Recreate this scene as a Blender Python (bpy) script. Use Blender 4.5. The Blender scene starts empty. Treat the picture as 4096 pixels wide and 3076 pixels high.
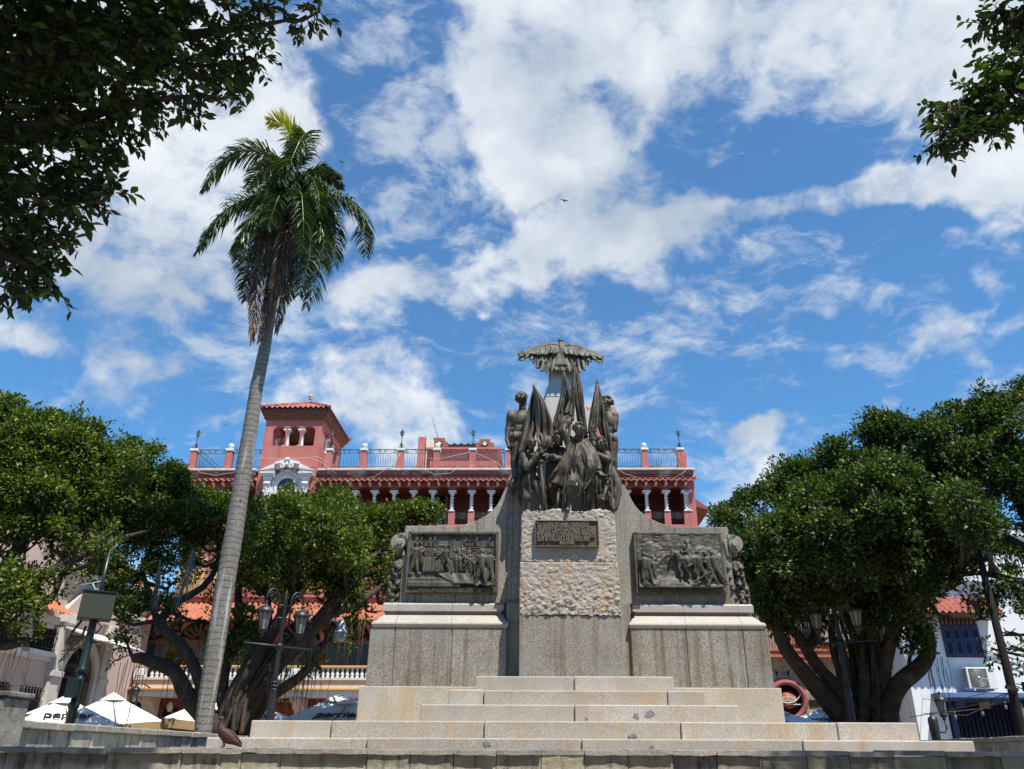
import bpy, math, random
import numpy as np
from mathutils import Vector, Matrix, noise
PI = math.pi
SC = bpy.context.scene
COL = SC.collection
rnd = random.Random(7)
RG = np.random.default_rng(11)

# ------------------------------------------------------------------ camera
F, TH, ROLL, CX, CY, EYE = 3128.0, math.radians(25.2), 0.0045, 2109.0, 1538.0, 1.6
cam_d = bpy.data.cameras.new('camera'); cam = bpy.data.objects.new('camera', cam_d); COL.objects.link(cam)
cam_d.sensor_fit = 'HORIZONTAL'; cam_d.sensor_width = 36; cam_d.lens = F/4096*36
cam_d.shift_x = -(CX-2048)/4096; cam_d.clip_start = .05; cam_d.clip_end = 4000
_R0 = Vector((1, 0, 0)); _U0 = Vector((0, -math.sin(TH), math.cos(TH))); _Fw = Vector((0, math.cos(TH), math.sin(TH)))
_rt = _R0*math.cos(ROLL)+_U0*math.sin(ROLL); _up = _U0*math.cos(ROLL)-_R0*math.sin(ROLL)
M = Matrix((( _rt.x, _up.x, -_Fw.x, 0), (_rt.y, _up.y, -_Fw.y, 0), (_rt.z, _up.z, -_Fw.z, EYE), (0, 0, 0, 1)))
cam.matrix_world = M
SC.camera = cam
SC.render.resolution_x = 1024; SC.render.resolution_y = 769

# ------------------------------------------------------------------ light
SUN = Vector((.275, -.39, .98)).normalized()
el = math.asin(SUN.z); azi = math.atan2(SUN.x, SUN.y)
sd = bpy.data.lights.new('sun', 'SUN'); sd.energy = 5.0; sd.angle = math.radians(.53); sd.color = (1, .95, .87)
so = bpy.data.objects.new('sun', sd); COL.objects.link(so); so.location = (20, -30, 60)
so.rotation_euler = (-SUN).to_track_quat('-Z', 'Y').to_euler()
SC.view_settings.view_transform = 'Standard'; SC.view_settings.look = 'None'
SC.view_settings.exposure = .58; SC.view_settings.gamma = 1
SC.cycles.max_bounces = 6; SC.cycles.diffuse_bounces = 3; SC.cycles.transparent_max_bounces = 6

def ray(px, py):
    u = px-CX; v = CY-py
    u0 = u*math.cos(ROLL)-v*math.sin(ROLL); v0 = v*math.cos(ROLL)+u*math.sin(ROLL)
    return Vector((u0, F*math.cos(TH)-v0*math.sin(TH), F*math.sin(TH)+v0*math.cos(TH)))
def at(px, py, Y):
    d = ray(px, py); s = Y/d.y
    return Vector((d.x*s, Y, EYE+d.z*s))
def atX(px, py, X):
    d = ray(px, py); s = X/d.x
    return Vector((X, d.y*s, EYE+d.z*s))
class Plane:                                     # a turned facade: pixel -> local coordinates of its root
    def __init__(s, loc, yaw): s.loc = Vector(loc); s.R = Matrix.Rotation(-yaw, 3, 'Z'); s.yaw = yaw
    def p(s, px, py, d=0.0):
        r = s.R @ ray(px, py); o = s.R @ (Vector((0, 0, EYE))-s.loc)
        k = (d-o.y)/r.y
        return o+r*k

# ------------------------------------------------------------------ node helpers
class NT:
    def __init__(s, nt): s.nt = nt; s.l = nt.links; s.n = nt.nodes
    def new(s, t, ins=None, **kw):
        n = s.n.new(t)
        for k, v in kw.items(): setattr(n, k, v)
        if ins:
            for k, v in ins.items():
                if hasattr(v, 'is_linked') or isinstance(v, bpy.types.NodeSocket): s.l.new(v, n.inputs[k])
                else: n.inputs[k].default_value = v
        return n
    def math(s, op, a, b=None, c=None, clamp=False):
        n = s.n.new('ShaderNodeMath'); n.operation = op; n.use_clamp = clamp
        for i, v in enumerate((a, b, c)):
            if v is None: continue
            if isinstance(v, bpy.types.NodeSocket): s.l.new(v, n.inputs[i])
            else: n.inputs[i].default_value = v
        return n.outputs[0]
    def mix(s, f, a, b, blend='MIX'):
        n = s.n.new('ShaderNodeMix'); n.data_type = 'RGBA'; n.blend_type = blend
        for i, v in ((0, f), (6, a), (7, b)):
            if isinstance(v, bpy.types.NodeSocket): s.l.new(v, n.inputs[i])
            elif i == 0: n.inputs[i].default_value = v
            else: n.inputs[i].default_value = (*v[:3], 1)
        return n.outputs[2]
    def ramp(s, f, stops, interp='LINEAR'):
        n = s.n.new('ShaderNodeValToRGB'); n.color_ramp.interpolation = interp
        e = n.color_ramp.elements
        while len(e) < len(stops): e.new(.5)
        for i, (p, c) in enumerate(stops):
            e[i].position = p; e[i].color = (c, c, c, 1) if isinstance(c, (int, float)) else (*c, 1)
        s.l.new(f, n.inputs[0]); return n.outputs[0]
    def noise(s, vec, scale, detail=3, rough=.55, dist=0.0, out=0):
        n = s.n.new('ShaderNodeTexNoise'); n.inputs['Scale'].default_value = scale
        n.inputs['Detail'].default_value = detail; n.inputs['Roughness'].default_value = rough; n.inputs['Distortion'].default_value = dist
        s.l.new(vec, n.inputs['Vector']); return n.outputs[out]
    def smooth(s, x, a, b):
        n = s.n.new('ShaderNodeMapRange'); n.interpolation_type = 'SMOOTHSTEP'
        s.l.new(x, n.inputs[0]); n.inputs[1].default_value = a; n.inputs[2].default_value = b
        return n.outputs[0]
    def scaled(s, vec, sx, sy, sz):
        n = s.n.new('ShaderNodeVectorMath'); n.operation = 'MULTIPLY'; s.l.new(vec, n.inputs[0]); n.inputs[1].default_value = (sx, sy, sz)
        return n.outputs[0]

# ------------------------------------------------------------------ sky with cumulus and thin streaks
W = bpy.data.worlds.new('World'); SC.world = W; W.use_nodes = True
W.node_tree.nodes.clear(); t = NT(W.node_tree)
sky = t.new('ShaderNodeTexSky'); sky.sky_type = 'NISHITA'; sky.sun_disc = False
sky.sun_elevation = el; sky.sun_rotation = azi; sky.air_density = 1.0; sky.dust_density = .05; sky.ozone_density = 2.2
d3 = t.new('ShaderNodeTexCoord').outputs['Generated']
sep = t.new('ShaderNodeSeparateXYZ', {0: d3})
ya = t.math('ADD', t.math('ABSOLUTE', sep.outputs[1]), .02)
chart = t.new('ShaderNodeCombineXYZ', {0: t.math('DIVIDE', sep.outputs[0], ya), 1: t.math('DIVIDE', sep.outputs[2], ya)}).outputs[0]
wv = t.new('ShaderNodeTexNoise', {'Vector': d3, 'Scale': 3.2, 'Detail': 5.0, 'Roughness': .6}).outputs['Color']
wv2 = t.new('ShaderNodeVectorMath', {0: wv, 1: (-.5, -.5, -.5)}, operation='ADD').outputs[0]
warp = t.new('ShaderNodeVectorMath', {0: t.scaled(wv2, .34, .34, 0), 1: chart}, operation='ADD').outputs[0]
def chart_of(px, py):
    r = ray(px, py); return r.x/r.y, r.z/r.y
dens = None
# direction on the sky (given as the photo pixel it is seen at), half axes, turn, weight
for px, py, ax, ay, rot, wt in [
    (850, 560, .22, .38, .0, 1.0), (300, 900, .34, .30, 0, .9), (350, 300, .34, .34, 0, 1.0), (1330, 60, .10, .14, 0, .55), (1180, 560, .07, .10, 0, .5),
    (2450, 250, .30, .32, .1, 1.0), (3200, 80, .38, .30, .0, 1.0), (3850, 280, .26, .32, 0, 1.0), (2120, 520, .12, .20, 0, .75), (2350, 800, .17, .11, 0, .8), (2000, 180, .12, .2, 0, .6),
    (3900, 760, .20, .09, .05, .8), (1560, 1190, .17, .055, .10, .95), (2050, 1080, .18, .065, .12, .95), (2580, 980, .22, .075, .12, .95), (3150, 850, .22, .06, .16, .9), (3500, 790, .08, .05, .2, .8), (2450, 1140, .14, .05, .1, .55),
    (2700, 1260, .09, .05, -.1, .55), (200, 1370, .16, .04, -.1, .5), (780, 1420, .13, .04, .1, .5), (450, 1650, .24, .06, .1, .5), (1450, 1520, .22, .10, .2, .5), (1000, 1240, .16, .04, -.2, .5), (1750, 1690, .22, .08, 0, .5), (1620, 620, .07, .06, .3, .45), (1780, 760, .07, .05, .2, .45),
    (3700, 1370, .12, .055, .15, .9), (3480, 1700, .07, .05, .5, .65), (3800, 1150, .10, .045, .3, .5), (4000, 900, .16, .05, .1, .6), (3060, 1850, .10, .028, .4, .6), (2890, 1930, .10, .05, .1, .5), (200, 2100, .6, .12, 0, .5), (3750, 2000, .3, .1, 0, .4),
    (3020, 520, .10, .08, .3, -.55), (1640, 420, .08, .26, -.15, -.25), (1480, 920, .09, .06, .2, -.3), (3000, 1420, .2, .12, 0, -.35), (1950, 950, .1, .05, .3, -.25), (2000, 1500, .2, .08, 0, -.15)]:
    cx_, cz_ = chart_of(px, py)
    mp = t.new('ShaderNodeMapping', {'Vector': warp, 'Location': (cx_, cz_, 0), 'Rotation': (0, 0, rot), 'Scale': (ax, ay, 1)}, vector_type='TEXTURE')
    ln = t.new('ShaderNodeVectorMath', {0: mp.outputs[0]}, operation='LENGTH').outputs['Value']
    m_ = t.math('MULTIPLY', t.smooth(ln, 1.25, .1), wt)
    dens = m_ if dens is None else t.math('ADD', dens, m_)
dens = t.math('MINIMUM', dens, 1.0)
front = t.smooth(sep.outputs[1], -.15, .12)             # the sky behind the viewer is clear
dens = t.math('SUBTRACT', t.math('MULTIPLY', dens, front), t.math('MULTIPLY', t.math('SUBTRACT', 1, front), .45))
dwarp = t.new('ShaderNodeVectorMath', {0: t.scaled(wv2, .10, .10, .10), 1: d3}, operation='ADD').outputs[0]
n1 = t.noise(t.scaled(dwarp, 1, 1, 1.2), 6.0, 9, .57, .1)
n2 = t.noise(t.scaled(dwarp, 1.0, 1, 1.4), 17, 8, .60, .1)
nn = t.math('ADD', t.math('MULTIPLY', n1, .60), t.math('MULTIPLY', n2, .40))
cov = t.smooth(t.math('ADD', t.math('MULTIPLY', dens, .56), t.math('MULTIPLY', t.math('SUBTRACT', nn, .5), 2.5)), .17, .60)
shade = t.math('ADD', t.math('MULTIPLY', t.noise(dwarp, 3.6, 5, .55), .75), t.math('MULTIPLY', t.math('SUBTRACT', n1, .5), .9))
ccol = t.ramp(shade, [(.26, (4.2, 4.9, 5.8)), (.45, (6.4, 6.9, 7.5)), (.60, (8.4, 8.6, 8.8))])
skyc = t.mix(1.0, sky.outputs[0], (.52, 1.15, 1.50), 'MULTIPLY')
n3 = t.noise(t.scaled(dwarp, .8, 1, 2.0), 13, 9, .66, .25); n4 = t.noise(d3, 4.5, 4, .6)
veil = t.math('MULTIPLY', t.math('MULTIPLY', t.smooth(t.math('ADD', n3, t.math('MULTIPLY', t.math('SUBTRACT', n4, .5), .8)), .46, .72), front), .60)
skyc = t.mix(t.math('ADD', veil, t.math('MULTIPLY', front, .05)), skyc, (6.4, 6.9, 7.4))
mixc = t.mix(t.math('MULTIPLY', cov, .95), skyc, ccol)
bg = t.new('ShaderNodeBackground', {'Color': mixc, 'Strength': .080})
ow = t.new('ShaderNodeOutputWorld', {'Surface': bg.outputs[0]})

# ------------------------------------------------------------------ objects, tags, mesh builder
ORG = {}
def origin(o): return ORG.get(o.name, Vector((0, 0, 0))) if o else Vector((0, 0, 0))
def tag(o, label=None, cat=None, group=None, kind=None):
    if label: o['label'] = label
    if cat: o['category'] = cat
    if group: o['group'] = group
    if kind: o['kind'] = kind
    return o
def thing(name, label, cat, loc, group=None, yaw=0, local=False):
    o = bpy.data.objects.new(name, None); COL.objects.link(o); o.location = loc; o.rotation_euler = (0, 0, yaw)
    o.empty_display_size = .2
    ORG[o.name] = Vector((0, 0, 0)) if local else Vector(loc)
    return tag(o, label, cat, group)
def copy_tree(o, parent=None):
    c = o.copy(); COL.objects.link(c)
    if parent: c.parent = parent
    ORG[c.name] = ORG.get(o.name, Vector((0, 0, 0)))
    for ch in o.children: copy_tree(ch, c)
    return c
BEV = {}
class MB:
    def __init__(s): s.v = []; s.f = []; s.n = 0; s.sm = []
    def add(s, vs, fs, smooth=False):
        vs = np.asarray(vs, dtype=np.float64).reshape(-1, 3); k = s.n
        s.v.append(vs); s.n += len(vs)
        for f in fs: s.f.append(tuple(int(i)+k for i in f)); s.sm.append(smooth)
        return s
    def box(s, a, b):
        (x0, y0, z0), (x1, y1, z1) = a, b
        x0, x1 = min(x0, x1), max(x0, x1); y0, y1 = min(y0, y1), max(y0, y1); z0, z1 = min(z0, z1), max(z0, z1)
        return s.add([(x0, y0, z0), (x1, y0, z0), (x1, y1, z0), (x0, y1, z0), (x0, y0, z1), (x1, y0, z1), (x1, y1, z1), (x0, y1, z1)],
                     [(0, 3, 2, 1), (4, 5, 6, 7), (0, 1, 5, 4), (1, 2, 6, 5), (2, 3, 7, 6), (3, 0, 4, 7)])
    def obox(s, c, size, R):
        h = np.array(size)/2; pts = []
        for z in (-1, 1):
            for x, y in ((-1, -1), (1, -1), (1, 1), (-1, 1)):
                pts.append(Vector(c)+R @ Vector((x*h[0], y*h[1], z*h[2])))
        return s.add([tuple(p) for p in pts], [(0, 3, 2, 1), (4, 5, 6, 7), (0, 1, 5, 4), (1, 2, 6, 5), (2, 3, 7, 6), (3, 0, 4, 7)])
    def tube(s, pts, r, n=8, cap=True, sx=1.0):
        pts = [Vector(p) for p in pts]
        if not hasattr(r, '__len__'): r = [r]*len(pts)
        rings = []; prev = None
        for i, p in enumerate(pts):
            a = pts[max(0, i-1)]; b = pts[min(len(pts)-1, i+1)]; tg = (b-a)
            if tg.length < 1e-9: tg = Vector((0, 0, 1))
            tg.normalize()
            if prev is None:
                ref = Vector((0, 0, 1)) if abs(tg.z) < .9 else Vector((1, 0, 0)); u = tg.cross(ref).normalized()
            else:
                u = prev-tg*prev.dot(tg)
                u = u.normalized() if u.length > 1e-6 else tg.orthogonal().normalized()
            prev = u; w = tg.cross(u)
            rings.append([tuple(p+u*(math.cos(2*PI*k/n)*r[i]*sx)+w*(math.sin(2*PI*k/n)*r[i])) for k in range(n)])
        vs = [q for rg in rings for q in rg]; fs = []
        for i in range(len(pts)-1):
            for k in range(n):
                k2 = (k+1) % n; fs.append((i*n+k, i*n+k2, (i+1)*n+k2, (i+1)*n+k))
        if cap: fs.append(tuple(range(n))[::-1]); fs.append(tuple((len(pts)-1)*n+k for k in range(n)))
        return s.add(vs, fs, True)
    def lathe(s, prof, c, n=16, axis='Z', smooth=True, cap=True):
        c = Vector(c); vs = []; fs = []
        for r, z in prof:
            for k in range(n):
                a = 2*PI*k/n; x, y = math.cos(a)*r, math.sin(a)*r
                vs.append(tuple(c+(Vector((x, y, z)) if axis == 'Z' else Vector((x, -z, y)) if axis == 'Y' else Vector((z, x, y)))))
        m = len(prof)
        for i in range(m-1):
            for k in range(n):
                k2 = (k+1) % n; fs.append((i*n+k, i*n+k2, (i+1)*n+k2, (i+1)*n+k))
        if cap: fs.append(tuple(range(n))[::-1]); fs.append(tuple((m-1)*n+k for k in range(n)))
        return s.add(vs, fs, smooth)
    def ell(s, c, r, R=None, nu=14, nv=9):
        c = Vector(c); vs = []; fs = []
        if not hasattr(r, '__len__'): r = (r, r, r)
        for j in range(1, nv):
            ph = PI*j/nv
            for i in range(nu):
                a = 2*PI*i/nu; p = Vector((r[0]*math.sin(ph)*math.cos(a), r[1]*math.sin(ph)*math.sin(a), r[2]*math.cos(ph)))
                vs.append(tuple(c+(R @ p if R else p)))
        for j in range(nv-2):
            for i in range(nu):
                i2 = (i+1) % nu; fs.append((j*nu+i, (j+1)*nu+i, (j+1)*nu+i2, j*nu+i2))
        top = Vector((0, 0, r[2])); k = len(vs)
        vs.append(tuple(c+(R @ top if R else top))); vs.append(tuple(c-(R @ top if R else top)))
        for i in range(nu):
            i2 = (i+1) % nu; fs.append((k, i, i2)); fs.append((k+1, (nv-2)*nu+i2, (nv-2)*nu+i))
        return s.add(vs, fs, True)
    def prism(s, poly, y0, y1, smooth=False):            # polygon in x,z extruded along y
        n = len(poly); vs = [(x, y0, z) for x, z in poly]+[(x, y1, z) for x, z in poly]
        ar = sum(poly[i][0]*poly[(i+1) % n][1]-poly[(i+1) % n][0]*poly[i][1] for i in range(n))
        ix = list(range(n)) if ar > 0 else list(range(n))[::-1]
        fs = [tuple(ix), tuple(i+n for i in ix[::-1])]
        for k in range(n):
            a, b = ix[k], ix[(k+1) % n]; fs.append((b, a, a+n, b+n))
        return s.add(vs, fs, smooth)
    def grid(s, P, smooth=True, wrap=False):             # P[i][j] points
        P = np.asarray(P, dtype=float); n, m = P.shape[:2]; fs = []
        for i in range(n-1):
            for j in range(m if wrap else m-1):
                j2 = (j+1) % m; fs.append((i*m+j, i*m+j2, (i+1)*m+j2, (i+1)*m+j))
        return s.add(P.reshape(-1, 3), fs, smooth)
    def slab(s, P, th, smooth=True):                     # closed sheet with thickness th[n][m] or scalar
        P = np.asarray(P, dtype=float); n, m = P.shape[:2]
        du = np.gradient(P, axis=0); dv = np.gradient(P, axis=1)
        N = np.cross(du, dv); N /= np.linalg.norm(N, axis=2, keepdims=True)+1e-9
        A = P+N*(np.asarray(th)/2)[..., None] if hasattr(th, 'shape') else P+N*th/2
        B = P-N*(np.asarray(th)/2)[..., None] if hasattr(th, 'shape') else P-N*th/2
        k = n*m; fs = []
        for i in range(n-1):
            for j in range(m-1):
                a, b, c, d = i*m+j, i*m+j+1, (i+1)*m+j+1, (i+1)*m+j
                fs.append((a, d, c, b)); fs.append((a+k, b+k, c+k, d+k))
        bd = [(0, j) for j in range(m)]+[(i, m-1) for i in range(1, n)]+[(n-1, j) for j in range(m-2, -1, -1)]+[(i, 0) for i in range(n-2, 0, -1)]
        ids = [i*m+j for i, j in bd]
        for q in range(len(ids)):
            a, b = ids[q], ids[(q+1) % len(ids)]; fs.append((a, b, b+k, a+k))
        return s.add(np.concatenate([A.reshape(-1, 3), B.reshape(-1, 3)]), fs, smooth)
    def mesh(s, name, org=None):
        me = bpy.data.meshes.new(name)
        V = np.concatenate(s.v) if s.v else np.zeros((0, 3))
        if org is not None: V = V-np.array(org)
        me.from_pydata(V.tolist(), [], s.f); me.polygons.foreach_set('use_smooth', s.sm); me.update()
        return me
    def build(s, name, mat, parent=None, bevel=0, seg=2, org=None):
        me = s.mesh(name, origin(parent) if org is None else org); me.materials.append(mat)
        return link(name, me, parent, bevel, seg, org)
def link(name, me, parent=None, bevel=0, seg=2, org=None):
    o = bpy.data.objects.new(name, me); COL.objects.link(o)
    if parent: o.parent = parent; ORG[o.name] = origin(parent)
    elif org is not None: o.location = org; ORG[o.name] = Vector(org)
    if bevel:
        b = o.modifiers.new('bevel', 'BEVEL'); b.width = bevel; b.segments = seg; b.limit_method = 'ANGLE'; b.angle_limit = .7
    return o
def baked(o):                                            # evaluate modifiers into a plain mesh
    dg = bpy.context.evaluated_depsgraph_get(); me = bpy.data.meshes.new_from_object(o.evaluated_get(dg))
    o.modifiers.clear(); old = o.data; o.data = me; bpy.data.meshes.remove(old); return o
def remeshed(o, vox, smooth=2, smf=.5, disp=0.0, dscale=8.0):
    r = o.modifiers.new('r', 'REMESH'); r.mode = 'VOXEL'; r.voxel_size = vox; r.use_smooth_shade = True
    if smooth:
        m = o.modifiers.new('s', 'SMOOTH'); m.iterations = smooth; m.factor = smf
    baked(o)
    o.data.polygons.foreach_set('use_smooth', [True]*len(o.data.polygons))
    return o
def text_mesh(body, size, ext=.004, align='CENTER', spacing=1.0, shear=0.0, bold=0.0, line=1.0):
    c = bpy.data.curves.new('lettering', 'FONT'); c.body = body; c.size = size; c.extrude = ext; c.align_x = align; c.align_y = 'CENTER'
    c.space_character = spacing; c.shear = shear; c.offset = bold; c.space_line = line; c.resolution_u = 3
    o = bpy.data.objects.new('lettering', c); COL.objects.link(o)
    bpy.context.view_layer.update()
    dg = bpy.context.evaluated_depsgraph_get(); me = bpy.data.meshes.new_from_object(o.evaluated_get(dg))
    bpy.data.objects.remove(o); bpy.data.curves.remove(c)
    return me
def put_text(name, body, size, mat, parent, Mx, fit=None, **kw):     # Mx: local matrix (text lies in local xy, faces +z)
    me = text_mesh(body, size, **kw)
    if fit:
        xs = [v.co.x for v in me.vertices]; w = max(xs)-min(xs); me.transform(Matrix.Diagonal((fit/w, 1, 1, 1)))
    me.transform(Mx); me.materials.clear(); me.materials.append(mat)
    return link(name, me, parent)
FRONT = Matrix.Rotation(PI/2, 4, 'X')                    # text facing -y

# ------------------------------------------------------------------ materials
def pmat(name, base, rough=.8, spec=.3, metal=0.0, var=.15, vscale=3.0, fine=0.0, fscale=60.0, streak=None, streaks=.0, bump=0.0, bscale=30.0,
         blotch=None, blotchs=0.0, blscale=1.2, sscale=(5, 5, .35), speck=None, specks=0.0, coat=0.0, alt=None, obj=False, island=0.0):
    m = bpy.data.materials.new(name); m.use_nodes = True; m.node_tree.nodes.clear(); t = NT(m.node_tree)
    pos = t.new('ShaderNodeTexCoord').outputs['Object'] if obj else t.new('ShaderNodeNewGeometry').outputs['Position']
    c = t.mix(1, base, t.ramp(t.noise(pos, vscale, 4, .6), [(.25, 1-var), (.75, 1+var)]), 'MULTIPLY')
    if island: c = t.mix(1, c, t.ramp(t.math('FRACT', t.math('ADD', t.new('ShaderNodeNewGeometry').outputs['Random Per Island'], t.new('ShaderNodeObjectInfo').outputs['Random'])), [(0, 1-island), (1, 1+island)]), 'MULTIPLY')
    if alt: c = t.mix(t.ramp(t.noise(pos, vscale*.6, 5, .6), [(.42, 0), (.62, 1)]), c, alt)
    if fine:
        c = t.mix(1, c, t.ramp(t.noise(pos, fscale, 2, .7), [(.3, 1-fine), (.7, 1+fine)]), 'MULTIPLY')
    if specks: c = t.mix(t.math('MULTIPLY', t.ramp(t.noise(pos, 95, 1, .5), [(.60, 0), (.66, 1)]), specks), c, speck)
    if streaks:
        f = t.math('MULTIPLY', t.ramp(t.noise(t.scaled(pos, *sscale), 1, 5, .65), [(.50, 0), (.68, 1)]), streaks)
        c = t.mix(f, c, streak)
    if blotchs:
        f = t.math('MULTIPLY', t.ramp(t.noise(pos, blscale, 5, .62, .3), [(.52, 0), (.64, 1)]), blotchs)
        c = t.mix(f, c, blotch)
    b = t.new('ShaderNodeBsdfPrincipled', {'Base Color': c, 'Roughness': rough, 'Metallic': metal, 'Specular IOR Level': spec})
    if coat: b.inputs['Coat Weight'].default_value = coat
    if bump:
        bn = t.new('ShaderNodeBump', {'Height': t.noise(pos, bscale, 4, .65), 'Strength': bump, 'Distance': .02}); t.l.new(bn.outputs[0], b.inputs['Normal'])
    t.new('ShaderNodeOutputMaterial', {0: b.outputs[0]})
    return m
MAT = {}
MAT['granite'] = pmat('grey granite', (.275, .245, .20), .75, .3, var=.18, vscale=2.2, fine=.6, fscale=46, streak=(.12, .088, .05), streaks=.8, sscale=(7.5, 7.5, .2), island=.16, bump=.12, bscale=60, speck=(.06, .06, .06), specks=.5, blotch=(.24, .26, .23), blotchs=.5)
MAT['obelisk'] = pmat('white obelisk stone', (.54, .515, .48), .8, .25, var=.08, fine=.14, fscale=50, streak=(.45, .42, .38), streaks=.3)
MAT['granite_clean'] = pmat('pale granite', (.385, .345, .29), .6, .4, var=.13, vscale=2.0, fine=.36, fscale=55, bump=.08, bscale=60, speck=(.08, .08, .08), specks=.4, blotch=(.36, .32, .26), blotchs=.4)
MAT['granite_step'] = pmat('step granite', (.41, .37, .315), .8, .25, island=.13, var=.12, vscale=1.6, fine=.32, fscale=55, streak=(.40, .25, .12), streaks=.55, sscale=(2.6, 2.6, .5), bump=.1, bscale=60, speck=(.1, .09, .08), specks=.4, blotch=(.37, .325, .265), blotchs=.5, blscale=1.5)
MAT['granite_rust'] = pmat('stained plinth granite', (.44, .385, .30), .8, .25, island=.05, var=.16, vscale=1.4, fine=.32, fscale=55, streak=(.42, .27, .12), streaks=.8, sscale=(2.2, 2.2, .3), bump=.1, bscale=60, speck=(.1, .09, .08), specks=.35, blotch=(.40, .39, .35), blotchs=.7, blscale=1.1)
MAT['rock'] = pmat('hammered granite', (.40, .345, .285), .9, .15, var=.16, vscale=3.5, fine=.4, fscale=45, streak=(.45, .26, .08), streaks=.4, sscale=(4, 4, .8), bump=1.0, bscale=30, speck=(.12, .11, .1), specks=.45)
def bronze(name, base, patina, pat, rough=.5):
    m = bpy.data.materials.new(name); m.use_nodes = True; m.node_tree.nodes.clear(); t = NT(m.node_tree)
    pos = t.new('ShaderNodeNewGeometry').outputs['Position']
    a = t.noise(t.scaled(pos, 3, 3, 1.1), 2.2, 6, .65)
    f = t.math('MULTIPLY', t.ramp(a, [(.38, 0), (.60, 1)]), pat)
    c = t.mix(f, t.mix(t.noise(pos, 9, 3), base, [x*1.7 for x in base]), patina)
    c = t.mix(1, c, t.ramp(t.noise(pos, 45, 3, .7), [(.3, .72), (.7, 1.28)]), 'MULTIPLY')
    b = t.new('ShaderNodeBsdfPrincipled', {'Base Color': c, 'Roughness': rough+.1, 'Metallic': .15, 'Specular IOR Level': .35})
    bn = t.new('ShaderNodeBump', {'Height': t.noise(pos, 40, 4, .7), 'Strength': .25, 'Distance': .02}); t.l.new(bn.outputs[0], b.inputs['Normal'])
    t.new('ShaderNodeOutputMaterial', {0: b.outputs[0]}); return m
MAT['bronze'] = bronze('weathered bronze', (.026, .019, .013), (.15, .125, .088), .72)
MAT['bronze_green'] = bronze('green bronze', (.036, .028, .019), (.15, .155, .115), .75)
MAT['bronze_panel'] = bronze('panel bronze', (.038, .031, .023), (.125, .122, .092), .85, .5)
MAT['bronze_plaque'] = bronze('plaque bronze', (.075, .055, .040), (.12, .10, .07), .6, .55)
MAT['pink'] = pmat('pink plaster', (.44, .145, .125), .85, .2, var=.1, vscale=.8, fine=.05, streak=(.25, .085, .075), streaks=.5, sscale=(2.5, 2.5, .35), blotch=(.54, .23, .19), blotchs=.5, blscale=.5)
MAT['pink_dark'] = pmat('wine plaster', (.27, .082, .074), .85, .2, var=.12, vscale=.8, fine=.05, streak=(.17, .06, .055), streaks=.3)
MAT['pink_stain'] = pmat('stained cornice', (.27, .10, .09), .85, .2, var=.15, vscale=1.2, streak=(.055, .045, .04), streaks=.75, sscale=(1.6, 1.6, 2.2), blotch=(.48, .42, .36), blotchs=.75, blscale=1.7)
MAT['eave_brick'] = pmat('brick eaves', (.22, .09, .058), .9, .2, var=.2, vscale=4, fine=.2, fscale=20)
MAT['white'] = pmat('white paint', (.67, .66, .645), .6, .3, var=.05, vscale=2, streak=(.5, .47, .42), streaks=.35, sscale=(3, 3, .5))
MAT['cream'] = pmat('cream plaster', (.62, .52, .40), .8, .25, var=.06, vscale=1.5, streak=(.4, .33, .27), streaks=.3)
MAT['ochre'] = pmat('ochre trim', (.56, .32, .12), .7, .3, var=.08)
MAT['tile'] = pmat('clay tile', (.31, .095, .068), .8, .25, var=.35, vscale=5, blotch=(.45, .26, .2), blotchs=.4, blscale=3, streak=(.12, .06, .05), streaks=.5, sscale=(4, 4, 4))
MAT['tile_orange'] = pmat('orange clay tile', (.42, .145, .075), .8, .25, var=.3, vscale=5, blotch=(.3, .12, .07), blotchs=.5, blscale=3)
MAT['iron'] = pmat('black iron', (.018, .02, .024), .45, .5, var=.2)
MAT['iron_blue'] = pmat('dark blue railing paint', (.03, .04, .065), .45, .5, var=.2)
MAT['lamp_green'] = pmat('dark green post paint', (.012, .022, .02), .35, .5, var=.2)
MAT['dark'] = pmat('dark interior', (.02, .014, .013), .9, .1)
MAT['brick'] = pmat('old brick', (.36, .15, .095), .9, .15, var=.3, vscale=9, fine=.3, fscale=14)
MAT['wood'] = pmat('brown joinery', (.16, .075, .035), .5, .4, var=.2, vscale=6)
MAT['yellow'] = pmat('yellow shutters', (.62, .42, .17), .7, .3, var=.08)
MAT['pale_pink'] = pmat('pale pink plaster', (.56, .43, .365), .9, .15, var=.08, vscale=.8, streak=(.36, .29, .25), streaks=.4, sscale=(2, 2, .25), blotch=(.48, .36, .31), blotchs=.4, bump=.05, bscale=8)
MAT['white_wall'] = pmat('white wall', (.72, .72, .72), .85, .2, var=.04, vscale=1, streak=(.52, .5, .47), streaks=.4, sscale=(2, 2, .3), blotch=(.62, .6, .55), blotchs=.3, bump=.04, bscale=8)
MAT['navy'] = pmat('navy paint', (.022, .038, .10), .55, .35, var=.15)
MAT['blue'] = pmat('faded blue paint', (.10, .17, .36), .6, .35, var=.15)
MAT['canvas'] = pmat('white canvas', (.70, .70, .67), .8, .2, var=.05, blotch=(.58, .57, .53), blotchs=.3)
MAT['canvas_tan'] = pmat('tan valance canvas', (.36, .25, .13), .85, .15, var=.1)
MAT['black'] = pmat('black lettering', (.012, .012, .014), .6, .3)
MAT['gold'] = pmat('dull gold letters', (.36, .25, .12), .5, .5, var=.2)
MAT['bark'] = pmat('fig bark', (.058, .046, .035), .95, .1, var=.35, vscale=5, bump=.8, bscale=14, blotch=(.12, .105, .085), blotchs=.5, blscale=3, fine=.3, fscale=30)
MAT['root'] = pmat('aerial root', (.13, .10, .075), .95, .1, var=.3, vscale=5)
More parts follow.
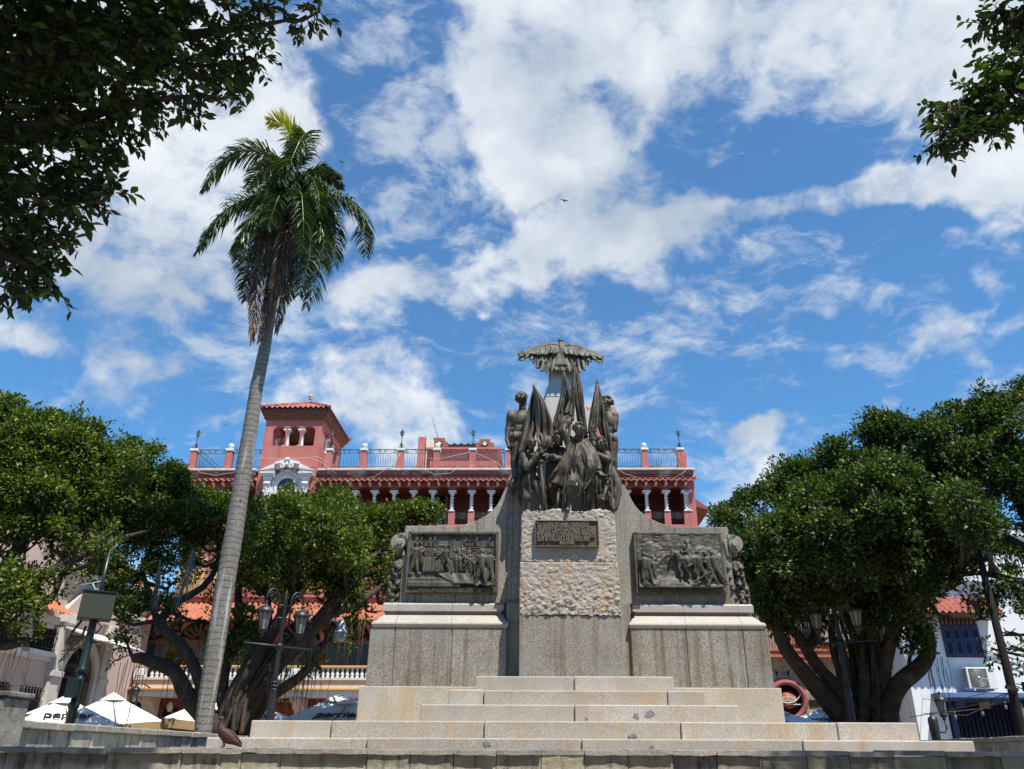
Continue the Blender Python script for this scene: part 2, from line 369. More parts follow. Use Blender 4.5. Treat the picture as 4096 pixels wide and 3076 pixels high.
MAT['grey_metal'] = pmat('grey metal', (.42, .43, .43), .45, .5, metal=.5, var=.1)
def glass(name, col, rough=.08):
    m = bpy.data.materials.new(name); m.use_nodes = True; b = m.node_tree.nodes['Principled BSDF']
    b.inputs['Base Color'].default_value = (*col, 1); b.inputs['Roughness'].default_value = rough; b.inputs['Specular IOR Level'].default_value = .8; return m
MAT['glass'] = glass('dark glass', (.015, .02, .026)); MAT['glass_teal'] = glass('teal curtain glass', (.03, .055, .055), .25)
MAT['frosted'] = glass('frosted lamp glass', (.20, .20, .185), .4)
# ------------------------------------------------------------------ ground
g = MB(); g.box((-400, -400, -.5), (400, 900, 0)); o = g.build('ground', pmat('plaza paving', (.24, .22, .19), .9, .2, var=.15, vscale=.6, fine=.2, fscale=30)); tag(o, kind='structure')
# ------------------------------------------------------------------ monument
YP, YW, YR, YU = 15.2, 15.75, 15.83, 15.95               # pillar front, wing base front, recess, upper wing front
mon = thing('monument', 'grey granite monument pedestal with rough central pillar, curved wings and stone scrolls', 'monument', at(2283, 2890, 15.2).xy.to_3d())
def ax(px, py, Y): return at(px, py, Y).x
def az(px, py, Y): return at(px, py, Y).z
def xz(pts, Y): return [(at(x, y, Y).x, at(x, y, Y).z) for x, y in pts]
CM = at(2283, 2600, YP).x                                # monument axis
def mir(pts, s): return [(CM+s*(x-CM), z) for x, z in pts]
# smooth lower pillar block
zl0, zl1 = az(2283, 2705, YP), az(2283, 2460, YP)
hl = (at(2491, 2600, YP).x-at(2077, 2600, YP).x)/2
b = MB(); b.box((CM-hl, YP, zl0-.3), (CM+hl, YR+.9, zl1)); b.build('pillar_base', MAT['granite'], mon, .015)
# rough rusticated blocks
def rough_block(x0, x1, y0, y1, z0, z1, amp, rtop, seed, fn):
    m = MB(); nu, nz = 170, 120
    W_, H_, D_ = x1-x0, z1-z0, y1-y0
    def pt(u, v):                                        # wrap: left side, front, right side ; v up then over the top
        a = u*(W_+2*D_*.7)-D_*.7
        if a < 0: x, y, n = x0, y0-a, Vector((-1, 0, 0))
        elif a > W_: x, y, n = x1, y0+(a-W_), Vector((1, 0, 0))
        else: x, y, n = x0+a, y0, Vector((0, -1, 0))
        hv = v*(H_+D_*.8)
        z, push = z0+min(hv, H_), max(0, hv-H_)
        p = Vector((x, y, z))
        if push: p.y += push*(1 if n.y else .0); p.x -= n.x*push*.8; 
        return p, n
    P = np.zeros((nz, nu, 3))
    for i in range(nz):
        for j in range(nu):
            p, n = pt(j/(nu-1), i/(nz-1))
            q = Vector((p.x, p.y, p.z))
            if rtop:                                     # round the shoulders
                for xe, sg in ((x0, 1), (x1, -1)):
                    dx = (p.x-xe)*sg; dz = z1-p.z
                    if 0 <= dx < rtop and 0 <= dz < rtop:
                        k = math.hypot(rtop-dx, rtop-dz)
                        if k > rtop: s_ = rtop/k; q.x = xe+sg*(rtop-(rtop-dx)*s_); q.z = z1-(rtop-(rtop-dz)*s_)
                dy = p.y-y0; dz = z1-p.z
            A = fn(p, amp)
            nv = noise.noise_vector(p*5+Vector((seed, 0, 0)))*.35+noise.noise_vector(p*14)*.8+noise.noise_vector(p*31)*.9
            vd = noise.voronoi(Vector((p.x*5.5, p.y*5.5, p.z*8))+noise.noise_vector(p*3)*.6+Vector((seed, 0, 0)))[0]; nv += Vector((0, -1, 0))*(min(.5, vd[1]-vd[0])*1.3-.3)*(abs(n.y))*(0 if rtop else 1)
            q += nv*A
            if rtop and p.z > z1-.001: q.z += noise.noise(p*3.2+Vector((seed, 3, 1)))*.07
            P[i, j] = q
    m.grid(P); return m
hu = (at(2462, 2240, YP).x-at(2086, 2240, YP).x)/2; zu0, zu1 = az(2283, 2246, YP), az(2283, 2042, YP)
zm1 = az(2283, 2250, YP)
def fn_top(p, a):
    if abs(p.x-CM) < .70 and zu0+.12 < p.z < zu1-.16: return .006
    return a
rough_block(CM-hu-.02, CM+hu+.02, YP, YR+.9, zu0, zu1, .018, .16, 3, fn_top).build('rough_block', MAT['rock'], mon)
rough_block(CM-hu-.04, CM+hu+.04, YP-.02, YR+.9, zl1, zm1, .022, 0, 9, lambda p, a: a*(1.25-.75*(p.z-zl1)/(zm1-zl1))).build('rough_block', MAT['rock'], mon)
b = MB(); b.box((CM-hu+.05, YP+.06, zl1-.02), (CM+hu-.05, YR+1.0, zu1-.05)); b.build('pillar_core', MAT['granite'], mon)
for s in (-1, 1):
    R = lambda pts, Y: mir(xz(pts, Y), 1) if s > 0 else mir(mir(xz(pts, Y), 1), 1)
    # right wing is traced, the left one is its mirror image about the axis
    def X(x): return CM+s*(x-CM)
    x_in, x_out = at(2526, 2600, YW).x, at(3071, 2518, YW).x
    zb0, zb1 = az(2800, 2752, YW), az(2800, 2514, YW)
    # base block in three slabs with open joints
    cuts = [x_in, at(2748, 2600, YW).x, at(2977, 2600, YW).x, x_out]
    for a_, c_ in zip(cuts, cuts[1:]):
        m = MB(); m.box((X(a_+.009), YW, zb0), (X(c_-.009), YR+1.0, zb1)); m.build('base_slab', MAT['granite'], mon, .012)
    m = MB(); m.box((X(x_in), YW+.02, zb0), (X(x_out-.01), YR+.9, zb1-.003)); m.box((X(CM+.3), YR, zl0-.2), (X(x_in+.02), YR+.9, az(2800, 2420, YU))); m.build('recess_wall', MAT['granite'], mon)
    # moulding: torus, cyma, fillet, swept round the three open sides
    zt0, zf1 = zb1, az(2800, 2418, YU)
    H = zf1-zt0
    prof = [(-.03, 0), (.0, 0), (.028, .05*H), (.04, .11*H), (.034, .17*H), (.012, .22*H), (-.02, .245*H), (-.035, .26*H), (-.05, .30*H), (-.085, .38*H), (-.13, .47*H), (-.17, .54*H), (-.205, .57*H), (-.205, .67*H), (-.125, .67*H), (-.125, H-.035), (-.15, H), (-.42, H)]
    xo = x_out-.07
    for a_, c_, inn, out in ((x_in, cuts[1]+.02, True, False), (cuts[1]+.026, cuts[2]-.006, False, False), (cuts[2], xo, False, True)):
        m = MB(); path = []
        for d, z in prof:
            row = []
            if inn: row.append((X(a_-d*.6), YR, zt0+z)); row.append((X(a_-d*.6), YW-d, zt0+z))
            else: row.append((X(a_), YW-d, zt0+z))
            if out: row.append((X(c_+d), YW-d, zt0+z)); row.append((X(c_+d), YR+1.05+d*.5, zt0+z))
            else: row.append((X(c_), YW-d, zt0+z))
            path.append(row)
        P = np.array(path); P = P if s > 0 else P[:, ::-1]
        m.grid(P[::-1].transpose(1, 0, 2), smooth=False); o = m.build('moulding', MAT['granite_clean'], mon)
    m = MB(); m.box((X(x_in+.01), YW+.23, zt0+.01), (X(xo-.22), YR+.95, zf1-.01)); m.build('moulding_core', MAT['granite'], mon)
    # upper wing with its concave sweep, cut in stones along the joints
    top = [(2496, 1938), (2513, 1971), (2526, 1998), (2540, 2022), (2560, 2044), (2583, 2063), (2608, 2077), (2634, 2089), (2664, 2099), (2697, 2106)]
    T = xz(top, YU); TX = [q[0] for q in T]; TZ = [q[1] for q in T]
    xi = CM+.55; xe = at(2910, 2111, YU).x; xb = at(2945, 2416, YU).x; zt = az(2800, 2108, YU)
    jm = at(2697, 2106, YU).x; zj = az(2500, 2142, YU)
    m = MB(); m.prism([(X(x), z) for x, z in [(xi, zf1), (jm-.004, zf1), (jm-.004, TZ[-1])]+T[::-1][1:]+[(TX[0]-.075, TZ[0]+.002), (xi, TZ[0]+.002)]], YU, YU+.85); m.build('wing_stone', MAT['granite'], mon, .01)
    m = MB(); m.prism([(X(x), z) for x, z in [(jm+.004, zf1), (xb, zf1), (xe+.02, zt-.55), (xe, zt-.02), (xe, zt), (jm+.004, zt+.004)]], YU, YU+.85); m.build('wing_stone', MAT['granite'], mon, .01)
    # volute and console down the battered end
    vc = at(2938, 2176, YU); vx, vz = vc.x, vc.z
    m = MB(); m.lathe([(.175, .0), (.175, .45), (.162, .47), (0, .47)], (X(vx), YU+.44, vz), 32, 'Y', smooth=False, cap=False)
    m.lathe([(.105, .46), (.105, .51), (.096, .52), (0, .52)], (X(vx-.03), YU+.44, vz-.03), 28, 'Y', smooth=False, cap=False); m.lathe([(.056, .5), (.056, .56), (.048, .57), (0, .57)], (X(vx-.03), YU+.44, vz-.015), 24, 'Y', smooth=False, cap=False)
    m.build('scroll', MAT['granite'], mon, .004)
    m = MB(); m.prism([(X(x), z) for x, z in [(xe-.02, zt-.16), (vx+.0, vz+.175), (vx-.06, vz+.165), (xe-.12, zt-.3), (xe-.075, zt-.62), (xe+.03, zt-.63), (vx-.14, vz-.10), (vx-.12, vz+.05)]][::-1], YU-.03, YU+.40); m.build('scroll', MAT['granite'], mon, .008)
    m = MB(); m.prism([(X(x), z) for x, z in [(xe-.05, zt-.6), (xe+.16, zt-.55), (xb+.22, zf1), (xb-.04, zf1)]], YU+.28, YU+.8); m.build('console', MAT['granite'], mon, .01)
    # bronze oak-leaf garland hung below the scroll
    m = MB(); rr = random.Random(5)
    for k in range(6):
        f = k/5.2; cxx = xe+.05+f*(xb+.10-xe); cz = vz-.42-f*(vz-.42-zf1-.08)
        for q in range(6):
            c = Vector((X(cxx+(q % 3-1)*.075+rr.uniform(-.02, .02)), YU+.04+.08*(q//3)+rr.uniform(-.03, .03), cz+.05*(q//3)+rr.uniform(-.05, .05)))
            L = rr.uniform(.22, .28); a = (q % 3-1)*.55+rr.uniform(-.25, .25); dx, dz = math.sin(a), -math.cos(a)
            P = np.zeros((6, 5, 3))
            for i in range(6):
                w = (.062*math.sin(PI*min(1, (i+.4)/5.6))**.7)*(1+.38*(i % 2))
                for j in range(5):
                    e = (j-2)/2
                    P[i, j] = (c.x+dx*L*(i/5-.4)+dz*-1*e*w*1, c.y+.02+.03*e*e-.10*i/5+.018*math.cos(i*2.2), c.z+dz*L*(i/5-.4)+dx*e*w)
            m.slab(P, .014)
        m.ell((X(cxx+.02), YU-.02, cz-.14), .022, nu=8, nv=6)
    m.tube([(X(xe+.02), YU+.13, vz-.36), (X(xe+.06+.5*(xb-xe)), YU+.12, (vz+zf1)/2-.15), (X(xb+.14), YU+.12, zf1+.03)], [.05, .075, .06], 8)
    m.build('garland', MAT['bronze'], mon)
    # plinth under the wing
    p0, p1 = at(2450, 2755, YW-.10).x, at(3126, 2760, YW-.10).x
    m = MB(); m.box((X(CM+hl+.1), YW-.10, az(2800, 2889, YW-.1)-.3), (X(p1), YR+1.3, zb0)); m.build('plinth', MAT['granite_rust'], mon, .015)
# tapering obelisk behind the figures
YO = 16.3
o_t = [at(2208, 1492, YO), at(2287, 1492, YO)]; o_b = [at(2118, 1760, YO), at(2396, 1760, YO)]
zb = az(2283, 2150, YO); zt = o_t[0].z
def obx(z):
    f = (z-zt)/(o_b[0].z-zt); return o_t[0].x+f*(o_b[0].x-o_t[0].x), o_t[1].x+f*(o_b[1].x-o_t[1].x)
zj = az(2283, 1588, YO)
for z0, z1 in ((zb, zj-.005), (zj+.005, zt)):
    m = MB(); vs = []
    for z in (z0, z1):
        l, r = obx(z); cx_ = (l+r)/2; h = (r-l)/2
        vs += [(cx_-h, YO+.0, z), (cx_+h, YO, z), (cx_+h, YO+2*h, z), (cx_-h, YO+2*h, z)]
    m.add(vs, [(0, 3, 2, 1), (4, 5, 6, 7), (0, 1, 5, 4), (1, 2, 6, 5), (2, 3, 7, 6), (3, 0, 4, 7)]); m.build('obelisk', MAT['obelisk'], mon, .012)
l, r = obx(zt); m = MB(); cxo = (l+r)/2; ho = (r-l)/2
m.box((l-.07, YO-.07, zt), (r+.07, YO+2*ho+.07, zt+.10)); m.box((l-.02, YO-.02, zt+.10), (r+.02, YO+2*ho+.02, zt+.22)); m.build('capital', MAT['granite'], mon, .03)
OB_TOP = Vector((cxo, YO+ho, zt+.22))
# ------------------------------------------------------------------ stairs
st = thing('granite_stairs', 'broad pale granite steps with rust stains climbing to the monument pedestal', 'stairs', at(2283, 2955, 13).xy.to_3d())
steps = [(13.0, 2955, 820, 3900, [1465, 2325, 3210]), (13.6, 2885, 1000, 3672, [1324, 1935, 2722, 3348]), (14.0, 2820, 1680, 2958, [2297]), (14.4, 2761, 1793, 2822, [1934, 2669]), (14.8, 2705, 1900, 2697, [2296])]
zs = [az(2283, s_[1], s_[0]) for s_ in steps]
for i, (Y, py, xl, xr, js) in enumerate(steps):
    z1 = zs[i]; z0 = zs[i-1] if i else .6
    edges = [at(x, py+20, Y).x for x in [xl]+js+[xr]]
    back = 22.0 if i < 2 else YW+.1
    m = MB()
    for a_, c_ in zip(edges, edges[1:]):
        jz = rnd.uniform(-.006, .006); m.box((a_+.011, Y+rnd.uniform(-.01, .01), z0-.02), (c_-.011, Y+.7, z1+jz))
    m.box((edges[0]+.02, Y+.05, z0-.02), (edges[-1]-.02, back, z1-.012))
    m.build('step', MAT['granite_step'], st, .018)
# dark patches mended with mortar on the risers
pm = pmat('grey mortar', (.22, .21, .19), .95, .1, var=.12)
for px, py, w, h, k in ((2600, 2858, 26, 24, 2), (2545, 2865, 16, 12, 2), (2527, 2945, 20, 12, 1), (2607, 2990, 12, 10, 0), (1950, 2976, 18, 16, 0), (2345, 2875, 10, 8, 2)):
    Y = steps[k][0]-.016; n = 9; poly = []
    for q in range(n):
        a = 2*PI*q/n; f = rnd.uniform(.35, 1.15); p = at(px+math.cos(a)*w*f, py+math.sin(a)*h*f, Y); poly.append((p.x, p.z))
    m = MB(); m.prism(poly, Y, Y+.02); m.build('mortar_patch', pm, st)
# ------------------------------------------------------------------ low stone walls round the monument
def wall_mat(name, light, dark, low, z0, z1):
    m = bpy.data.materials.new(name); m.use_nodes = True; m.node_tree.nodes.clear(); t = NT(m.node_tree)
    pos = t.new('ShaderNodeNewGeometry').outputs['Position']; rpi = t.new('ShaderNodeNewGeometry').outputs['Random Per Island']
    c = t.mix(rpi, light, dark)
    c = t.mix(1, c, t.ramp(t.noise(pos, 6, 5, .65), [(.25, .6), (.75, 1.35)]), 'MULTIPLY')
    z = t.new('ShaderNodeSeparateXYZ', {0: pos}).outputs[2]
    edge = t.math('ADD', z, t.math('MULTIPLY', t.math('SUBTRACT', t.noise(t.scaled(pos, 1, 1, .3), 4.5, 5, .6), .5), .16))
    c = t.mix(t.math('MULTIPLY', t.smooth(edge, z1, z0), .8), c, low)       # pale foot: lime bloom on side walls, painted sunlight on the front wall
    c = t.mix(t.math('MULTIPLY', t.ramp(t.noise(t.scaled(pos, 9, 9, 2.5), 1, 5, .7), [(.52, 0), (.66, 1)]), .75), c, (.05, .045, .04))
    b = t.new('ShaderNodeBsdfPrincipled', {'Base Color': c, 'Roughness': .95, 'Specular IOR Level': .15})
    bn = t.new('ShaderNodeBump', {'Height': t.noise(pos, 25, 5, .65), 'Strength': .5, 'Distance': .02}); t.l.new(bn.outputs[0], b.inputs['Normal'])
    t.new('ShaderNodeOutputMaterial', {0: b.outputs[0]}); return m
YF = 7.0; ztop = az(2048, 2996, YF); zund = az(2048, 3018, YF)
fw = thing('stone_wall', 'low weathered stone wall with grey coping slabs across the foreground', 'wall', Vector((0, YF, 0)))
mw = wall_mat('foreground masonry', (.33, .28, .19), (.20, .17, .13), (.46, .42, .33), zund-.13, zund-.07)  # pale low band paints the sun reaching below the coping's shadow
m = MB(); mc = MB(); x = -9.0
def joined_blocks(x0, x1): pass
pxs = [-700, -520, -340, -160, 10, 78, 235, 420, 720, 880, 960, 1120, 1467, 1640, 1813, 1985, 2165, 2340, 2513, 2695, 2870, 3050, 3230, 3400, 3580, 3790, 4010, 4200, 4400, 4600]
for i, (a_, c_) in enumerate(zip(pxs, pxs[1:])):
    xa, xb_ = at(a_, 3040, YF).x, at(c_, 3040, YF).x
    m.box((xa+.003, YF+.024+rnd.uniform(-.012, .012), .0), (xb_-.003, YF+.4, zund-.002))
    # coping stone with an uneven broken lower arris
    n = 9; P = np.zeros((n, 4, 3)); dy = rnd.uniform(-.015, .015); dz = rnd.uniform(-.006, .006)
    for k in range(n):
        xx = xa+.002+(xb_-xa-.004)*k/(n-1); w1 = noise.noise(Vector((xx*6, 3, i)))*.010; w2 = noise.noise(Vector((xx*9, 8, i)))*.007
        P[k] = [(xx, YF+.42, zund+dz), (xx, YF-.005+dy+w2*1.3, zund+w1+dz), (xx, YF-.005+dy+w2, ztop-.004+dz+w2*.5), (xx, YF+.42, ztop+dz)]
    mc.grid(P.transpose(1, 0, 2), smooth=False)
    for k in (0, n-1): mc.add(P[k], [(0, 1, 2, 3) if k == 0 else (3, 2, 1, 0)])
m.box((-9, YF+.07, 0), (9, YF+.38, zund-.02))
m.build('masonry', mw, fw); mc.build('coping', pmat('grey coping', (.27, .255, .23), .95, .15, var=.25, vscale=4, bump=.5, bscale=30, blotch=(.10, .095, .09), blotchs=.6, blscale=4, alt=(.36, .33, .28)), fw)
def side_wall(pts, zt_, name_label, nblk, seed):
    r = random.Random(seed); A, B = Vector(pts[0]), Vector(pts[1]); L = (B-A).length; d = (B-A)/L; nrm = Vector((-d.y, d.x, 0)) if True else None
    w = thing('garden_wall', name_label, 'wall', (A+B)/2)
    m = MB(); mc = MB(); s_ = 0.0
    while s_ < L:
        ln = r.uniform(.38, .62); p = A+d*(s_+ln/2)
        R = Matrix(((d.x, -d.y, 0), (d.y, d.x, 0), (0, 0, 1)))
        m.obox((p.x, p.y, (zt_-.08)/2), (ln-.012, .3+r.uniform(-.02, .02), zt_-.08), R)
        mc.obox((p.x, p.y, zt_-.04+r.uniform(-.006, .006)), (ln-.006, .38+r.uniform(-.02, .02), .08), R); s_ += ln
    m.build('masonry', wall_mat('wall slabs', (.52, .48, .40), (.34, .32, .27), (.64, .61, .54), zt_-.42, zt_-.32), w, .008)
    mc.build('coping', pmat('wall coping', (.36, .33, .28), .95, .15, var=.25, vscale=4, blotch=(.15, .14, .12), blotchs=.5, blscale=4, bump=.4), w, .012)
    return w
PL0, PL1 = at(-60, 2872, 8.3), at(992, 2949, 18.0)
lw = side_wall([(PL0.x-.15, 8.3, 0), (PL1.x-.15, 18.0, 0)], 1.885, 'sunlit slab wall with pale lime stains running back on the left of the monument', 30, 4)
PR0, PR1 = at(4300, 2924, 11.6), at(3560, 2966, 20.6)
side_wall([(8.02, 10.0, 0), (9.12, 20.0, 0)], 1.885, 'shaded slab wall running back on the right of the monument', 30, 5)
pp = at(22, 2876, 8.5)
m = MB(); zq = az(22, 2790, 8.5)
for k in range(4): m.box((pp.x-.5, 8.3, 0+k*zq/4), (pp.x+.055, 8.75, (k+1)*zq/4-.008))
m.box((pp.x-.52, 8.28, zq), (pp.x+.085, 8.77, zq+.05))
m.build('end_pier', wall_mat('pier stone', (.33, .31, .26), (.22, .21, .18), (.42, .40, .34), 1.55, 1.65), lw, .012)
# ------------------------------------------------------------------ bronze relief panels and plaque
def panel(px4, Y, name, label, caption, which):
    (xa, ya), (xb, yb) = px4
    A, B = at(xa, ya, Y), at(xb, yb, Y); x0, x1, z1, z0 = A.x, B.x, A.z, B.z
    p = thing('relief_panel', label, 'relief', Vector(((x0+x1)/2, Y, z0)))
    w, h = x1-x0, z1-z0; fr = .075
    b = MB(); b.box((x0+.02, Y+.055, z0+.02), (x1-.02, Y+.16, z1-.02)); b.build('backplate', MAT['bronze_panel'], p)
    b = MB()
    b.box((x0, Y, z1-fr*.8), (x1, Y+.155, z1)); b.box((x0, Y, z0), (x1, Y+.155, z0+fr*1.6)); b.box((x0, Y+.001, z0+fr*1.6), (x0+fr*.8, Y+.155, z1-fr*.8)); b.box((x1-fr*.8, Y+.001, z0+fr*1.6), (x1, Y+.155, z1-fr*.8))
    b.build('frame', MAT['bronze_panel'], p, .012)
    put_text('lettering', caption, .095, MAT['bronze_plaque'], p, Matrix.Translation(Vector(((x0+x1)/2, Y-.002, z0+fr*.72))-origin(p)) @ FRONT, fit=w*.70, ext=.012, bold=.002)
    def q(u, v, d=0.0): return Vector((x0+fr*.8+u*(w-fr*1.6), Y+.05-d, z0+fr*1.6+v*(h-fr*2.4)))
    K = MB(); rr = random.Random(which)
    def cap(a, b_, ra, rb): K.tube([a, (a+b_)/2, b_], [ra, (ra+rb)/2*1.05, rb], 8); K.ell(a, ra, nu=8, nv=6); K.ell(b_, rb, nu=8, nv=6)
    def man(u, v, s, d, lean=0.0, arms=((.5, -.3), (-.4, -.5)), stride=.25, hat=0, coat=.3, turn=1):
        # s: height as a fraction of the panel height ; d: how far the body stands off the plate
        H = s*(h-fr*2.4)/1.0; f = q(u, v, d); U = Vector((lean, 0, 1)).normalized(); S = Vector((1, 0, 0))
        hip = f+U*H*.50; sh = f+U*H*.80; hd = f+U*H*.925+S*turn*H*.015
        r = H*.075
        for g_ in (-1, 1):
            kn = f+U*H*.27+S*g_*stride*H*.28+Vector((0, -g_*.01, 0)); ft = f+S*g_*stride*H*.55
            cap(hip+S*g_*r*.5, kn, r*.85, r*.62); cap(kn, ft, r*.6, r*.45); K.ell(ft+S*turn*r*.5, (r*.9, r*.6, r*.4), nu=8, nv=6)
        cap(hip, sh-U*r*.6, r*1.2, r*1.45); cap(sh+S*r*1.3-U*r*.4, sh-S*r*1.3-U*r*.4, r*.85, r*.85)
        if coat:
            for g_ in (-1, 1): K.tube([hip+U*r+S*g_*r*.4, f+S*g_*(r*.6+stride*H*.2)+U*H*(.5-coat*.45)+Vector((0, .015, 0))], [r*.85, r*.95], 7)
        for g_, (ax_, az_) in zip((-1, 1), arms):
            s0 = sh+S*g_*r*1.5-U*r*.4; el_ = s0+Vector((ax_*H*.12, -.012, (-.55+az_*.3)*H*.17)); hn = el_+Vector((ax_*H*.16, -.012, az_*H*.15))
            cap(s0, el_, r*.55, r*.46); cap(el_, hn, r*.45, r*.38); K.ell(hn, r*.42, nu=7, nv=5)
        cap(sh, hd, r*.5, r*.5); K.ell(hd, (H*.052, H*.058, H*.07), nu=9, nv=7); K.ell(hd+S*turn*H*.05-U*H*.005, (H*.014, .02, H*.02), nu=6, nv=5)
        K.ell(hd+U*H*.025-S*turn*H*.012, (H*.056, H*.06, H*.055), nu=8, nv=6)
        if hat == 1: K.ell(hd+U*H*.06, (H*.10, H*.09, H*.022), nu=9, nv=5); K.ell(hd+U*H*.075, (H*.055, H*.055, H*.05), nu=8, nv=5)
    if which == 1:                                        # assembly hall with steps, table, officers
        for k, (v0, v1, ue, dd) in enumerate(((0, .085, .60, .085), (.085, .17, .66, .065), (.17, .25, .58, .045), (.25, .285, .52, .03))):
            a, e = q(0, v0), q(ue-.06*k, v1); K.box((a.x, Y+.055-dd, a.z), (e.x, Y+.12, e.z))
        P = np.zeros((8, 14, 3))
        for i in range(8):
            for j in range(14):
                c = q(.30+.035*i*.6+j*.036+i*.012, .27-.03*i-.002*j, .05+.012*math.sin(j*1.7+i)+.008*i*.8); P[i, j] = c
        K.slab(P, .018)
        a, e = q(.155, .28), q(.40, .55); K.box((a.x, Y-.02, a.z), (e.x, Y+.12, e.z))
        for k in range(7): c = q(.17+.036*k, .28); c2 = q(.17+.036*k+rr.uniform(-.01, .01), .55); K.tube([c+Vector((0, -.075, 0)), c2+Vector((0, -.07, 0))], .012, 6)
        for (u0, v0, u1, v1) in ((.0, .74, .13, 1), (.16, .78, .30, 1), (.33, .80, .46, 1), (.33, .60, .46, .78), (.47, .55, .50, 1), (.52, .68, .60, .93), (.88, .78, .99, 1), (.62, .88, .76, 1)):
            for aa, bb in (((u0, v0), (u1, v0)), ((u1, v0), (u1, v1)), ((u0, v0), (u0, v1)), ((u0, v1), (u1, v1))): K.tube([q(*aa, -.0), q(*bb, .0)], .012, 6)
        for k in range(7): K.tube([q(.61+.03*k, .70), q(.61+.03*k, .79)], .008, 6)
        for k in range(3): K.tube([q(.60, .70+.045*k), q(.82, .70+.045*k)], .008, 6)
        for u in (.06, .115, .22, .27, .64, .77, .92): K.tube([q(u, 1), q(u+.012, .92), q(u-.008, .84), q(u+.01, .78)], [.02, .03, .028, .012], 7)
        man(.06, .24, .58, .06, .05, ((.2, .3), (.5, .2)), .25, coat=.7); man(.125, .32, .52, .035, .0, ((.7, .1), (.6, 0)), .2, coat=.5, turn=1)
        man(.245, .40, .37, .06, .22, ((.9, -.2), (.9, -.3)), .05, coat=.2); man(.305, .46, .30, .035, -.1, ((.3, .0), (-.4, 0)), .05); man(.37, .46, .26, .03, 0, ((.3, .0), (-.4, 0)), .05)
        man(.435, .29, .47, .085, -.05, ((-.9, -.3), (-.8, -.5)), .5, turn=-1, coat=.35)
        K.tube([q(.40, .50, .08), q(.33, .60, .09)], .010, 6)
        for k in range(26):
            u, v = rr.uniform(.50, .86), rr.uniform(.30, .60); man(u, v-.08, rr.uniform(.20, .30), .012+.03*(.62-v), rr.uniform(-.1, .1), ((rr.uniform(-.5, .5), rr.uniform(-.4, .3)), (rr.uniform(-.5, .5), rr.uniform(-.4, .3))), rr.uniform(.1, .3), coat=.3, turn=rr.choice((-1, 1)))
        man(.705, .22, .38, .05, 0, ((-.3, -.6), (.3, -.5)), .2, coat=.3)
        man(.845, .02, .68, .12, .0, ((-.35, -.6), (.3, -.5)), .28, coat=.62); man(.945, .04, .64, .105, -.03, ((-.5, .1), (.2, .1)), .22, coat=.75, turn=-1)
        K.tube([q(.775, .08, .10), q(.765, .32, .11), q(.79, .40, .1)], [.012, .016, .02], 7)
    else:                                                 # mounted man crossing mountains among soldiers
        P = np.zeros((30, 40, 3))
        for i in range(30):
            for j in range(40):
                u, v = j/39, i/29
                hgt = .30*abs(math.sin(u*4.2+.8))+.10*math.sin(u*11)+.45
                d = .018+.02*noise.noise(Vector((u*6, v*7, 2)))+.014*noise.noise(Vector((u*17+v*9, v*16-u*6, 5)))+(.06*max(0, .22-v)/.22)
                d += .02*(1 if v < hgt else 0)
                P[i, j] = q(u, v, d)
        K.slab(P, .05)
        for k in range(34):
            u, v = rr.uniform(.0, .95), rr.uniform(.74, .98); K.tube([q(u, v, .025), q(u+.05, v+.03*rr.uniform(-1, 1.5), .034), q(u+.12, v+.05*rr.uniform(-1, 1), .022)], [.006, .010, .004], 6)
        # horse: trunk, neck, head, four jointed legs, tail
        def L(pts, rs): K.tube([q(*p) for p in pts], rs, 9); [K.ell(q(*p), r_, nu=8, nv=6) for p, r_ in zip(pts, rs)]
        L([(.50, .52, .10), (.56, .51, .12), (.63, .52, .11), (.70, .55, .10)], [.085, .10, .095, .085])
        L([(.51, .54, .11), (.455, .62, .13), (.42, .645, .14)], [.07, .055, .042]); L([(.425, .65, .14), (.40, .59, .15), (.39, .545, .15)], [.042, .038, .028])
        L([(.435, .67, .15), (.432, .70, .15)], [.014, .006])
        L([(.50, .47, .12), (.475, .35, .13), (.505, .27, .12), (.50, .20, .12)], [.045, .028, .024, .028])
        L([(.545, .46, .14), (.565, .33, .15), (.595, .25, .14), (.60, .19, .14)], [.045, .028, .024, .03])
        L([(.69, .50, .10), (.705, .37, .10), (.675, .30, .10), (.69, .22, .10)], [.055, .030, .024, .028]); L([(.67, .48, .13), (.675, .36, .12), (.655, .28, .12)], [.05, .03, .022])
        L([(.73, .56, .08), (.755, .45, .08), (.75, .36, .08)], [.022, .03, .012])
        # rider in a hooded cloak
        L([(.60, .60, .13), (.615, .70, .14), (.61, .76, .14)], [.07, .065, .05]); K.ell(q(.60, .815, .14), (.035, .04, .045)); K.tube([q(.60, .83, .13), q(.575, .915, .12)], [.05, .012], 8)
        L([(.605, .72, .17), (.575, .655, .18), (.525, .635, .18)], [.03, .025, .02]); L([(.615, .58, .16), (.585, .48, .19), (.60, .40, .18)], [.045, .035, .026]); K.ell(q(.585, .385, .19), (.04, .03, .018))
        L([(.64, .72, .13), (.66, .62, .13), (.65, .55, .12)], [.03, .05, .03])
        man(.075, .05, .60, .11, .0, ((.2, .0), (-.2, -.2)), .12, hat=0, coat=.75); man(.125, .06, .56, .13, -.05, ((.5, -.4), (-.1, -.3)), .2, coat=.7)
        K.tube([q(.065, .08, .13), q(.05, .62, .10)], [.012, .012], 6); man(.17, .10, .45, .07, .1, ((.4, -.2), (-.2, -.3)), .25, coat=.6)
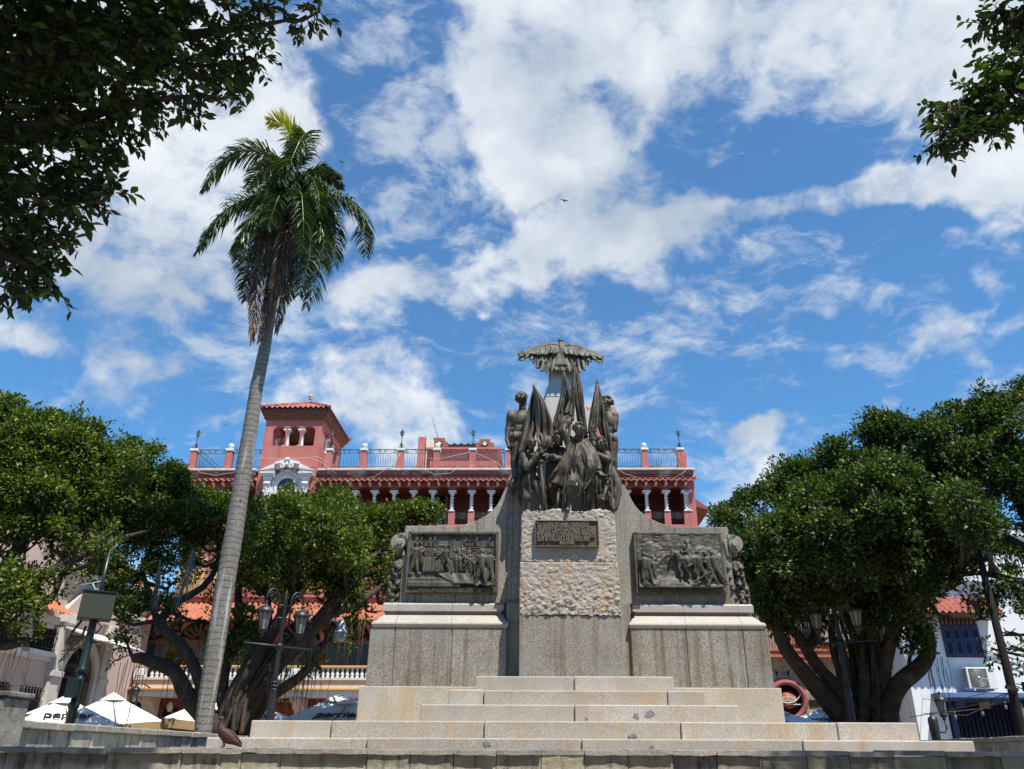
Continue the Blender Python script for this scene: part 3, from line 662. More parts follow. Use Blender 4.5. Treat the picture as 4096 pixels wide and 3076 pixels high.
        for u, v, s_ in ((.19, .36, .30), (.24, .30, .28), (.28, .40, .26), (.31, .43, .24), (.35, .45, .22), (.42, .52, .2), (.46, .54, .18), (.54, .55, .18), (.27, .22, .22), (.33, .25, .2), (.22, .48, .2), (.38, .50, .16), (.50, .55, .16), (.56, .6, .14)):
            man(u, v, s_, .055, rr.uniform(-.1, .15), ((.5, -.1), (.4, -.3)), .25, coat=.4)
            if s_ > .22: K.tube([q(u-.03, v+s_*.35, .09), q(u+.07, v+s_*.85, .08)], .008, 6)
        man(.745, .05, .62, .14, -.10, ((-.5, -.5), (-.3, -.6)), .35, hat=1, coat=.45, turn=-1); man(.86, .03, .64, .10, -.12, ((-.5, .2), (-.3, .1)), .35, hat=0, coat=.5, turn=-1); man(.925, .06, .62, .13, -.12, ((-.6, -.1), (-.5, .0)), .5, coat=.7, turn=-1)
        man(.80, .20, .48, .05, 0, ((-.3, .0), (.2, .1)), .2, hat=1, turn=-1); man(.845, .28, .42, .04, 0, ((-.3, .0), (.2, .1)), .2, turn=-1)
        K.tube([q(.62, .08, .16), q(.84, .28, .17)], [.014, .02], 7); K.tube([q(.74, .52, .14), q(.90, .60, .13)], [.014, .014], 7)
    o = K.build('relief_figures', MAT['bronze_panel'], p); remeshed(o, .0095, 1, .4)
    return p
panel(((1634, 2124), (1990, 2373)), YU-.13, 'relief_panel', 'bronze relief panel of officers meeting in a hall above carpeted steps', 'BOLIVAR  ANTE  EL  CONGRESO  DE  ANGOSTURA', 1)
panel(((2532, 2127), (2912, 2378)), YU-.13, 'relief_panel', 'bronze relief panel of a hooded rider on horseback among marching soldiers', 'BOLIVAR  ATRAVESANDO  LOS  ANDES', 2)
# inscription plaque on the rough pillar
Yq = YP-.10; A, B = at(2140, 2080, Yq), at(2397, 2188, Yq)
pq = thing('inscription_plaque', 'dark bronze plaque with six lines of raised lettering on the rough pillar', 'plaque', Vector(((A.x+B.x)/2, Yq, B.z)))
b = MB(); b.box((A.x+.01, Yq+.035, B.z+.01), (B.x-.01, Yq+.13, A.z-.01)); b.build('plate', MAT['bronze_plaque'], pq)
b = MB(); fr = .022
b.box((A.x, Yq, A.z-fr), (B.x, Yq+.125, A.z)); b.box((A.x, Yq, B.z), (B.x, Yq+.125, B.z+fr)); b.box((A.x, Yq+.001, B.z+fr), (A.x+fr, Yq+.125, A.z-fr)); b.box((B.x-fr, Yq+.001, B.z+fr), (B.x, Yq+.125, A.z-fr))
b.build('frame', MAT['bronze_plaque'], pq, .006)
LETTER = pmat('raised letters', (.21, .175, .125), .5, .4, var=.15, vscale=8)
w, h = B.x-A.x, A.z-B.z
for k, (txt, wd) in enumerate((('"LA GLoRIA DE HABeR CoNDUCIDo', .84), ('TRIUNFANTeS LoS ESTANDARTeS DE LA', .93), ('LIBeRTAD HaSTA eSTAS FRIAS ReGIoNeS', .95), ('eS SUPeRIoR A LoS INMeNSoS TeSoRoS', .94), ('QUe Se HaLLAN A NUeSTRoS PIES"', .86), ('BOLIVAR', .24))):
    me_x = A.x+.035+w*wd/2*.985 if k < 5 else (A.x+B.x)/2
    put_text('lettering', txt.upper(), .100, LETTER, pq, Matrix.Translation(Vector((me_x, Yq+.016, A.z-h*(.165+.137*k)))-origin(pq)) @ FRONT, fit=w*wd*.97, ext=.019, bold=.0015)
# ------------------------------------------------------------------ pink hotel
HL = Plane((at(1742, 1870, 38).x, 38.0, 0), -.018)
ht = thing('hotel', 'pink four storey hotel with belvedere tower, arcaded top gallery and tiled eaves', 'building', HL.loc, yaw=HL.yaw, local=True)
hx = lambda px, py, d=0.0: HL.p(px, py, d).x
hz = lambda py, d=0.0, px=1700: HL.p(px, py, d).z
def part(m, name, mat, bevel=0, parent=ht): return m.build(name, mat, parent, bevel, org=None)
def arch_wall(x0, x1, z0, z1, ops, y, th, m=None):
    """wall in the xz plane facing -y; ops: (xc, half width, sill, spring, rise)"""
    m = m or MB(); ops = sorted(ops); xs = x0
    def q(a, b, c, d): m.box((a, y, c), (b, y+th, d))
    for xc, hw, s0, sp, rise in ops:
        if xc-hw > xs+1e-4: q(xs, xc-hw, z0, z1)
        if s0 > z0+1e-4: q(xc-hw, xc+hw, z0, s0)
        N = 14
        for k in range(N):
            a0, a1 = PI-PI*k/N, PI-PI*(k+1)/N
            xa, xb = xc+hw*math.cos(a0), xc+hw*math.cos(a1); za, zb = sp+rise*math.sin(a0), sp+rise*math.sin(a1)
            m.add([(xa, y, za), (xb, y, zb), (xb, y, z1), (xa, y, z1), (xa, y+th, za), (xb, y+th, zb), (xb, y+th, z1), (xa, y+th, z1)],
                  [(0, 1, 2, 3), (7, 6, 5, 4), (0, 4, 5, 1)])
        xs = xc+hw
    if x1 > xs+1e-4: q(xs, x1, z0, z1)
    return m
def tiles(m, x0, x1, y0, z0, y1, z1, per=.28, amp=.055, rows=4, flip=False):
    """barrel tiles sloping from (y0,z0) at the eave up to (y1,z1)"""
    n = max(8, int((x1-x0)/per*8)); T = []
    for r in range(rows):
        for e in (0, 1):
            f = (r+e*1.0)/rows; lift = .03*(1-e)
            row = []
            for k in range(n+1):
                x = x0+(x1-x0)*k/n; c = math.cos(2*PI*(x-x0)/per); a = amp*(c if c > 0 else c*.55)
                row.append((x, y0+(y1-y0)*f, z0+(z1-z0)*f+a+lift))
            T.append(row)
    m.grid(T, smooth=True)
    und = [[(x, y, z-.035) for x, y, z in r] for r in (T[0], T[-1])]
    m.grid([T[0], und[0]], smooth=False); return m
xL, xR = hx(764, 1950), hx(2768, 1950)
cols_px = [1573.7+78.05*k for k in range(-16, 16)]
zc_t, zc_b, zsill, zbot = hz(1963), hz(2045), hz(2072), hz(2098)
zar = hz(1949); zeave = hz(1924)
tx0, tx1 = hx(1023, 1966, -.35), hx(1262, 1966, -.35)
# top gallery front with arches between twisted columns
colx = [hx(p, 2000) for p in cols_px]
colx = [c for c in colx if xL-.01 < c < xR-.15]
right = [c for c in colx if c > tx1+.3]; left = [c for c in colx if c < tx0-.2]
def gallery(cs, xa, xb):
    half = (cs[1]-cs[0])/2 if len(cs) > 1 else .5
    mids = [c+half for c in cs if c+half < xb-.3]
    if cs[0]-half > xa+.3: mids = [cs[0]-half]+mids
    ops = [(x, half-.10, zc_t, zc_t+.001, zar-zc_t+.06) for x in mids]
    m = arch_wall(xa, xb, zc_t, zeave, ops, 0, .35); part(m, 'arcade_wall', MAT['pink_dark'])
    for x in mids:
        b = MB(); x0, x1 = x-half+.14, x+half-.14
        for zz in (zsill+.03, zsill+.22, zc_b-.06): b.tube([(x0, .14, zz), (x1, .14, zz)], .012, 5)
        for k in range(8): xx = x0+(x1-x0)*(k+.5)/8; b.tube([(xx, .14, zbot+.05), (xx, .14, zsill+.22)], .009, 5)
        for k in range(5):
            xx = x0+(x1-x0)*(k+.5)/5; b.tube([(xx+.07*math.cos(a), .14, zsill+.30+.05*math.sin(a)) for a in np.linspace(0, 5.2, 9)], .009, 5)
        part(b, 'gallery_railing', MAT['iron'])
    m = MB()
    for c in [cc for cc in cs]: m.box((c-.16, .0, zbot-.02), (c+.16, .33, zc_b))
    m.box((xa, .0, hz(2125)), (xb, .34, zbot)); part(m, 'pedestal_wall', MAT['pink'], .01)
gallery(right, tx1-.05, xR-.22); gallery(left, xL+.2, tx0+.05)
m = MB(); m.box((xR-.22, -.0, hz(2125)), (xR+.12, .9, zeave)); m.box((xR-.2, .9, 0), (xR+.12, 9.0, zeave)); part(m, 'corner_wall', MAT['pink'])
def twisted_column():
    m = MB(); H = zc_t-zc_b; n = 20; P = []
    zb_, zt_ = .10, H-.22
    for i in range(70):
        f = i/69; z = zb_+(zt_-zb_)*f; row = []
        for k in range(n):
            a = 2*PI*k/n; r = .074*(1-.12*f)+.030*math.sin(2*a-f*2*PI*4.6); row.append((r*math.cos(a), r*math.sin(a), z))
        P.append(row)
    m.grid(P, wrap=True)
    m.box((-.14, -.14, 0), (.14, .14, .05)); m.lathe([(.13, .05), (.13, .08), (.10, .10)], (0, 0, 0), 16)
    m.lathe([(.085, zt_), (.105, zt_+.02), (.09, zt_+.04), (.11, zt_+.09), (.17, zt_+.14)], (0, 0, 0), 16); m.box((-.2, -.18, zt_+.14), (.2, .18, H))
    return m.mesh('column')
cm = twisted_column(); cm.materials.append(MAT['white'])
for c in right+left+[xR-.22]:
    o = link('column', cm, ht); o.location = (c, .10, zc_b)
# gallery interior
gz0, gz1 = zbot-.05, zeave
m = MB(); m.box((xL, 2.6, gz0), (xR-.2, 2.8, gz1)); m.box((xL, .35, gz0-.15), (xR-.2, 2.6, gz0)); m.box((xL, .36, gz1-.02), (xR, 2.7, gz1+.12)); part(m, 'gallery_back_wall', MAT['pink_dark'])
for px in (1715, 1990, 2565, 1340):
    x = hx(px, 2010); m = MB(); m.box((x-.62, 2.52, gz0), (x+.62, 2.6, gz0+2.5)); fo = part(m, 'gallery_door', MAT['yellow'] if px in (1715, 1340) else MAT['wood'])
    m = MB(); m.box((x-.52, 2.49, gz0+1.85), (x+.52, 2.53, gz0+2.42)); m.box((x-.5, 2.49, gz0+.1), (x-.06, 2.53, gz0+1.75)); m.box((x+.06, 2.49, gz0+.1), (x+.5, 2.53, gz0+1.75)); part(m, 'pane', MAT['glass'], parent=fo)
# brackets, tile eave, frieze, cornice
bx = MB(); bm = MB(); bm.prism([(0, 0), (.26, .06), (.26, .16), (0, .16)], -.055, .055)
me = bm.mesh('bracket'); me.transform(Matrix.Rotation(-PI/2, 4, 'Z')); me.materials.append(MAT['cream'])
zbk = hz(1925.5, -.3)
xx = xL+.2
while xx < xR:
    if not (tx0-.1 < xx < tx1+.12):
        o = link('bracket', me, ht); o.location = (xx, 0.0, zbk-.16)
    xx += .497
for xa, xb in ((tx1, xR+.25), (xL-.35, tx0)):
    m = MB(); tiles(m, xa, xb, -.44, hz(1922, -.44), -.02, hz(1906, 0), per=.285, rows=2); part(m, 'tiled_eave', MAT['tile'])
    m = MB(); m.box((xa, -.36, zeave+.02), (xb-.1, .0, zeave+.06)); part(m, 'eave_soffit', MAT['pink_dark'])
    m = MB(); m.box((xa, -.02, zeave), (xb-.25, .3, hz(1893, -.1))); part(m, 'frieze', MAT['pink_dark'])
    m = MB(); zz = hz(1872, -.5); m.box((xa, -.42, zz-.30), (xb-.18, .8, zz-.10)); m.box((xa, -.30, zz-.40), (xb-.22, .8, zz-.30)); m.box((xa, -.16, zz-.50), (xb-.25, .8, zz-.40)); part(m, 'cornice', MAT['pink_stain'], .02)
    m = MB(); m.box((xa, -.5, zz-.10), (xb-.14, .8, zz)); part(m, 'cornice_top', pmat('pale cornice lip', (.62, .54, .44), .85, .2, var=.15, streak=(.2, .17, .14), streaks=.5, sscale=(3, 3, 6)), .012)
zter = hz(1872, -.5)
m = MB(); m.box((xL, .5, zter-.25), (xR, 9.5, zter-.06)); part(m, 'terrace_roof', MAT['cream'])
m = MB(); m.box((xL+.05, .36, 0), (xR-.2, 9.0, zbot-.2)); m.box((xL, .3, zbot-.3), (xL+.25, 2.7, zeave)); part(m, 'main_wall', MAT['pink'])
# terrace posts, balls, railings, lamps
zr = hz(1800, -.3); zp = zter
posts = [(773, 1), (916, 0), (1316, 1), (1454, 0), (1601, 1), (1747, 0), (1890, 1), (2035, 0), (2180, 1), (2325, 0), (2452, 1), (2579, 0), (2722, 1)]
pxs_ = []
for px, lamp in posts:
    x = hx(px, 1840, -.15); pxs_.append(x); h = 1.02
    m = MB(); m.box((x-.155, -.3, zp), (x+.155, .01, zp+h)); po = part(m, 'terrace_post', MAT['pink'], .008)
    m = MB(); m.box((x-.2, -.345, zp+h), (x+.2, .055, zp+h+.12)); part(m, 'post_cap', MAT['white'], .02, po)
    if not lamp:
        m = MB(); m.lathe([(.08, 0), (.09, .03), (.05, .06), (.06, .08)], (x, -.145, zp+h+.12), 14); m.ell((x, -.145, zp+h+.30), .145, nu=18, nv=12); part(m, 'ball_finial', MAT['white'], 0, po)
LAMPZ = zp+1.14
def scroll2d(m, cx, cz, r, y, s, turns=1.4, th=.013, a0=0):
    m.tube([(cx+s*r*(1-.75*k/15)*math.cos(a0+turns*2*PI*k/15), y, cz+r*(1-.75*k/15)*math.sin(a0+turns*2*PI*k/15)) for k in range(16)], th, 5)
for a_, b_ in list(zip(pxs_, pxs_[1:])):
    if a_ < tx0 < b_: spans = [(a_+.16, tx0-.0)]
    elif a_ < tx1 < b_ : spans = []
    else: spans = [(a_+.16, b_-.16)]
    for xa, xb in spans:
        m = MB(); n = max(3, int((xb-xa)/.122)); y = -.145; t0, t1, t2 = zp+.2, zp+.93, zp+1.13
        for z, r in ((t0, .014), (t1, .014), (t2, .02)): m.tube([(xa-.02, y, z), (xb+.02, y, z)], r, 6)
        for k in range(n): xx = xa+(xb-xa)*(k+.5)/n; m.tube([(xx, y, t0-.04), (xx, y, t1)], .011, 5)
        mid = (xa+xb)/2
        for s in (-1, 1):
            scroll2d(m, mid+s*.13, t1+.10, .085, y, s); scroll2d(m, (xa+.12) if s < 0 else (xb-.12), t1+.10, .085, y, -s)
            m.tube([(mid+s*.18, y, t1+.19), (mid+s*.5, y, t1+.10), (mid+s*.85*(xb-xa)/2, y, t1+.02)], .011, 5)
        part(m, 'terrace_railing', MAT['iron_blue'])
m = MB()                                                   # side railing returning along the left end
for z in (.2, .93, 1.13): m.tube([(xL+.15, -.1, zp+z), (xL+.15, 6, zp+z)], .016, 5)
for k in range(40): m.tube([(xL+.15, k*.15, zp+.2), (xL+.15, k*.15, zp+.93)], .011, 4)
part(m, 'terrace_railing', MAT['iron_blue'])
m = MB(); m.prism([(0, 0), (6, 0), (6, .55), (0, 1.0)], 0, .2); vv = m.v[0]; m.v[0] = np.stack([xR-.35+vv[:, 1], vv[:, 0], zp+vv[:, 2]], 1); part(m, 'parapet_wall', MAT['pink'])
def roof_lamp():
    o = thing('terrace_lamp', 'x', 'lamp', (0, 0, 0), 'lamps along the hotel terrace', local=True)
    m = MB()
    for a in range(4):
        c, s = math.cos(a*PI/2+PI/4), math.sin(a*PI/2+PI/4)
        pts = [(c*r, s*r, z) for r, z in ((.03, .42), (.10, .34), (.14, .22), (.10, .14), (.17, .06), (.24, .1), (.24, .17), (.19, .17))]; m.tube(pts, .014, 5)
        pts = [(c*r, s*r, z) for r, z in ((.02, .18), (.08, .30), (.13, .36), (.10, .40), (.07, .37))]; m.tube(pts, .012, 5)
    m.lathe([(.055, 0), (.055, .12), (.035, .16), (.03, .20), (.027, .85), (.03, .9), (.045, .93), (.03, .96)], (0, 0, 0), 10); m.build('post', MAT['iron'], o)
    m = MB(); m.lathe([(.03, .96), (.075, .99), (.085, 1.02)], (0, 0, 0), 6, smooth=False); m.lathe([(.155, 1.27), (.145, 1.30), (.05, 1.40), (.035, 1.42), (.02, 1.50), (.004, 1.54)], (0, 0, 0), 6, smooth=False)
    for k in range(6): a = k*PI/3; m.tube([(.085*math.cos(a), .085*math.sin(a), 1.01), (.15*math.cos(a), .15*math.sin(a), 1.28)], .010, 4)
    m.build('lantern_frame', MAT['iron'], o)
    m = MB(); m.lathe([(.078, 1.02), (.138, 1.27)], (0, 0, 0), 6, smooth=False); m.build('lantern_glass', MAT['frosted'], o)
    return o
L0 = roof_lamp(); wh = ['at the left end of the hotel roof', 'beside the tower right wall', 'on the second post right of the tower', 'in front of the pink penthouse', '', '', 'at the right corner of the hotel roof']
Rz = Matrix.Rotation(HL.yaw, 3, 'Z'); k = 0
for (px, lamp), x in zip(posts, pxs_):
    if lamp:
        if px not in (2180, 2452):
            o = L0 if px == 773 else copy_tree(L0)
            o.location = HL.loc+Rz @ Vector((x, -.145, LAMPZ)); o.rotation_euler = (0, 0, HL.yaw); o.scale = (.74, .74, .74); o['label'] = 'black lantern on a short post '+wh[k]
        k += 1
# ------------------------------------------------------------------ tower
td = -.35; tx0, tx1 = hx(1044, 1823, td), hx(1276, 1823, td); TW = tx1-tx0; ty1 = td+4.1
z_wt = hz(1682, td, 1150); z_op1 = hz(1706, td, 1150); z_sp = hz(1722, td, 1150); z_sl = hz(1783, td, 1150)
def t_x(px, py): return hx(px, py, td)
oL, oR = t_x(1091, 1720), t_x(1264, 1720)
pw = (oR-oL)/3; ops = [(oL+pw*(k+.5), pw/2-.03, z_sl, z_sp, z_op1-z_sp+.02) for k in range(3)]
tw = arch_wall(tx0, tx1, hz(2125), z_wt, ops, td, .38); tower = part(tw, 'tower', MAT['pink'])
# side and back walls share the loggia openings
def side_walls(x, flip):
    L_ = ty1-td; n = 4; w_ = (L_-1.2)/3
    o_ = [(.6+w_*(k+.5), w_/2-.02, z_sl, z_sp, .42) for k in range(3)]
    m = arch_wall(.38, L_, 6.0, z_wt, o_, 0, .38); V = m.v; m.v = [np.stack([x+(v[:, 1] if not flip else v[:, 1]-.38), td+v[:, 0], v[:, 2]], 1) for v in V]
    part(m, 'tower_side_wall', MAT['pink'], 0, tower)
    for k in (1, 2):
        c_ = column_mesh(); o = link('loggia_column', c_, tower); o.location = (x+(.19 if not flip else -.19), td+.6+w_*k, z_sl)
def column_mesh():
    if 'lc' in globals(): return lc
    m = MB(); H = z_sp-z_sl+.10
    m.box((-.15, -.15, 0), (.15, .15, .05)); m.lathe([(.13, .05), (.13, .09), (.115, .11), (.10, H-.3), (.12, H-.28), (.105, H-.25), (.13, H-.12), (.18, H-.07)], (0, 0, 0), 18); m.box((-.19, -.19, H-.07), (.19, .19, H))
    me = m.mesh('loggia_column'); me.materials.append(MAT['white']); globals()['lc'] = me; return me
side_walls(tx1, True); side_walls(tx0, False)
for k in (1, 2):
    o = link('loggia_column', column_mesh(), tower); o.location = (oL+pw*k, td+.19, z_sl)
ops_b = [(oL+pw*(k+.5), pw/2-.03, z_sl, z_sp, z_op1-z_sp+.02) for k in range(3)]
m = MB(); m.box((tx0, ty1-.3, 6), (tx1, ty1, z_wt)); m.box((tx0+.4, ty1-.8, z_sl-.4), (tx1-.4, ty1-.3, z_sl+1.5)); part(m, 'tower_back_wall', MAT['pink_dark'], 0, tower)
m = MB(); m.box((tx0+.38, td+.38, z_sl-.3), (tx1-.38, ty1-.3, z_sl-.05)); part(m, 'tower_floor', MAT['cream'], 0, tower)
m = MB(); m.box((tx0+.3, td+.3, z_wt+.42), (tx1-.3, ty1-.2, z_wt+.48)); part(m, 'tower_ceiling', MAT['white'], 0, tower)
m = MB(); m.box((oL-.15, td-.04, z_sl-.10), (oR+.15, td+.1, z_sl-.0)); 
# stepped brick eaves with dentils, hip roof
for k, (e, dz) in enumerate(((.04, .0), (.11, .16), (.18, .30), (.25, .44))):
    m = MB(); m.box((tx0-e, td-e, z_wt+dz), (tx1+e, ty1+e, z_wt+dz+.08))
    if k < 3:
        st_ = .17; e2 = e+.075
        x = tx0-e2
        while x < tx1+e2: m.box((x, td-e2, z_wt+dz+.08), (x+.09, td-e+.05, z_wt+dz+.16)); x += st_
        y = td-e2
        while y < ty1+e2:
            m.box((tx1+e-.05, y, z_wt+dz+.08), (tx1+e2, y+.09, z_wt+dz+.16)); m.box((tx0-e2, y, z_wt+dz+.08), (tx0-e+.05, y+.09, z_wt+dz+.16)); y += st_
        m.box((tx0-e, td-e, z_wt+dz+.08), (tx1+e, ty1+e, z_wt+dz+.16))
    part(m, 'brick_eaves', MAT['eave_brick'], 0, tower)
ez = z_wt+.54; ev = .36; ex0, ex1, ey0, ey1 = tx0-ev, tx1+ev, td-ev, ty1+ev
m = MB(); m.box((ex0+.04, ey0+.04, ez-.05), (ex1-.04, ey1-.04, ez)); part(m, 'gutter', MAT['iron'], 0, tower)
apx = Vector(((ex0+ex1)/2, (ey0+ey1)/2, ez+1.35)); m = MB()
cs = [Vector((ex0, ey0, ez+.04)), Vector((ex1, ey0, ez+.04)), Vector((ex1, ey1, ez+.04)), Vector((ex0, ey1, ez+.04))]
for q in range(4):
    A, B = cs[q], cs[(q+1) % 4]; L_ = (B-A).length; n = int(L_/.27)*8; rows = []
    for r in range(12):
        f = r/11; row = []
        for k in range(n+1):
            u = k/n; p = A.lerp(B, u); s_ = u*L_; a = .06*max(-.5, math.cos(2*PI*s_/.27))
            # straight runs up the slope, cut at the hips
            d_edge = min(s_, L_-s_); run = min(f*L_/2, d_edge)
            nrm = (apx-(A+B)/2); base = p+Vector((nrm.x, nrm.y, 0))*(run/(L_/2)); z = base.z+(apx.z-A.z)*(run/(L_/2))
            row.append((base.x, base.y, z+a*(1 if run < d_edge-1e-6 or f == 0 else .4)+.03*((r % 3 == 0))))
        rows.append(row)
    m.grid(rows)
    m.tube([A+Vector((0, 0, .05)), apx+Vector((0, 0, .04))], .09, 8)
part(m, 'tower_roof', MAT['tile'], 0, tower)
m = MB(); m.lathe([(.14, 0), (.14, .06), (.08, .10), (.07, .2), (.12, .22), (.05, .27), (.13, .36), (.14, .42), (.09, .50), (.03, .53)], apx, 12); part(m, 'roof_finial', pmat('lichened finial', (.5, .38, .34), .9, .2, var=.3, vscale=8), 0, tower)
# white baroque window surround
wy = td-.01
def T(px, py, d=wy): p = HL.p(px, py, d); return (p.x, p.z)
wn = MB(); pts = [(1100, 1968), (1110, 1942), (1125, 1924), (1143, 1914), (1153, 1910)]
cxw = T(1145, 1960)[0]; zsp = T(1145, 1948)[1]; rw = T(1182, 1945)[0]-cxw; zw0 = T(1145, 2030)[1]
def ringarch(m, r0, r1, y0, y1, n=20):
    for k in range(n):
        a0, a1 = PI*k/n, PI*(k+1)/n
        p = [(cxw+r*math.cos(a), zsp+r*math.sin(a)) for r, a in ((r0, a0), (r1, a0), (r1, a1), (r0, a1))]; m.prism(p, y0, y1)
    for s in (-1, 1): m.box((cxw+s*r0, y0, zw0), (cxw+s*r1, y1, zsp))
ringarch(wn, rw, rw+.13, wy-.16, wy+.05); ringarch(wn, rw+.13, rw+.42, wy-.07, wy+.05)
zen = zsp+rw+.18                                          # entablature level
for s in (-1, 1):
    xs = cxw+s*(rw+.50); wn.box((xs-.17, wy-.22, zw0-.1), (xs+.17, wy, zen-.30)); wn.box((xs-.21, wy-.30, zen-.30), (xs+.21, wy, zen-.18))
    wn.lathe([(.085, -.17), (.09, 0), (.085, .17)], (xs, wy-.25, zen-.50), 12, 'X'); wn.lathe([(.07, -.13), (.075, 0), (.07, .13)], (xs, wy-.24, zen-1.15), 12, 'X')
    for k in range(6): wn.ell((xs+.03*(-1)**k, wy-.235, zen-.66-.07*k), (.075-.006*k, .05, .05), nu=8, nv=6)
    for dy, z0, z1, e in ((.26, -.18, -.10, .0), (.34, -.10, -.02, .06), (.44, -.02, .06, .12)):
        a, b_ = cxw+s*(rw+.16), cxw+s*(rw+.74+e); wn.box((a, wy-dy, zen+z0), (b_, wy, zen+z1))
    for o_, dy, th in ((.10, .44, .12), (.0, .34, .10), (-.09, .26, .09)):   # raking, broken pediment
        x0_, z0_ = cxw+s*(rw+.88), zen+.02; x1_, z1_ = cxw+s*.34, zen+.46
        wn.prism([(x0_, z0_+o_), (x0_, z0_+o_+.04), (cxw+s*.62, z0_+.26+o_+th), (cxw+s*.62, z0_+.14+o_)], wy-dy, wy)
        wn.prism([(cxw+s*.60, z0_+.32+o_), (cxw+s*.60, z0_+.37+o_+th*.7), (cxw, zen+.55+o_+th*.5), (cxw, zen+.48+o_)], wy-dy-.03, wy)
    scroll2d(wn, cxw+s*.23, zen+.36, .16, wy-.46, s, 1.6, .05, .6); scroll2d(wn, cxw+s*.42, zen-.06, .13, wy-.10, s, 1.3, .03)
    scroll2d(wn, cxw+s*.26, zen+.16, .15, wy-.10, s, 1.4, .035); 
    for k in range(9):
        a = .25+.13*k; wn.ell((cxw+s*(rw+.28)*math.cos(a), wy-.10, zsp+(rw+.28)*math.sin(a)), (.06, .05, .07), nu=8, nv=6)
for k in range(5): a = -.9+.45*k; wn.ell((cxw+.09*math.sin(a), wy-.5, zen+.62+.08*math.cos(a)), (.045, .05, .085), Matrix.Rotation(a, 3, 'Y'), nu=8, nv=6)
for k in range(7): a = -1.2+.4*k; wn.ell((cxw+.10*math.sin(a), wy-.12, zen+.13+.10*math.cos(a)), (.04, .05, .10), Matrix.Rotation(a, 3, 'Y'), nu=8, nv=6)
wn.ell((cxw, wy-.5, zen+.44), (.07, .06, .12), nu=9, nv=7)
surround = part(wn, 'window_surround', MAT['white'], 0, tower)
m = MB(); m.prism([(cxw+rw*math.cos(a), zsp+rw*math.sin(a)) for a in np.linspace(0, PI, 20)]+[(cxw-rw, zw0), (cxw+rw, zw0)], wy-.03, wy+.02); part(m, 'window_pane', MAT['glass'], 0, tower)
m = MB(); zs_ = zsp-.18
for s in (-1, 1):
    m.box((cxw, wy-.09, zs_-.07), (cxw+s*(rw-.02), wy-.03, zs_)); m.box((cxw+s*(rw-.1), wy-.09, zw0), (cxw+s*(rw-.02), wy-.03, zs_)); m.box((cxw+s*.0, wy-.09, zw0), (cxw+s*.06, wy-.03, zs_))
    for k in range(12): m.obox((cxw+s*rw*.5, wy-.06, zs_-.12-.07*k), (rw*.8, .05, .012), Matrix.Rotation(.6, 3, 'X'))
part(m, 'shutters', MAT['yellow'], 0, tower)
# penthouse with brick chimneys and tile diamonds, aerial, service clutter
pd = 5.2
def Q(px, py, d=pd): p = HL.p(px, py, d); return p.x, p.z
x0, z1 = Q(1705, 1795); x1, _ = Q(1990, 1795); z0 = zp-.1
pent = MB(); pent.box((x0, pd, z0), (x1, pd+4, z1-.12)); pent.box((x0-.12, pd-.25, z1-.12), (x1+.2, pd+4, z1)); pe = part(pent, 'penthouse', MAT['pink'])
m = MB(); a = Q(1680, 1762); b_ = Q(1700, 1900); m.box((a[0], pd-.6, z0), (b_[0], pd+.2, a[1])); part(m, 'penthouse_wall', MAT['pink'], 0, pe)
m = MB(); a = Q(1790, 1780, pd+1); b_ = Q(1912, 1800, pd+1); m.box((a[0], pd+1, z1-.1), (b_[0], pd+1.1, a[1])); tiles(m, a[0], b_[0], pd+.9, a[1], pd+2, a[1]+.1, per=.42, rows=1); part(m, 'sheet_roof', pmat('weathered sheet', (.16, .14, .13)), 0, pe)
for cxp, ty in ((1757, 1752), (1939, 1756)):
    m = MB()
    for hw_, tp in ((35, 15), (22, 0)):
        a = Q(cxp-hw_, ty+tp, pd+.5); b_ = Q(cxp+hw_, ty+tp, pd+.5)
        zz = z1+.002; n = max(2, int((a[1]-zz)/.075))
        for k in range(n):
            m.box((a[0]+.008*(k % 2), pd+.42+.01*(k % 2)+(.03 if hw_ == 35 else 0), zz+(a[1]-zz)*k/n), (b_[0]-.008*(k % 2), pd+.9, zz+(a[1]-zz)*(k+.82)/n))
        m.box((a[0]+.02, pd+.47, zz), (b_[0]-.02, pd+.88, a[1]-.02))
    ch = part(m, 'chimney', MAT['brick'], 0, pe)
    c = Q(cxp, 1775, pd+.4); r = Q(cxp+14, 1775, pd+.4)[0]-c[0]
    m = MB(); m.prism([(c[0], c[1]-r), (c[0]+r, c[1]), (c[0], c[1]+r), (c[0]-r, c[1])], pd+.36, pd+.46); part(m, 'tile_border', MAT['iron'], 0, ch)
    m = MB(); r *= .74; m.prism([(c[0], c[1]-r), (c[0]+r, c[1]), (c[0], c[1]+r), (c[0]-r, c[1])], pd+.34, pd+.40); part(m, 'patterned_tile', pmat('patterned tile', (.62, .58, .52), .5, .4, var=.1, blotch=(.25, .12, .06), blotchs=.9, blscale=11), 0, ch)
for px in (1722, 1777, 1917, 1965):
    a = Q(px-10, 1830, pd); b_ = Q(px+10, 1900, pd); m = MB()
    for k in range(14): m.box((a[0]+.03*(k % 2), pd-.05-.01*(k % 3), z0+.1*k), (b_[0]-.02*(k % 3), pd, z0+.1*k+.085))
    part(m, 'brick_pier', MAT['brick'], 0, pe)
m = MB(); a = HL.p(1752, 1750, pd+.6); b_ = HL.p(1723, 1653, pd+.6); m.tube([a, b_], [.02, .008], 6); part(m, 'aerial', MAT['iron'], 0, pe)
m = MB(); a = Q(1705, 1770, 4.6); m.box((a[0], 4.5, a[1]-.35), (a[0]+.45, 4.85, a[1]+.1)); m.tube([(a[0]+.05, 4.6, z0), (a[0]+.05, 4.6, a[1]+.4)], .03, 6); part(m, 'rooftop_condenser', MAT['cream'], .02, pe)
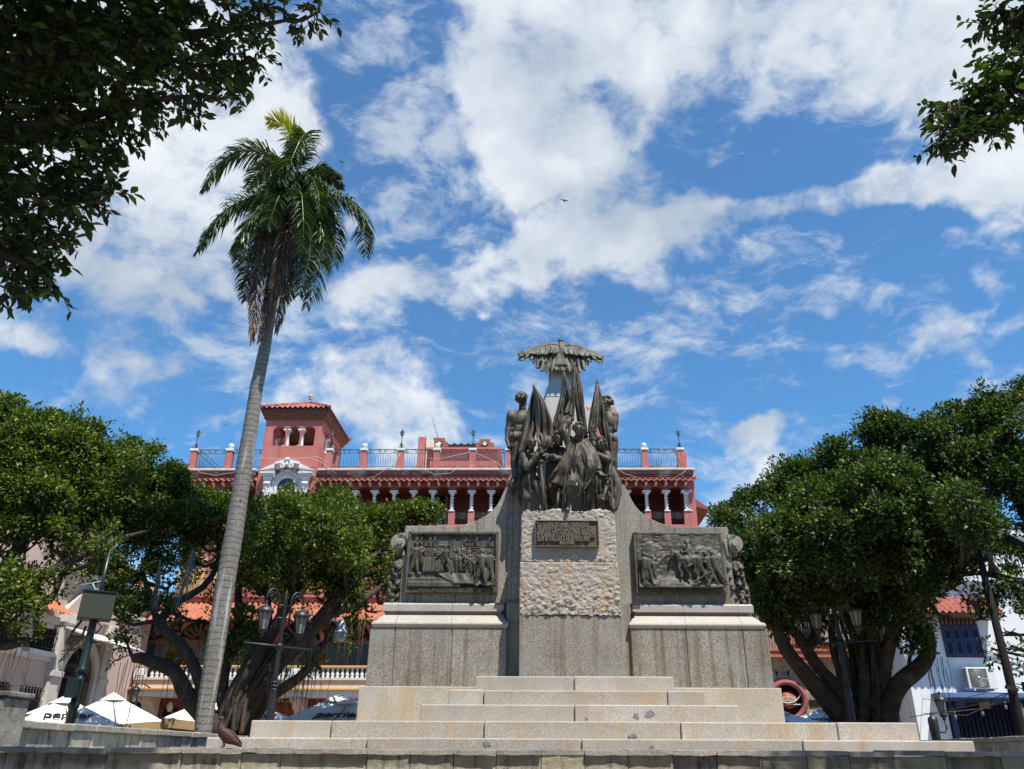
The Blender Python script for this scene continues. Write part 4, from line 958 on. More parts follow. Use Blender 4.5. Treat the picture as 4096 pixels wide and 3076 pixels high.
for px, hh in ((1700, .9), (1708, .7), (1712, 1.1), (2005, .8), (2012, 1.2), (2018, .6)):
    a = Q(px, 1860, 2.5); m = MB(); m.tube([(a[0], 2.5, z0), (a[0]+.03, 2.5, z0+hh)], .05, 7); m.box((a[0]-.1, 2.42, z0+.3), (a[0]+.12, 2.58, z0+.55)); part(m, 'roof_pipe', MAT['grey_metal'] if px % 2 else MAT['iron'], 0, pe)
a = Q(1680, 1866, 1.5); m = MB(); m.box((a[0]-.3, 1.2, zp-.02), (a[0]+.5, 1.8, zp+.18)); a = Q(2010, 1866, 1.5); m.box((a[0]-.3, 1.2, zp-.02), (a[0]+.4, 1.8, zp+.3)); part(m, 'roof_tank', MAT['white'], .02, pe)
# second tower roof showing behind the bronze group
m = MB(); s0 = Q(2338, 1640, 9); s1 = Q(2466, 1640, 9); xa, xb, ze = s0[0], s1[0], s0[1]
m.box((xa+.5, 9.4, zp), (xb-.5, 12, ze-.1)); back = part(m, 'rear_tower', MAT['pink'])
m = MB(); tiles(m, xa, xb, 9.0, ze-.05, 10.6, ze+.9, per=.27, rows=5); part(m, 'rear_tower_roof', MAT['tile'], 0, back)
# middle floors: shutters, balcony floor roof
m = MB(); zt_ = hz(2410, -.2); zb_ = hz(2482, -1.9); tiles(m, xL-.2, xR, -1.9, zb_, -.02, zt_, per=.26, amp=.05, rows=8); part(m, 'balcony_roof', MAT['tile_orange'])
m = MB(); m.box((xL-.1, -.10, zt_+.02), (xR, .36, zt_+.22)); m.box((xL-.1, -.22, zt_+.22), (xR, .36, zt_+.34)); part(m, 'string_course', MAT['pink'], .02)
for px in (760, 905, 1060, 1240, 1420, 1560, 1720, 2560, 2700):
    x = hx(px, 2340, .36); za, zb2 = hz(2395, .36), hz(2230, .36)
    m = MB(); m.box((x-.62, .28, za), (x+.62, .37, zb2)); w = part(m, 'window', MAT['yellow'])
    m = MB()
    for k in range(22): m.box((x-.5, .25, za+.1+(zb2-za-.2)*k/22), (x+.5, .29, za+.1+(zb2-za-.2)*(k+.55)/22))
    part(m, 'louvres', MAT['yellow'], 0, w)
    m = MB()
    for z in (za+.05, za+.85): m.tube([(x-.75, .0, z), (x+.75, .0, z)], .02, 5)
    for k in range(15): m.tube([(x-.75+k*.107, .0, za+.05), (x-.75+k*.107, .0, za+.85)], .012, 4)
    part(m, 'window_railing', MAT['iron'], 0, w)
# first floor balcony
db = -1.7; zbt, zbb = hz(2664, db), hz(2716, db); zsl = hz(2762, db); bxL, bxR = hx(540, 2700, db), xR
m = MB(); m.box((bxL, -.3, zsl), (bxR, .36, hz(2482, -.3)+.1)); part(m, 'balcony_wall', MAT['pink_dark'])
m = MB(); m.box((bxL-.05, db-.12, zbt-.10), (bxR, db+.14, zbt)); part(m, 'balustrade_rail', MAT['ochre'], .02)
m = MB(); m.box((bxL, db-.10, zbb-.07), (bxR, db+.12, zbb+.03)); m.box((bxL, db-.02, zsl+.08), (bxR, -.3, zbb-.07)); part(m, 'balcony_slab', MAT['cream'], .01)
m = MB(); m.box((bxL-.16, db-.16, zsl-.02), (bxR, -.3, zsl+.08)); part(m, 'slab_moulding', MAT['ochre'], .02)
m = MB(); m.box((bxL-.05, db-.04, zsl-.26), (bxR, -.3, zsl-.02)); part(m, 'slab_fascia', MAT['white'], .01)
hB = zbt-.10-zbb-.03
bp = MB(); bp.lathe([(.075, 0), (.075, .05), (.05, .07), (.085, hB*.30), (.085, hB*.38), (.045, hB*.62), (.05, hB*.66), (.036, hB*.86), (.07, hB*.93), (.07, hB)], (0, 0, 0), 12)
bme = bp.mesh('baluster'); bme.materials.append(MAT['white']); x = bxL+.75; nb = 0; xend = hx(1478, 2690, db)+.3
pedx = [bxL+.25, hx(1010, 2690, db), hx(1188, 2690, db)]
while x < xend and nb < 98:
    if all(abs(x-p_) > .34 for p_ in pedx):
        o = link('baluster', bme, ht); o.location = (x, db, zbb+.03); nb += 1
    x += .215
for p_ in pedx:
    m = MB(); m.box((p_-.27, db-.11, zbb+.02), (p_+.27, db+.12, zbt-.10)); m.box((p_-.18, db-.13, zbb+.1), (p_+.18, db-.1, zbt-.18)); part(m, 'balustrade_pedestal', MAT['white'], .02)
# arched french windows on the balcony
for px in (586, 790, 992, 1194, 1395, 1597, 2600, 2760):
    x = hx(px, 2600, -.3); zb3 = zsl+.3; zsp_ = hz(2568, -.3); hw_ = .98; zcr = hw_*.95
    m = MB()
    for k in range(16):
        a0, a1 = PI*k/16, PI*(k+1)/16; m.prism([(x+r*math.cos(a), zsp_+r*.95*math.sin(a)) for r, a in ((hw_, a0), (hw_+.2, a0), (hw_+.2, a1), (hw_, a1))], -.38, -.28)
    w = part(m, 'arched_window', MAT['pink'])
    m = MB(); m.prism([(x+hw_*math.cos(a), zsp_+hw_*.95*math.sin(a)) for a in np.linspace(0, PI, 18)], -.34, -.27); part(m, 'fanlight', MAT['dark'], 0, w)
    m = MB()
    for k in range(9): a = PI*(k+.5)/9; m.prism([(x+.25*math.cos(a-.12), zsp_+.25*math.sin(a-.12)), (x+.8*math.cos(a-.06), zsp_+.76*math.sin(a-.06)), (x+.86*math.cos(a), zsp_+.82*math.sin(a)), (x+.8*math.cos(a+.06), zsp_+.76*math.sin(a+.06)), (x+.25*math.cos(a+.12), zsp_+.25*math.sin(a+.12))], -.37, -.345)
    part(m, 'fan_tracery', MAT['wood'], 0, w)
    m = MB(); m.box((x-hw_, -.40, zsp_-.1), (x+hw_, -.28, zsp_+.06))
    for k in range(5): xx = x-hw_+k*hw_/2; m.box((xx-.06, -.38, zb3), (xx+.06, -.28, zsp_-.1))
    part(m, 'joinery', MAT['wood'], .01, w)
    m = MB(); m.box((x-hw_, -.33, zb3), (x+hw_, -.27, zsp_-.1)); part(m, 'pane', MAT['glass_teal'], 0, w)
# ground floor, corbels, gilt sign letters
m = MB(); m.box((bxL+.1, -.32, 0), (xR, .3, zsl-.2)); part(m, 'ground_floor_wall', pmat('deep red plaster', (.20, .05, .04), .85, .2, var=.12))
for px in (600, 1198, 1700, 2400):
    x = hx(px, 2790, -.9); m = MB(); prof = [(-.36, -.26), (-1.5, -.26), (-1.5, -.45), (-1.1, -.55), (-.95, -.72), (-.62, -.80), (-.60, -1.3), (-.36, -1.45)]
    m.prism([(y_, zsl+z_) for y_, z_ in prof], -.26, .26); V = m.v[0]; m.v[0] = np.stack([x+V[:, 1], V[:, 0], V[:, 2]], 1); part(m, 'corbel', MAT['pale_pink'], .03)
    m = MB(); m.ell((x+.75, -.40, zsl-.62), (.14, .12, .22)); part(m, 'wall_speaker', MAT['cream'])
sx0, sx1 = hx(905, 2800, -.36), hx(1180, 2800, -.36)
m = MB(); m.box((sx0-.2, -.36, hz(2825, -.36)), (sx1+.2, -.31, hz(2778, -.36))); part(m, 'sign_board', pmat('sign board', (.10, .03, .025), .6, .3))
put_text('sign_lettering', 'CASABLANCA', .36, MAT['gold'], ht, Matrix.Translation(((sx0+sx1)/2, -.37, hz(2800, -.37))) @ FRONT, fit=(sx1-sx0), ext=.02, bold=.004)
for px, w_ in ((760, 70), (900, 60), (1290, 60), (1440, 60), (690, 40)):
    x = hx(px, 2850, -.33); m = MB(); m.box((x-.5, -.36, 0), (x+.5, -.3, hz(2835, -.36))); d_ = part(m, 'doorway', MAT['dark'])
    m = MB(); 
    for k in range(3): m.box((x-.5+k*.46, -.40, 0), (x-.42+k*.46, -.36, hz(2835, -.36)))
    part(m, 'door_frame', MAT['wood'], 0, d_)
# slack wires along the cornice
for pts in ([(775, 1868), (800, 1890), (860, 1902), (940, 1888), (1040, 1830), (1150, 1838), (1270, 1826), (1320, 1853)], [(1600, 1815), (1560, 1868), (1500, 1905), (1470, 1912)], [(1680, 1872), (1740, 1898), (1800, 1893), (1835, 1870)], [(1905, 1812), (1990, 1850), (2040, 1900)], [(1240, 1830), (1290, 1850), (1345, 1895)], [(2450, 1862), (2500, 1895), (2555, 1912)], [(2700, 1908), (2730, 1893), (2752, 1872)], [(1680, 1830), (1760, 1836), (1880, 1808)]):
    P = [HL.p(x_, y_, -.55) for x_, y_ in pts]; m = MB(); m.tube(P, .011, 4); part(m, 'slack_wire', MAT['pale_pink'])
m = MB(); P = [HL.p(x_, y_, -.4) for x_, y_ in ((2720, 1812), (2735, 1860), (2748, 1915))]; m.tube(P, .014, 4); part(m, 'slack_wire', MAT['iron'])
# potted palm on the roof terrace
tp = HL.loc+Rz @ Vector((hx(2622, 1866, 2.0), 2.0, zp-.1))
pl = thing('terrace_palm', 'small yellowing palm in a tub on the hotel roof terrace', 'palm', tp)
m = MB(); m.tube([tp, tp+Vector((.02, 0, .5)), tp+Vector((0, 0, .9))], [.09, .07, .08], 8); m.lathe([(.2, 0), (.26, .3), (.24, .3)], tp, 12); m.build('trunk', MAT['bark'], pl)
m = MB(); r = random.Random(3)
for k in range(22):
    a = r.uniform(0, 2*PI); e_ = r.uniform(-1.0, 1.0); c = tp+Vector((0, 0, .95)); L_ = r.uniform(.35, .6)
    dd = Vector((math.cos(a)*math.cos(e_), math.sin(a)*math.cos(e_)*.7, math.sin(e_)))
    for f in range(9):
        b_ = dd+Vector((r.uniform(-.5, .5), r.uniform(-.5, .5), r.uniform(-.5, .5))); b_.normalize(); e1 = c+dd*L_*.5+b_*L_*.6; sd_ = b_.cross(Vector((0, 1, .2))).normalized()*.02
        m.add([c+dd*L_*.4-sd_, c+dd*L_*.4+sd_, e1-Vector((0, 0, .08))], [(0, 1, 2)])
m.build('crown', pmat('yellowed fan leaves', (.42, .33, .12), .7, .3, var=.4, vscale=6, alt=(.5, .40, .22)), pl)
# lower tiled annexe roof on the far right end of the hotel
m = MB(); a = HL.p(2772, 1985, .5); m.prism([(a.x-.1, a.z-.5), (a.x+.75, a.z-.75), (a.x+.75, a.z-.65), (a.x-.1, a.z-.02)], .4, 4); part(m, 'side_eave', MAT['eave_brick'])
# ------------------------------------------------------------------ bronze figures on the pillar
def J(zx, zy, Y): return at(1900+zx*.4818, 1300+zy*.4818, Y)
ZT = zu1-.03                                               # top of the rough block the figures stand on
def capsule(m, a, b, ra, rb, n=12, bulge=1.0, bpos=.35):
    a, b = Vector(a), Vector(b); N = 6
    m.tube([a.lerp(b, i/N) for i in range(N+1)], [(ra+(rb-ra)*i/N)*(1+(bulge-1)*math.exp(-((i/N-bpos)/.28)**2)) for i in range(N+1)], n)
    m.ell(a, ra, nu=n, nv=8); m.ell(b, rb, nu=n, nv=8)
def head(m, c, h, yaw=0.0, pitch=0.0, roll=0.0, hair='short', seed=1, face=True):
    R = Matrix.Rotation(yaw, 3, 'Z') @ Matrix.Rotation(pitch, 3, 'X') @ Matrix.Rotation(roll, 3, 'Y'); c = Vector(c)
    P = lambda x, y, z: c+R @ Vector((x*h, y*h, z*h))
    E = lambda p, r, **k: m.ell(P(*p), tuple(q*h for q in r), R, **k)
    E((0, .06, .10), (.345, .42, .40)); E((0, -.12, -.10), (.28, .29, .40)); E((0, -.25, -.40), (.165, .15, .11)); E((0, -.12, -.32), (.24, .24, .16))
    if face:
        m.tube([P(0, -.385, .13), P(0, -.47, .0), P(0, -.535, -.105)], [.035*h, .045*h, .066*h], 8); E((0, -.49, -.115), (.08, .06, .045), nu=8, nv=6)
        for s in (-1, 1):
            E((s*.135, -.375, .135), (.125, .075, .04), nu=8, nv=6); E((s*.13, -.33, .05), (.065, .05, .045), nu=8, nv=6); E((s*.18, -.30, -.08), (.10, .09, .09), nu=8, nv=6)
        E((0, -.405, -.225), (.105, .045, .026), nu=8, nv=6); E((0, -.40, -.275), (.09, .045, .026), nu=8, nv=6)
    for s in (-1, 1): E((s*.345, .03, -.02), (.035, .075, .12), nu=8, nv=6)
    r = random.Random(seed)
    n = {'short': 46, 'curly': 70, 'wild': 80, 'none': 0}[hair]
    for k in range(n):
        a = r.uniform(0, 2*PI); e_ = r.uniform(-.25, 1.5); d = Vector((math.cos(a)*math.cos(e_), math.sin(a)*math.cos(e_), math.sin(e_)))
        if d.y < -.35 and d.z < .62: continue
        if d.z < -.05 and abs(d.x) > .8 and hair == 'short': continue
        q = (d.x*.36, .05+d.y*.43, .12+d.z*.40)
        w = {'short': .055, 'curly': .085, 'wild': .115}[hair]*r.uniform(.7, 1.3)
        m.ell(P(*q), (w*h, w*1.5*h, w*h), R @ Matrix.Rotation(r.uniform(-1, 1), 3, 'Z'), nu=7, nv=5)
        if hair == 'wild': m.tube([P(*q), P(q[0]*1.15, q[1]*1.2, q[2]-.10), P(q[0]*1.2, q[1]*1.3, q[2]-.2)], [w*h, w*.8*h, w*.3*h], 6)
def hand_on_pole(m, c, axis, out, s=1.0, thumb=1):
    """fist closed round a pole: axis = pole direction, out = direction from wrist to knuckles"""
    ax_ = Vector(axis).normalized(); o = Vector(out).normalized(); o = (o-ax_*o.dot(ax_)).normalized(); b = ax_.cross(o); c = Vector(c)
    R = Matrix((o, b, ax_)).transposed()
    m.ell(c-o*.045*s, (.045*s, .030*s, .048*s), R, nu=10, nv=8)
    for k in range(4):
        z = (k-1.5)*.026*s; rad = .040*s*(1-.06*abs(k-1.2))
        pts = [c+ax_*z+o*(rad*math.cos(t))+b*(rad*math.sin(t)*1.05) for t in np.linspace(2.6, -1.6, 9)]
        m.tube(pts, [.0165*s]*4+[.0155*s]*3+[.0135*s, .010*s], 7)
    pts = [c-o*.045*s-b*.02*s+ax_*.035*s*thumb, c-b*.042*s+ax_*.05*s*thumb, c+o*.025*s-b*.035*s+ax_*.055*s*thumb, c+o*.045*s-b*.012*s+ax_*.05*s*thumb]
    m.tube(pts, [.019*s, .018*s, .015*s, .011*s], 7)
def open_hand(m, wrist, d, up, s=1.0, side=1):
    d = Vector(d).normalized(); u = Vector(up); u = (u-d*u.dot(d)).normalized(); w = d.cross(u)*side; a = Vector(wrist)
    R = Matrix((d, w, u)).transposed(); m.ell(a+d*.05*s, (.06*s, .046*s, .022*s), R, nu=10, nv=8)
    for k, L_ in enumerate((.075, .09, .085, .065)):
        b = a+d*.10*s+w*(k-1.5)*.024*s; sp = (k-1.5)*.10
        dd = (d+w*sp).normalized(); m.tube([b-d*.02*s, b+dd*L_*.45*s+u*.006, b+dd*L_*.8*s+u*.022*s, b+dd*L_*s+u*.045*s], [.0155*s, .0145*s, .013*s, .010*s], 7)
    m.tube([a+d*.02*s-w*.035*s, a+d*.05*s-w*.07*s+u*.015*s, a+d*.085*s-w*.085*s+u*.03*s], [.019*s, .017*s, .012*s], 7)
def poly(pts, n):
    P = np.array([tuple(J(*p)) for p in pts]); d = np.r_[0, np.cumsum(np.linalg.norm(np.diff(P, axis=0), axis=1))]
    t_ = np.linspace(0, d[-1], n); o = np.stack([np.interp(t_, d, P[:, k]) for k in range(3)], 1)
    for _ in range(3): o[1:-1] = .25*o[:-2]+.5*o[1:-1]+.25*o[2:]
    return o
def cloth(m, left, right, folds=3, amp=.05, th=.03, bulge=.05, nu=40, nv=44, skew=.3, ph=0.0, seed=1, ramp=(.25, 1.0), crease=.012, wave=.0):
    amp *= 1.35; L, R = poly(left, nv), poly(right, nv); P = np.zeros((nv, nu, 3))
    for i in range(nv):
        v = i/(nv-1); e_ = ramp[0]+(ramp[1]-ramp[0])*v
        for j in range(nu):
            u = j/(nu-1); uu = u+.05*math.sin(4*v+seed)+.03*math.sin(9*u+2*v)+.16*noise.noise(Vector((u*1.8, v*1.5, seed)))
            p = L[i]*(1-u)+R[i]*u
            a = 2*PI*(folds*uu+skew*v)+ph; f = (abs(math.sin(a/2))**.8)*2-1.1+.35*math.sin(a*1.7+seed)
            off = amp*e_*f*(.65+.7*noise.noise(Vector((u*3.1, v*1.3, seed+4)))+.35*abs(noise.noise(Vector((u*5, v*4, seed+9)))))+bulge*math.sin(PI*u)*math.sin(PI*min(1, v*1.1+.12))+crease*noise.noise(Vector((p[0]*7+seed, p[2]*3.2, p[1]*7)))*2
            P[i, j] = (p[0]+wave*math.sin(7*v+seed)*.5, p[1]-off, p[2]+.004*math.sin(a))
    m.slab(P, th)
STONE = dict(vox=.0115)
def finish(m, name, parent, mat='bronze', vox=.0115, sm=1):
    o = m.build(name, MAT[mat], parent); remeshed(o, vox, sm, .35); return o
def torso(m, neck, shL, shR, hip, s=1.0, nude=False):
    neck, shL, shR, hip = map(Vector, (neck, shL, shR, hip)); mid = (shL+shR)/2; ax_ = (shR-shL).normalized(); W_ = (shR-shL).length/2
    up = (mid-hip).normalized(); fw = ax_.cross(up).normalized(); R = Matrix((ax_, fw, ax_.cross(fw).normalized()*1)).transposed()
    R = Matrix((ax_, -fw, up)).transposed()
    chest = hip.lerp(mid, .72); waist = hip.lerp(mid, .33)
    m.ell(chest, (W_*.95, .145*s, .21*s), R, nu=18, nv=12); m.ell(waist, (W_*.72, .115*s, .19*s), R, nu=18, nv=12); m.ell(hip, (W_*.80, .13*s, .15*s), R, nu=18, nv=12)
    capsule(m, shL.lerp(shR, .12)-up*.03, shL.lerp(shR, .88)-up*.03, .085*s, .085*s); capsule(m, mid-up*.02, neck+up*.05, .072*s, .06*s)
    return R
def arm(m, sh, el_, ha, s=1.0, sleeve=1.0, cuff=True):
    capsule(m, sh, el_, .080*s*sleeve, .058*s*sleeve, bulge=1.14); capsule(m, el_, Vector(el_).lerp(Vector(ha), .93), .060*s*sleeve, .040*s*(sleeve if cuff else 1), bulge=1.12, bpos=.25)
    m.ell(sh, .092*s*sleeve)
    if cuff:
        a, b = Vector(el_).lerp(Vector(ha), .55), Vector(el_).lerp(Vector(ha), .82); m.tube([a, b], [.066*s, .078*s], 14)
def leg(m, hip, kn, ft, s=1.0, boot=True, d=Vector((0, -1, 0)), foot=True):
    capsule(m, hip, kn, .115*s, .075*s, bulge=1.06); capsule(m, kn, ft, .074*s, .048*s, bulge=1.22, bpos=.25)
    if boot: k, f = Vector(kn), Vector(ft); m.tube([k.lerp(f, .10), k.lerp(f, .22), k.lerp(f, .35)], [.088*s, .092*s, .088*s], 14)
    if foot:
        f = Vector(ft); d = Vector(d).normalized(); m.ell(f+d*.085*s+Vector((0, 0, -.025)), (.055*s, .055*s, .045*s), nu=10, nv=7); capsule(m, f+Vector((0, 0, -.01)), f+d*.15*s-Vector((0, 0, .03)), .055*s, .042*s)
def statue(label, base, grp='bronze figures crowded on the pillar'):
    return thing('bronze_statue', label, 'statue', base, grp)
def fitz(p, z): return Vector((p.x, p.y, z))
# --- leader in a poncho, one arm raised to the tall flag
A = statue('bronze man in a draped poncho striding with one arm raised to a tall flagpole', fitz(J(850, 1540, 15.45), ZT))
m = MB()
torso(m, J(860, 948, 15.46), J(792, 972, 15.45), J(932, 972, 15.47), J(850, 1225, 15.5), 1.0)
capsule(m, J(860, 960, 15.42), J(858, 900, 15.35), .075, .064); head(m, J(858, 868, 15.29), .30, .08, .20, .05, 'curly', 4)
for s_, x in ((-1, 835), (1, 884)): m.slab(np.array([[tuple(J(x+s_*a-s_*6, 918+b, 15.33+.02*abs(a-10)/10)) for a in (0, 10, 22)] for b in (0, 14, 34)]), .018)   # high collar
arm(m, J(790, 968, 15.45), J(716, 884, 15.34), J(795, 782, 15.40), 1.12, 1.12)
cloth(m, [(704, 850, 15.34), (702, 890, 15.34), (742, 970, 15.36), (765, 1060, 15.37)], [(752, 830, 15.30), (765, 890, 15.30), (785, 965, 15.32), (800, 1060, 15.32)], 2, .04, .035, .06, 26, 26, .4, .3, 7)
cloth(m, [(690, 850, 15.46), (702, 795, 15.48), (748, 735, 15.5), (812, 706, 15.5)], [(730, 860, 15.42), (742, 812, 15.42), (772, 764, 15.45), (826, 736, 15.47)], 2, .035, .03, .04, 22, 22, .4, .3, 9)
hand_on_pole(m, J(800, 772, 15.40), J(827, 300, 15.5)-J(730, 1520, 15.2), J(800, 775, 15.4)-J(716, 884, 15.34), 1.25)
arm(m, J(932, 975, 15.47), J(1000, 1110, 15.36), J(1040, 1215, 15.20), 1.0, 1.0)
open_hand(m, J(1030, 1212, 15.20), J(1075, 1262, 15.10)-J(1030, 1212, 15.2), (.2, -.5, .8), 1.25, -1)
leg(m, J(830, 1235, 15.45), J(806, 1292, 15.20), fitz(J(762, 1520, 15.32), ZT+.06), 1.12)
leg(m, J(880, 1235, 15.5), J(945, 1335, 15.52), fitz(J(968, 1530, 15.6), ZT+.06), 1.1, d=(.4, -.9, 0))
m.tube([J(806, 1285, 15.16), J(798, 1330, 15.19), J(792, 1360, 15.22)], [.085, .112, .09], 16)
cloth(m, [(775, 985, 15.40), (732, 1080, 15.38), (672, 1190, 15.36), (598, 1302, 15.38)], [(835, 975, 15.35), (815, 1090, 15.30), (790, 1200, 15.26), (742, 1348, 15.28)], 3, .07, .034, .06, seed=2, skew=.5)
cloth(m, [(802, 982, 15.36), (790, 1060, 15.32), (775, 1150, 15.28), (800, 1245, 15.22)], [(905, 980, 15.36), (890, 1090, 15.28), (868, 1210, 15.24), (866, 1330, 15.26)], 3, .05, .034, .08, seed=5, skew=.7, ph=1)
cloth(m, [(838, 982, 15.36), (835, 1080, 15.28), (846, 1200, 15.26), (862, 1320, 15.28), (846, 1434, 15.32)], [(962, 968, 15.42), (1010, 1075, 15.36), (1034, 1182, 15.24), (985, 1262, 15.30), (905, 1380, 15.34)], 4, .085, .036, .10, 52, 56, -.35, .4, 3, (.3, 1.1))
cloth(m, [(905, 958, 15.44), (960, 1040, 15.32), (1000, 1120, 15.24), (1020, 1195, 15.16)], [(962, 966, 15.46), (1012, 1060, 15.36), (1038, 1140, 15.30), (1050, 1200, 15.2)], 2, .04, .03, .04, 22, 26, .3, 2, 8)
finish(m, 'body', A)
# --- soldier gripping the flagpole on the left
B_ = statue('bronze soldier in an open coat gripping a flagpole below the left flag', fitz(J(490, 1540, 15.5), ZT))
m = MB(); torso(m, J(466, 1042, 15.48), J(410, 1082, 15.48), J(524, 1080, 15.5), J(468, 1290, 15.55), .98)
capsule(m, J(466, 1050, 15.48), J(467, 1010, 15.45), .066, .058); head(m, J(466, 982, 15.36), .28, .25, .18, 0, 'short', 6)
arm(m, J(408, 1092, 15.48), J(425, 1185, 15.30), J(536, 1060, 15.26), .98, 1.1); hand_on_pole(m, J(541, 1052, 15.27), J(487, 480, 15.5)-J(578, 1530, 15.25), J(541, 1052, 15.27)-J(425, 1185, 15.30), 1.2)
arm(m, J(526, 1090, 15.5), J(545, 1180, 15.42), J(535, 1110, 15.3), .95, 1.1)
leg(m, J(438, 1295, 15.55), J(428, 1400, 15.48), fitz(J(440, 1525, 15.52), ZT+.06), 1.05, d=(-.2, -1, 0)); leg(m, J(500, 1295, 15.55), J(546, 1400, 15.42), fitz(J(588, 1525, 15.45), ZT+.06), 1.05, d=(.4, -.9, 0))
cloth(m, [(430, 1200, 15.40), (410, 1290, 15.42), (395, 1380, 15.46)], [(470, 1180, 15.36), (455, 1290, 15.38), (470, 1400, 15.46)], 2, .03, .028, .03, 22, 24, 0, 0, 4); cloth(m, [(500, 1190, 15.40), (540, 1290, 15.42), (560, 1360, 15.50)], [(545, 1180, 15.44), (580, 1290, 15.5), (600, 1380, 15.55)], 2, .03, .028, .03, 22, 24, 0, 0, 5)
cloth(m, [(405, 1040, 15.5), (372, 1100, 15.5), (358, 1160, 15.48), (378, 1225, 15.46)], [(440, 1048, 15.42), (415, 1080, 15.42), (395, 1130, 15.42), (382, 1228, 15.44)], 2, .03, .03, .03, 20, 26, 0, 0, 6)
for k in range(4): m.ell(J(478+k*3, 1130+k*26, 15.33), .017, nu=7, nv=5)
m.tube([J(440, 1062, 15.40), J(468, 1080, 15.34), J(496, 1062, 15.42)], [.03, .035, .03], 8)
finish(m, 'body', B_)
# --- man with folded arms
C_ = statue('bronze man with folded arms and long coat standing between the first two flagpoles', fitz(J(650, 1540, 15.7), ZT))
m = MB(); torso(m, J(678, 1000, 15.66), J(598, 1034, 15.62), J(722, 1040, 15.64), J(655, 1280, 15.72), 1.0)
capsule(m, J(680, 1005, 15.62), J(683, 970, 15.48), .066, .058); head(m, J(686, 942, 15.42), .28, .2, .18, 0, 'curly', 9)
arm(m, J(596, 1040, 15.6), J(585, 1102, 15.42), J(690, 1108, 15.36), 1.02, 1.12); arm(m, J(722, 1048, 15.62), J(712, 1115, 15.44), J(620, 1085, 15.34), 1.0, 1.1)
for c, d in (((690, 1106, 15.36), (.03, -.3, .5)), ((618, 1082, 15.34), (-.3, -.3, .5))): open_hand(m, J(*c), (math.copysign(1, c[0]-650), -.1, .1), (0, -1, .2), 1.0, 1)
leg(m, J(625, 1290, 15.72), J(622, 1400, 15.7), fitz(J(620, 1530, 15.7), ZT+.06), 1.05); leg(m, J(690, 1290, 15.72), J(695, 1400, 15.68), fitz(J(700, 1530, 15.68), ZT+.06), 1.05)
cloth(m, [(592, 1140, 15.56), (588, 1260, 15.56), (596, 1400, 15.58), (604, 1490, 15.6)], [(700, 1140, 15.54), (705, 1260, 15.56), (715, 1400, 15.6), (722, 1490, 15.62)], 4, .045, .03, .04, 34, 34, 0, 0, 7); m.tube([J(592, 1150, 15.52), J(645, 1160, 15.46), J(705, 1150, 15.52)], [.035, .04, .035], 8)
for k in range(5):
    for s_ in (-1, 1): m.ell(J(655+s_*18, 1022+k*22, 15.47), .015, nu=7, nv=5)
finish(m, 'body', C_)
# --- wounded man with bandaged brow on the right
D_ = statue('bronze man with bandaged forehead holding the right flag with one raised fist', fitz(J(1050, 1540, 15.6), ZT))
m = MB(); torso(m, J(1046, 1045, 15.58), J(1000, 1072, 15.56), J(1096, 1078, 15.6), J(1062, 1270, 15.66), .95)
capsule(m, J(1046, 1050, 15.57), J(1045, 1015, 15.52), .062, .056); head(m, J(1043, 985, 15.42), .28, -.35, .28, 0, 'curly', 12)
hc = J(1043, 985, 15.48); Rh = Matrix.Rotation(-.35, 3, 'Z'); m.tube([hc+Rh @ Vector((.112*math.cos(a), -.01+.125*math.sin(a), .045+.012*math.sin(2*a))) for a in np.linspace(0, 2*PI, 22)], .026, 8)
for k in range(3): m.tube([hc+Rh @ Vector((.10, -.03, .05)), hc+Rh @ Vector((.13, .0, .02-.03*k)), hc+Rh @ Vector((.14, .02, -.06-.03*k))], [.025, .018, .01], 7)
arm(m, J(1000, 1070, 15.56), J(985, 1005, 15.42), J(966, 928, 15.40), .95, 1.15); hand_on_pole(m, J(968, 915, 15.42), J(1015, 440, 15.5)-J(930, 1540, 15.35), (-.5, -.8, .1), 1.25)
arm(m, J(1096, 1085, 15.6), J(1104, 1118, 15.36), J(1018, 1075, 15.38), .95, 1.2); hand_on_pole(m, J(1012, 1072, 15.40), (.2, -.1, 1), (-1, -.3, .2), 1.05)
leg(m, J(1040, 1280, 15.65), J(1030, 1400, 15.6), fitz(J(1030, 1530, 15.6), ZT+.06), 1.02, d=(.2, -1, 0)); leg(m, J(1085, 1280, 15.66), J(1100, 1400, 15.66), fitz(J(1110, 1530, 15.7), ZT+.06), 1.02)
cloth(m, [(1005, 1180, 15.52), (1000, 1290, 15.5), (1000, 1400, 15.54)], [(1100, 1180, 15.56), (1100, 1290, 15.54), (1095, 1390, 15.58)], 3, .04, .03, .03, 30, 28, 0, 1, 4)
cloth(m, [(1085, 1140, 15.50), (1075, 1180, 15.46), (1085, 1260, 15.46), (1110, 1300, 15.5)], [(1135, 1150, 15.52), (1145, 1200, 15.5), (1140, 1260, 15.5), (1135, 1300, 15.52)], 2, .05, .03, .03, 22, 24, .4, 1, 5)
finish(m, 'body', D_)
m = MB(); m.tube([J(1108, 1290, 15.36), J(1092, 1335, 15.34)], [.024, .03], 8); m.tube([J(1095+40*math.sin(a), 1310-34*math.cos(a), 15.34) for a in np.linspace(-.3, 2.9, 12)], .016, 7); m.tube([J(1068, 1335, 15.33), J(1118, 1345, 15.36)], .02, 7)
m.tube([J(1092, 1338, 15.34), J(1062, 1450, 15.34), J(1034, 1545, 15.36)], [.032, .034, .026], 9); m.tube([J(1068, 1440, 15.34), J(1056, 1462, 15.34)], .042, 9); m.build('sword', MAT['bronze'], D_)
m = MB(); m.tube([J(700, 1355, 15.30), J(690, 1385, 15.30)], [.02, .026], 8); m.tube([J(676, 1386, 15.3), J(712, 1392, 15.3)], .018, 7); m.tube([J(690, 1390, 15.3), J(682, 1540, 15.32)], [.03, .03], 8); m.build('sword', MAT['bronze'], C_)
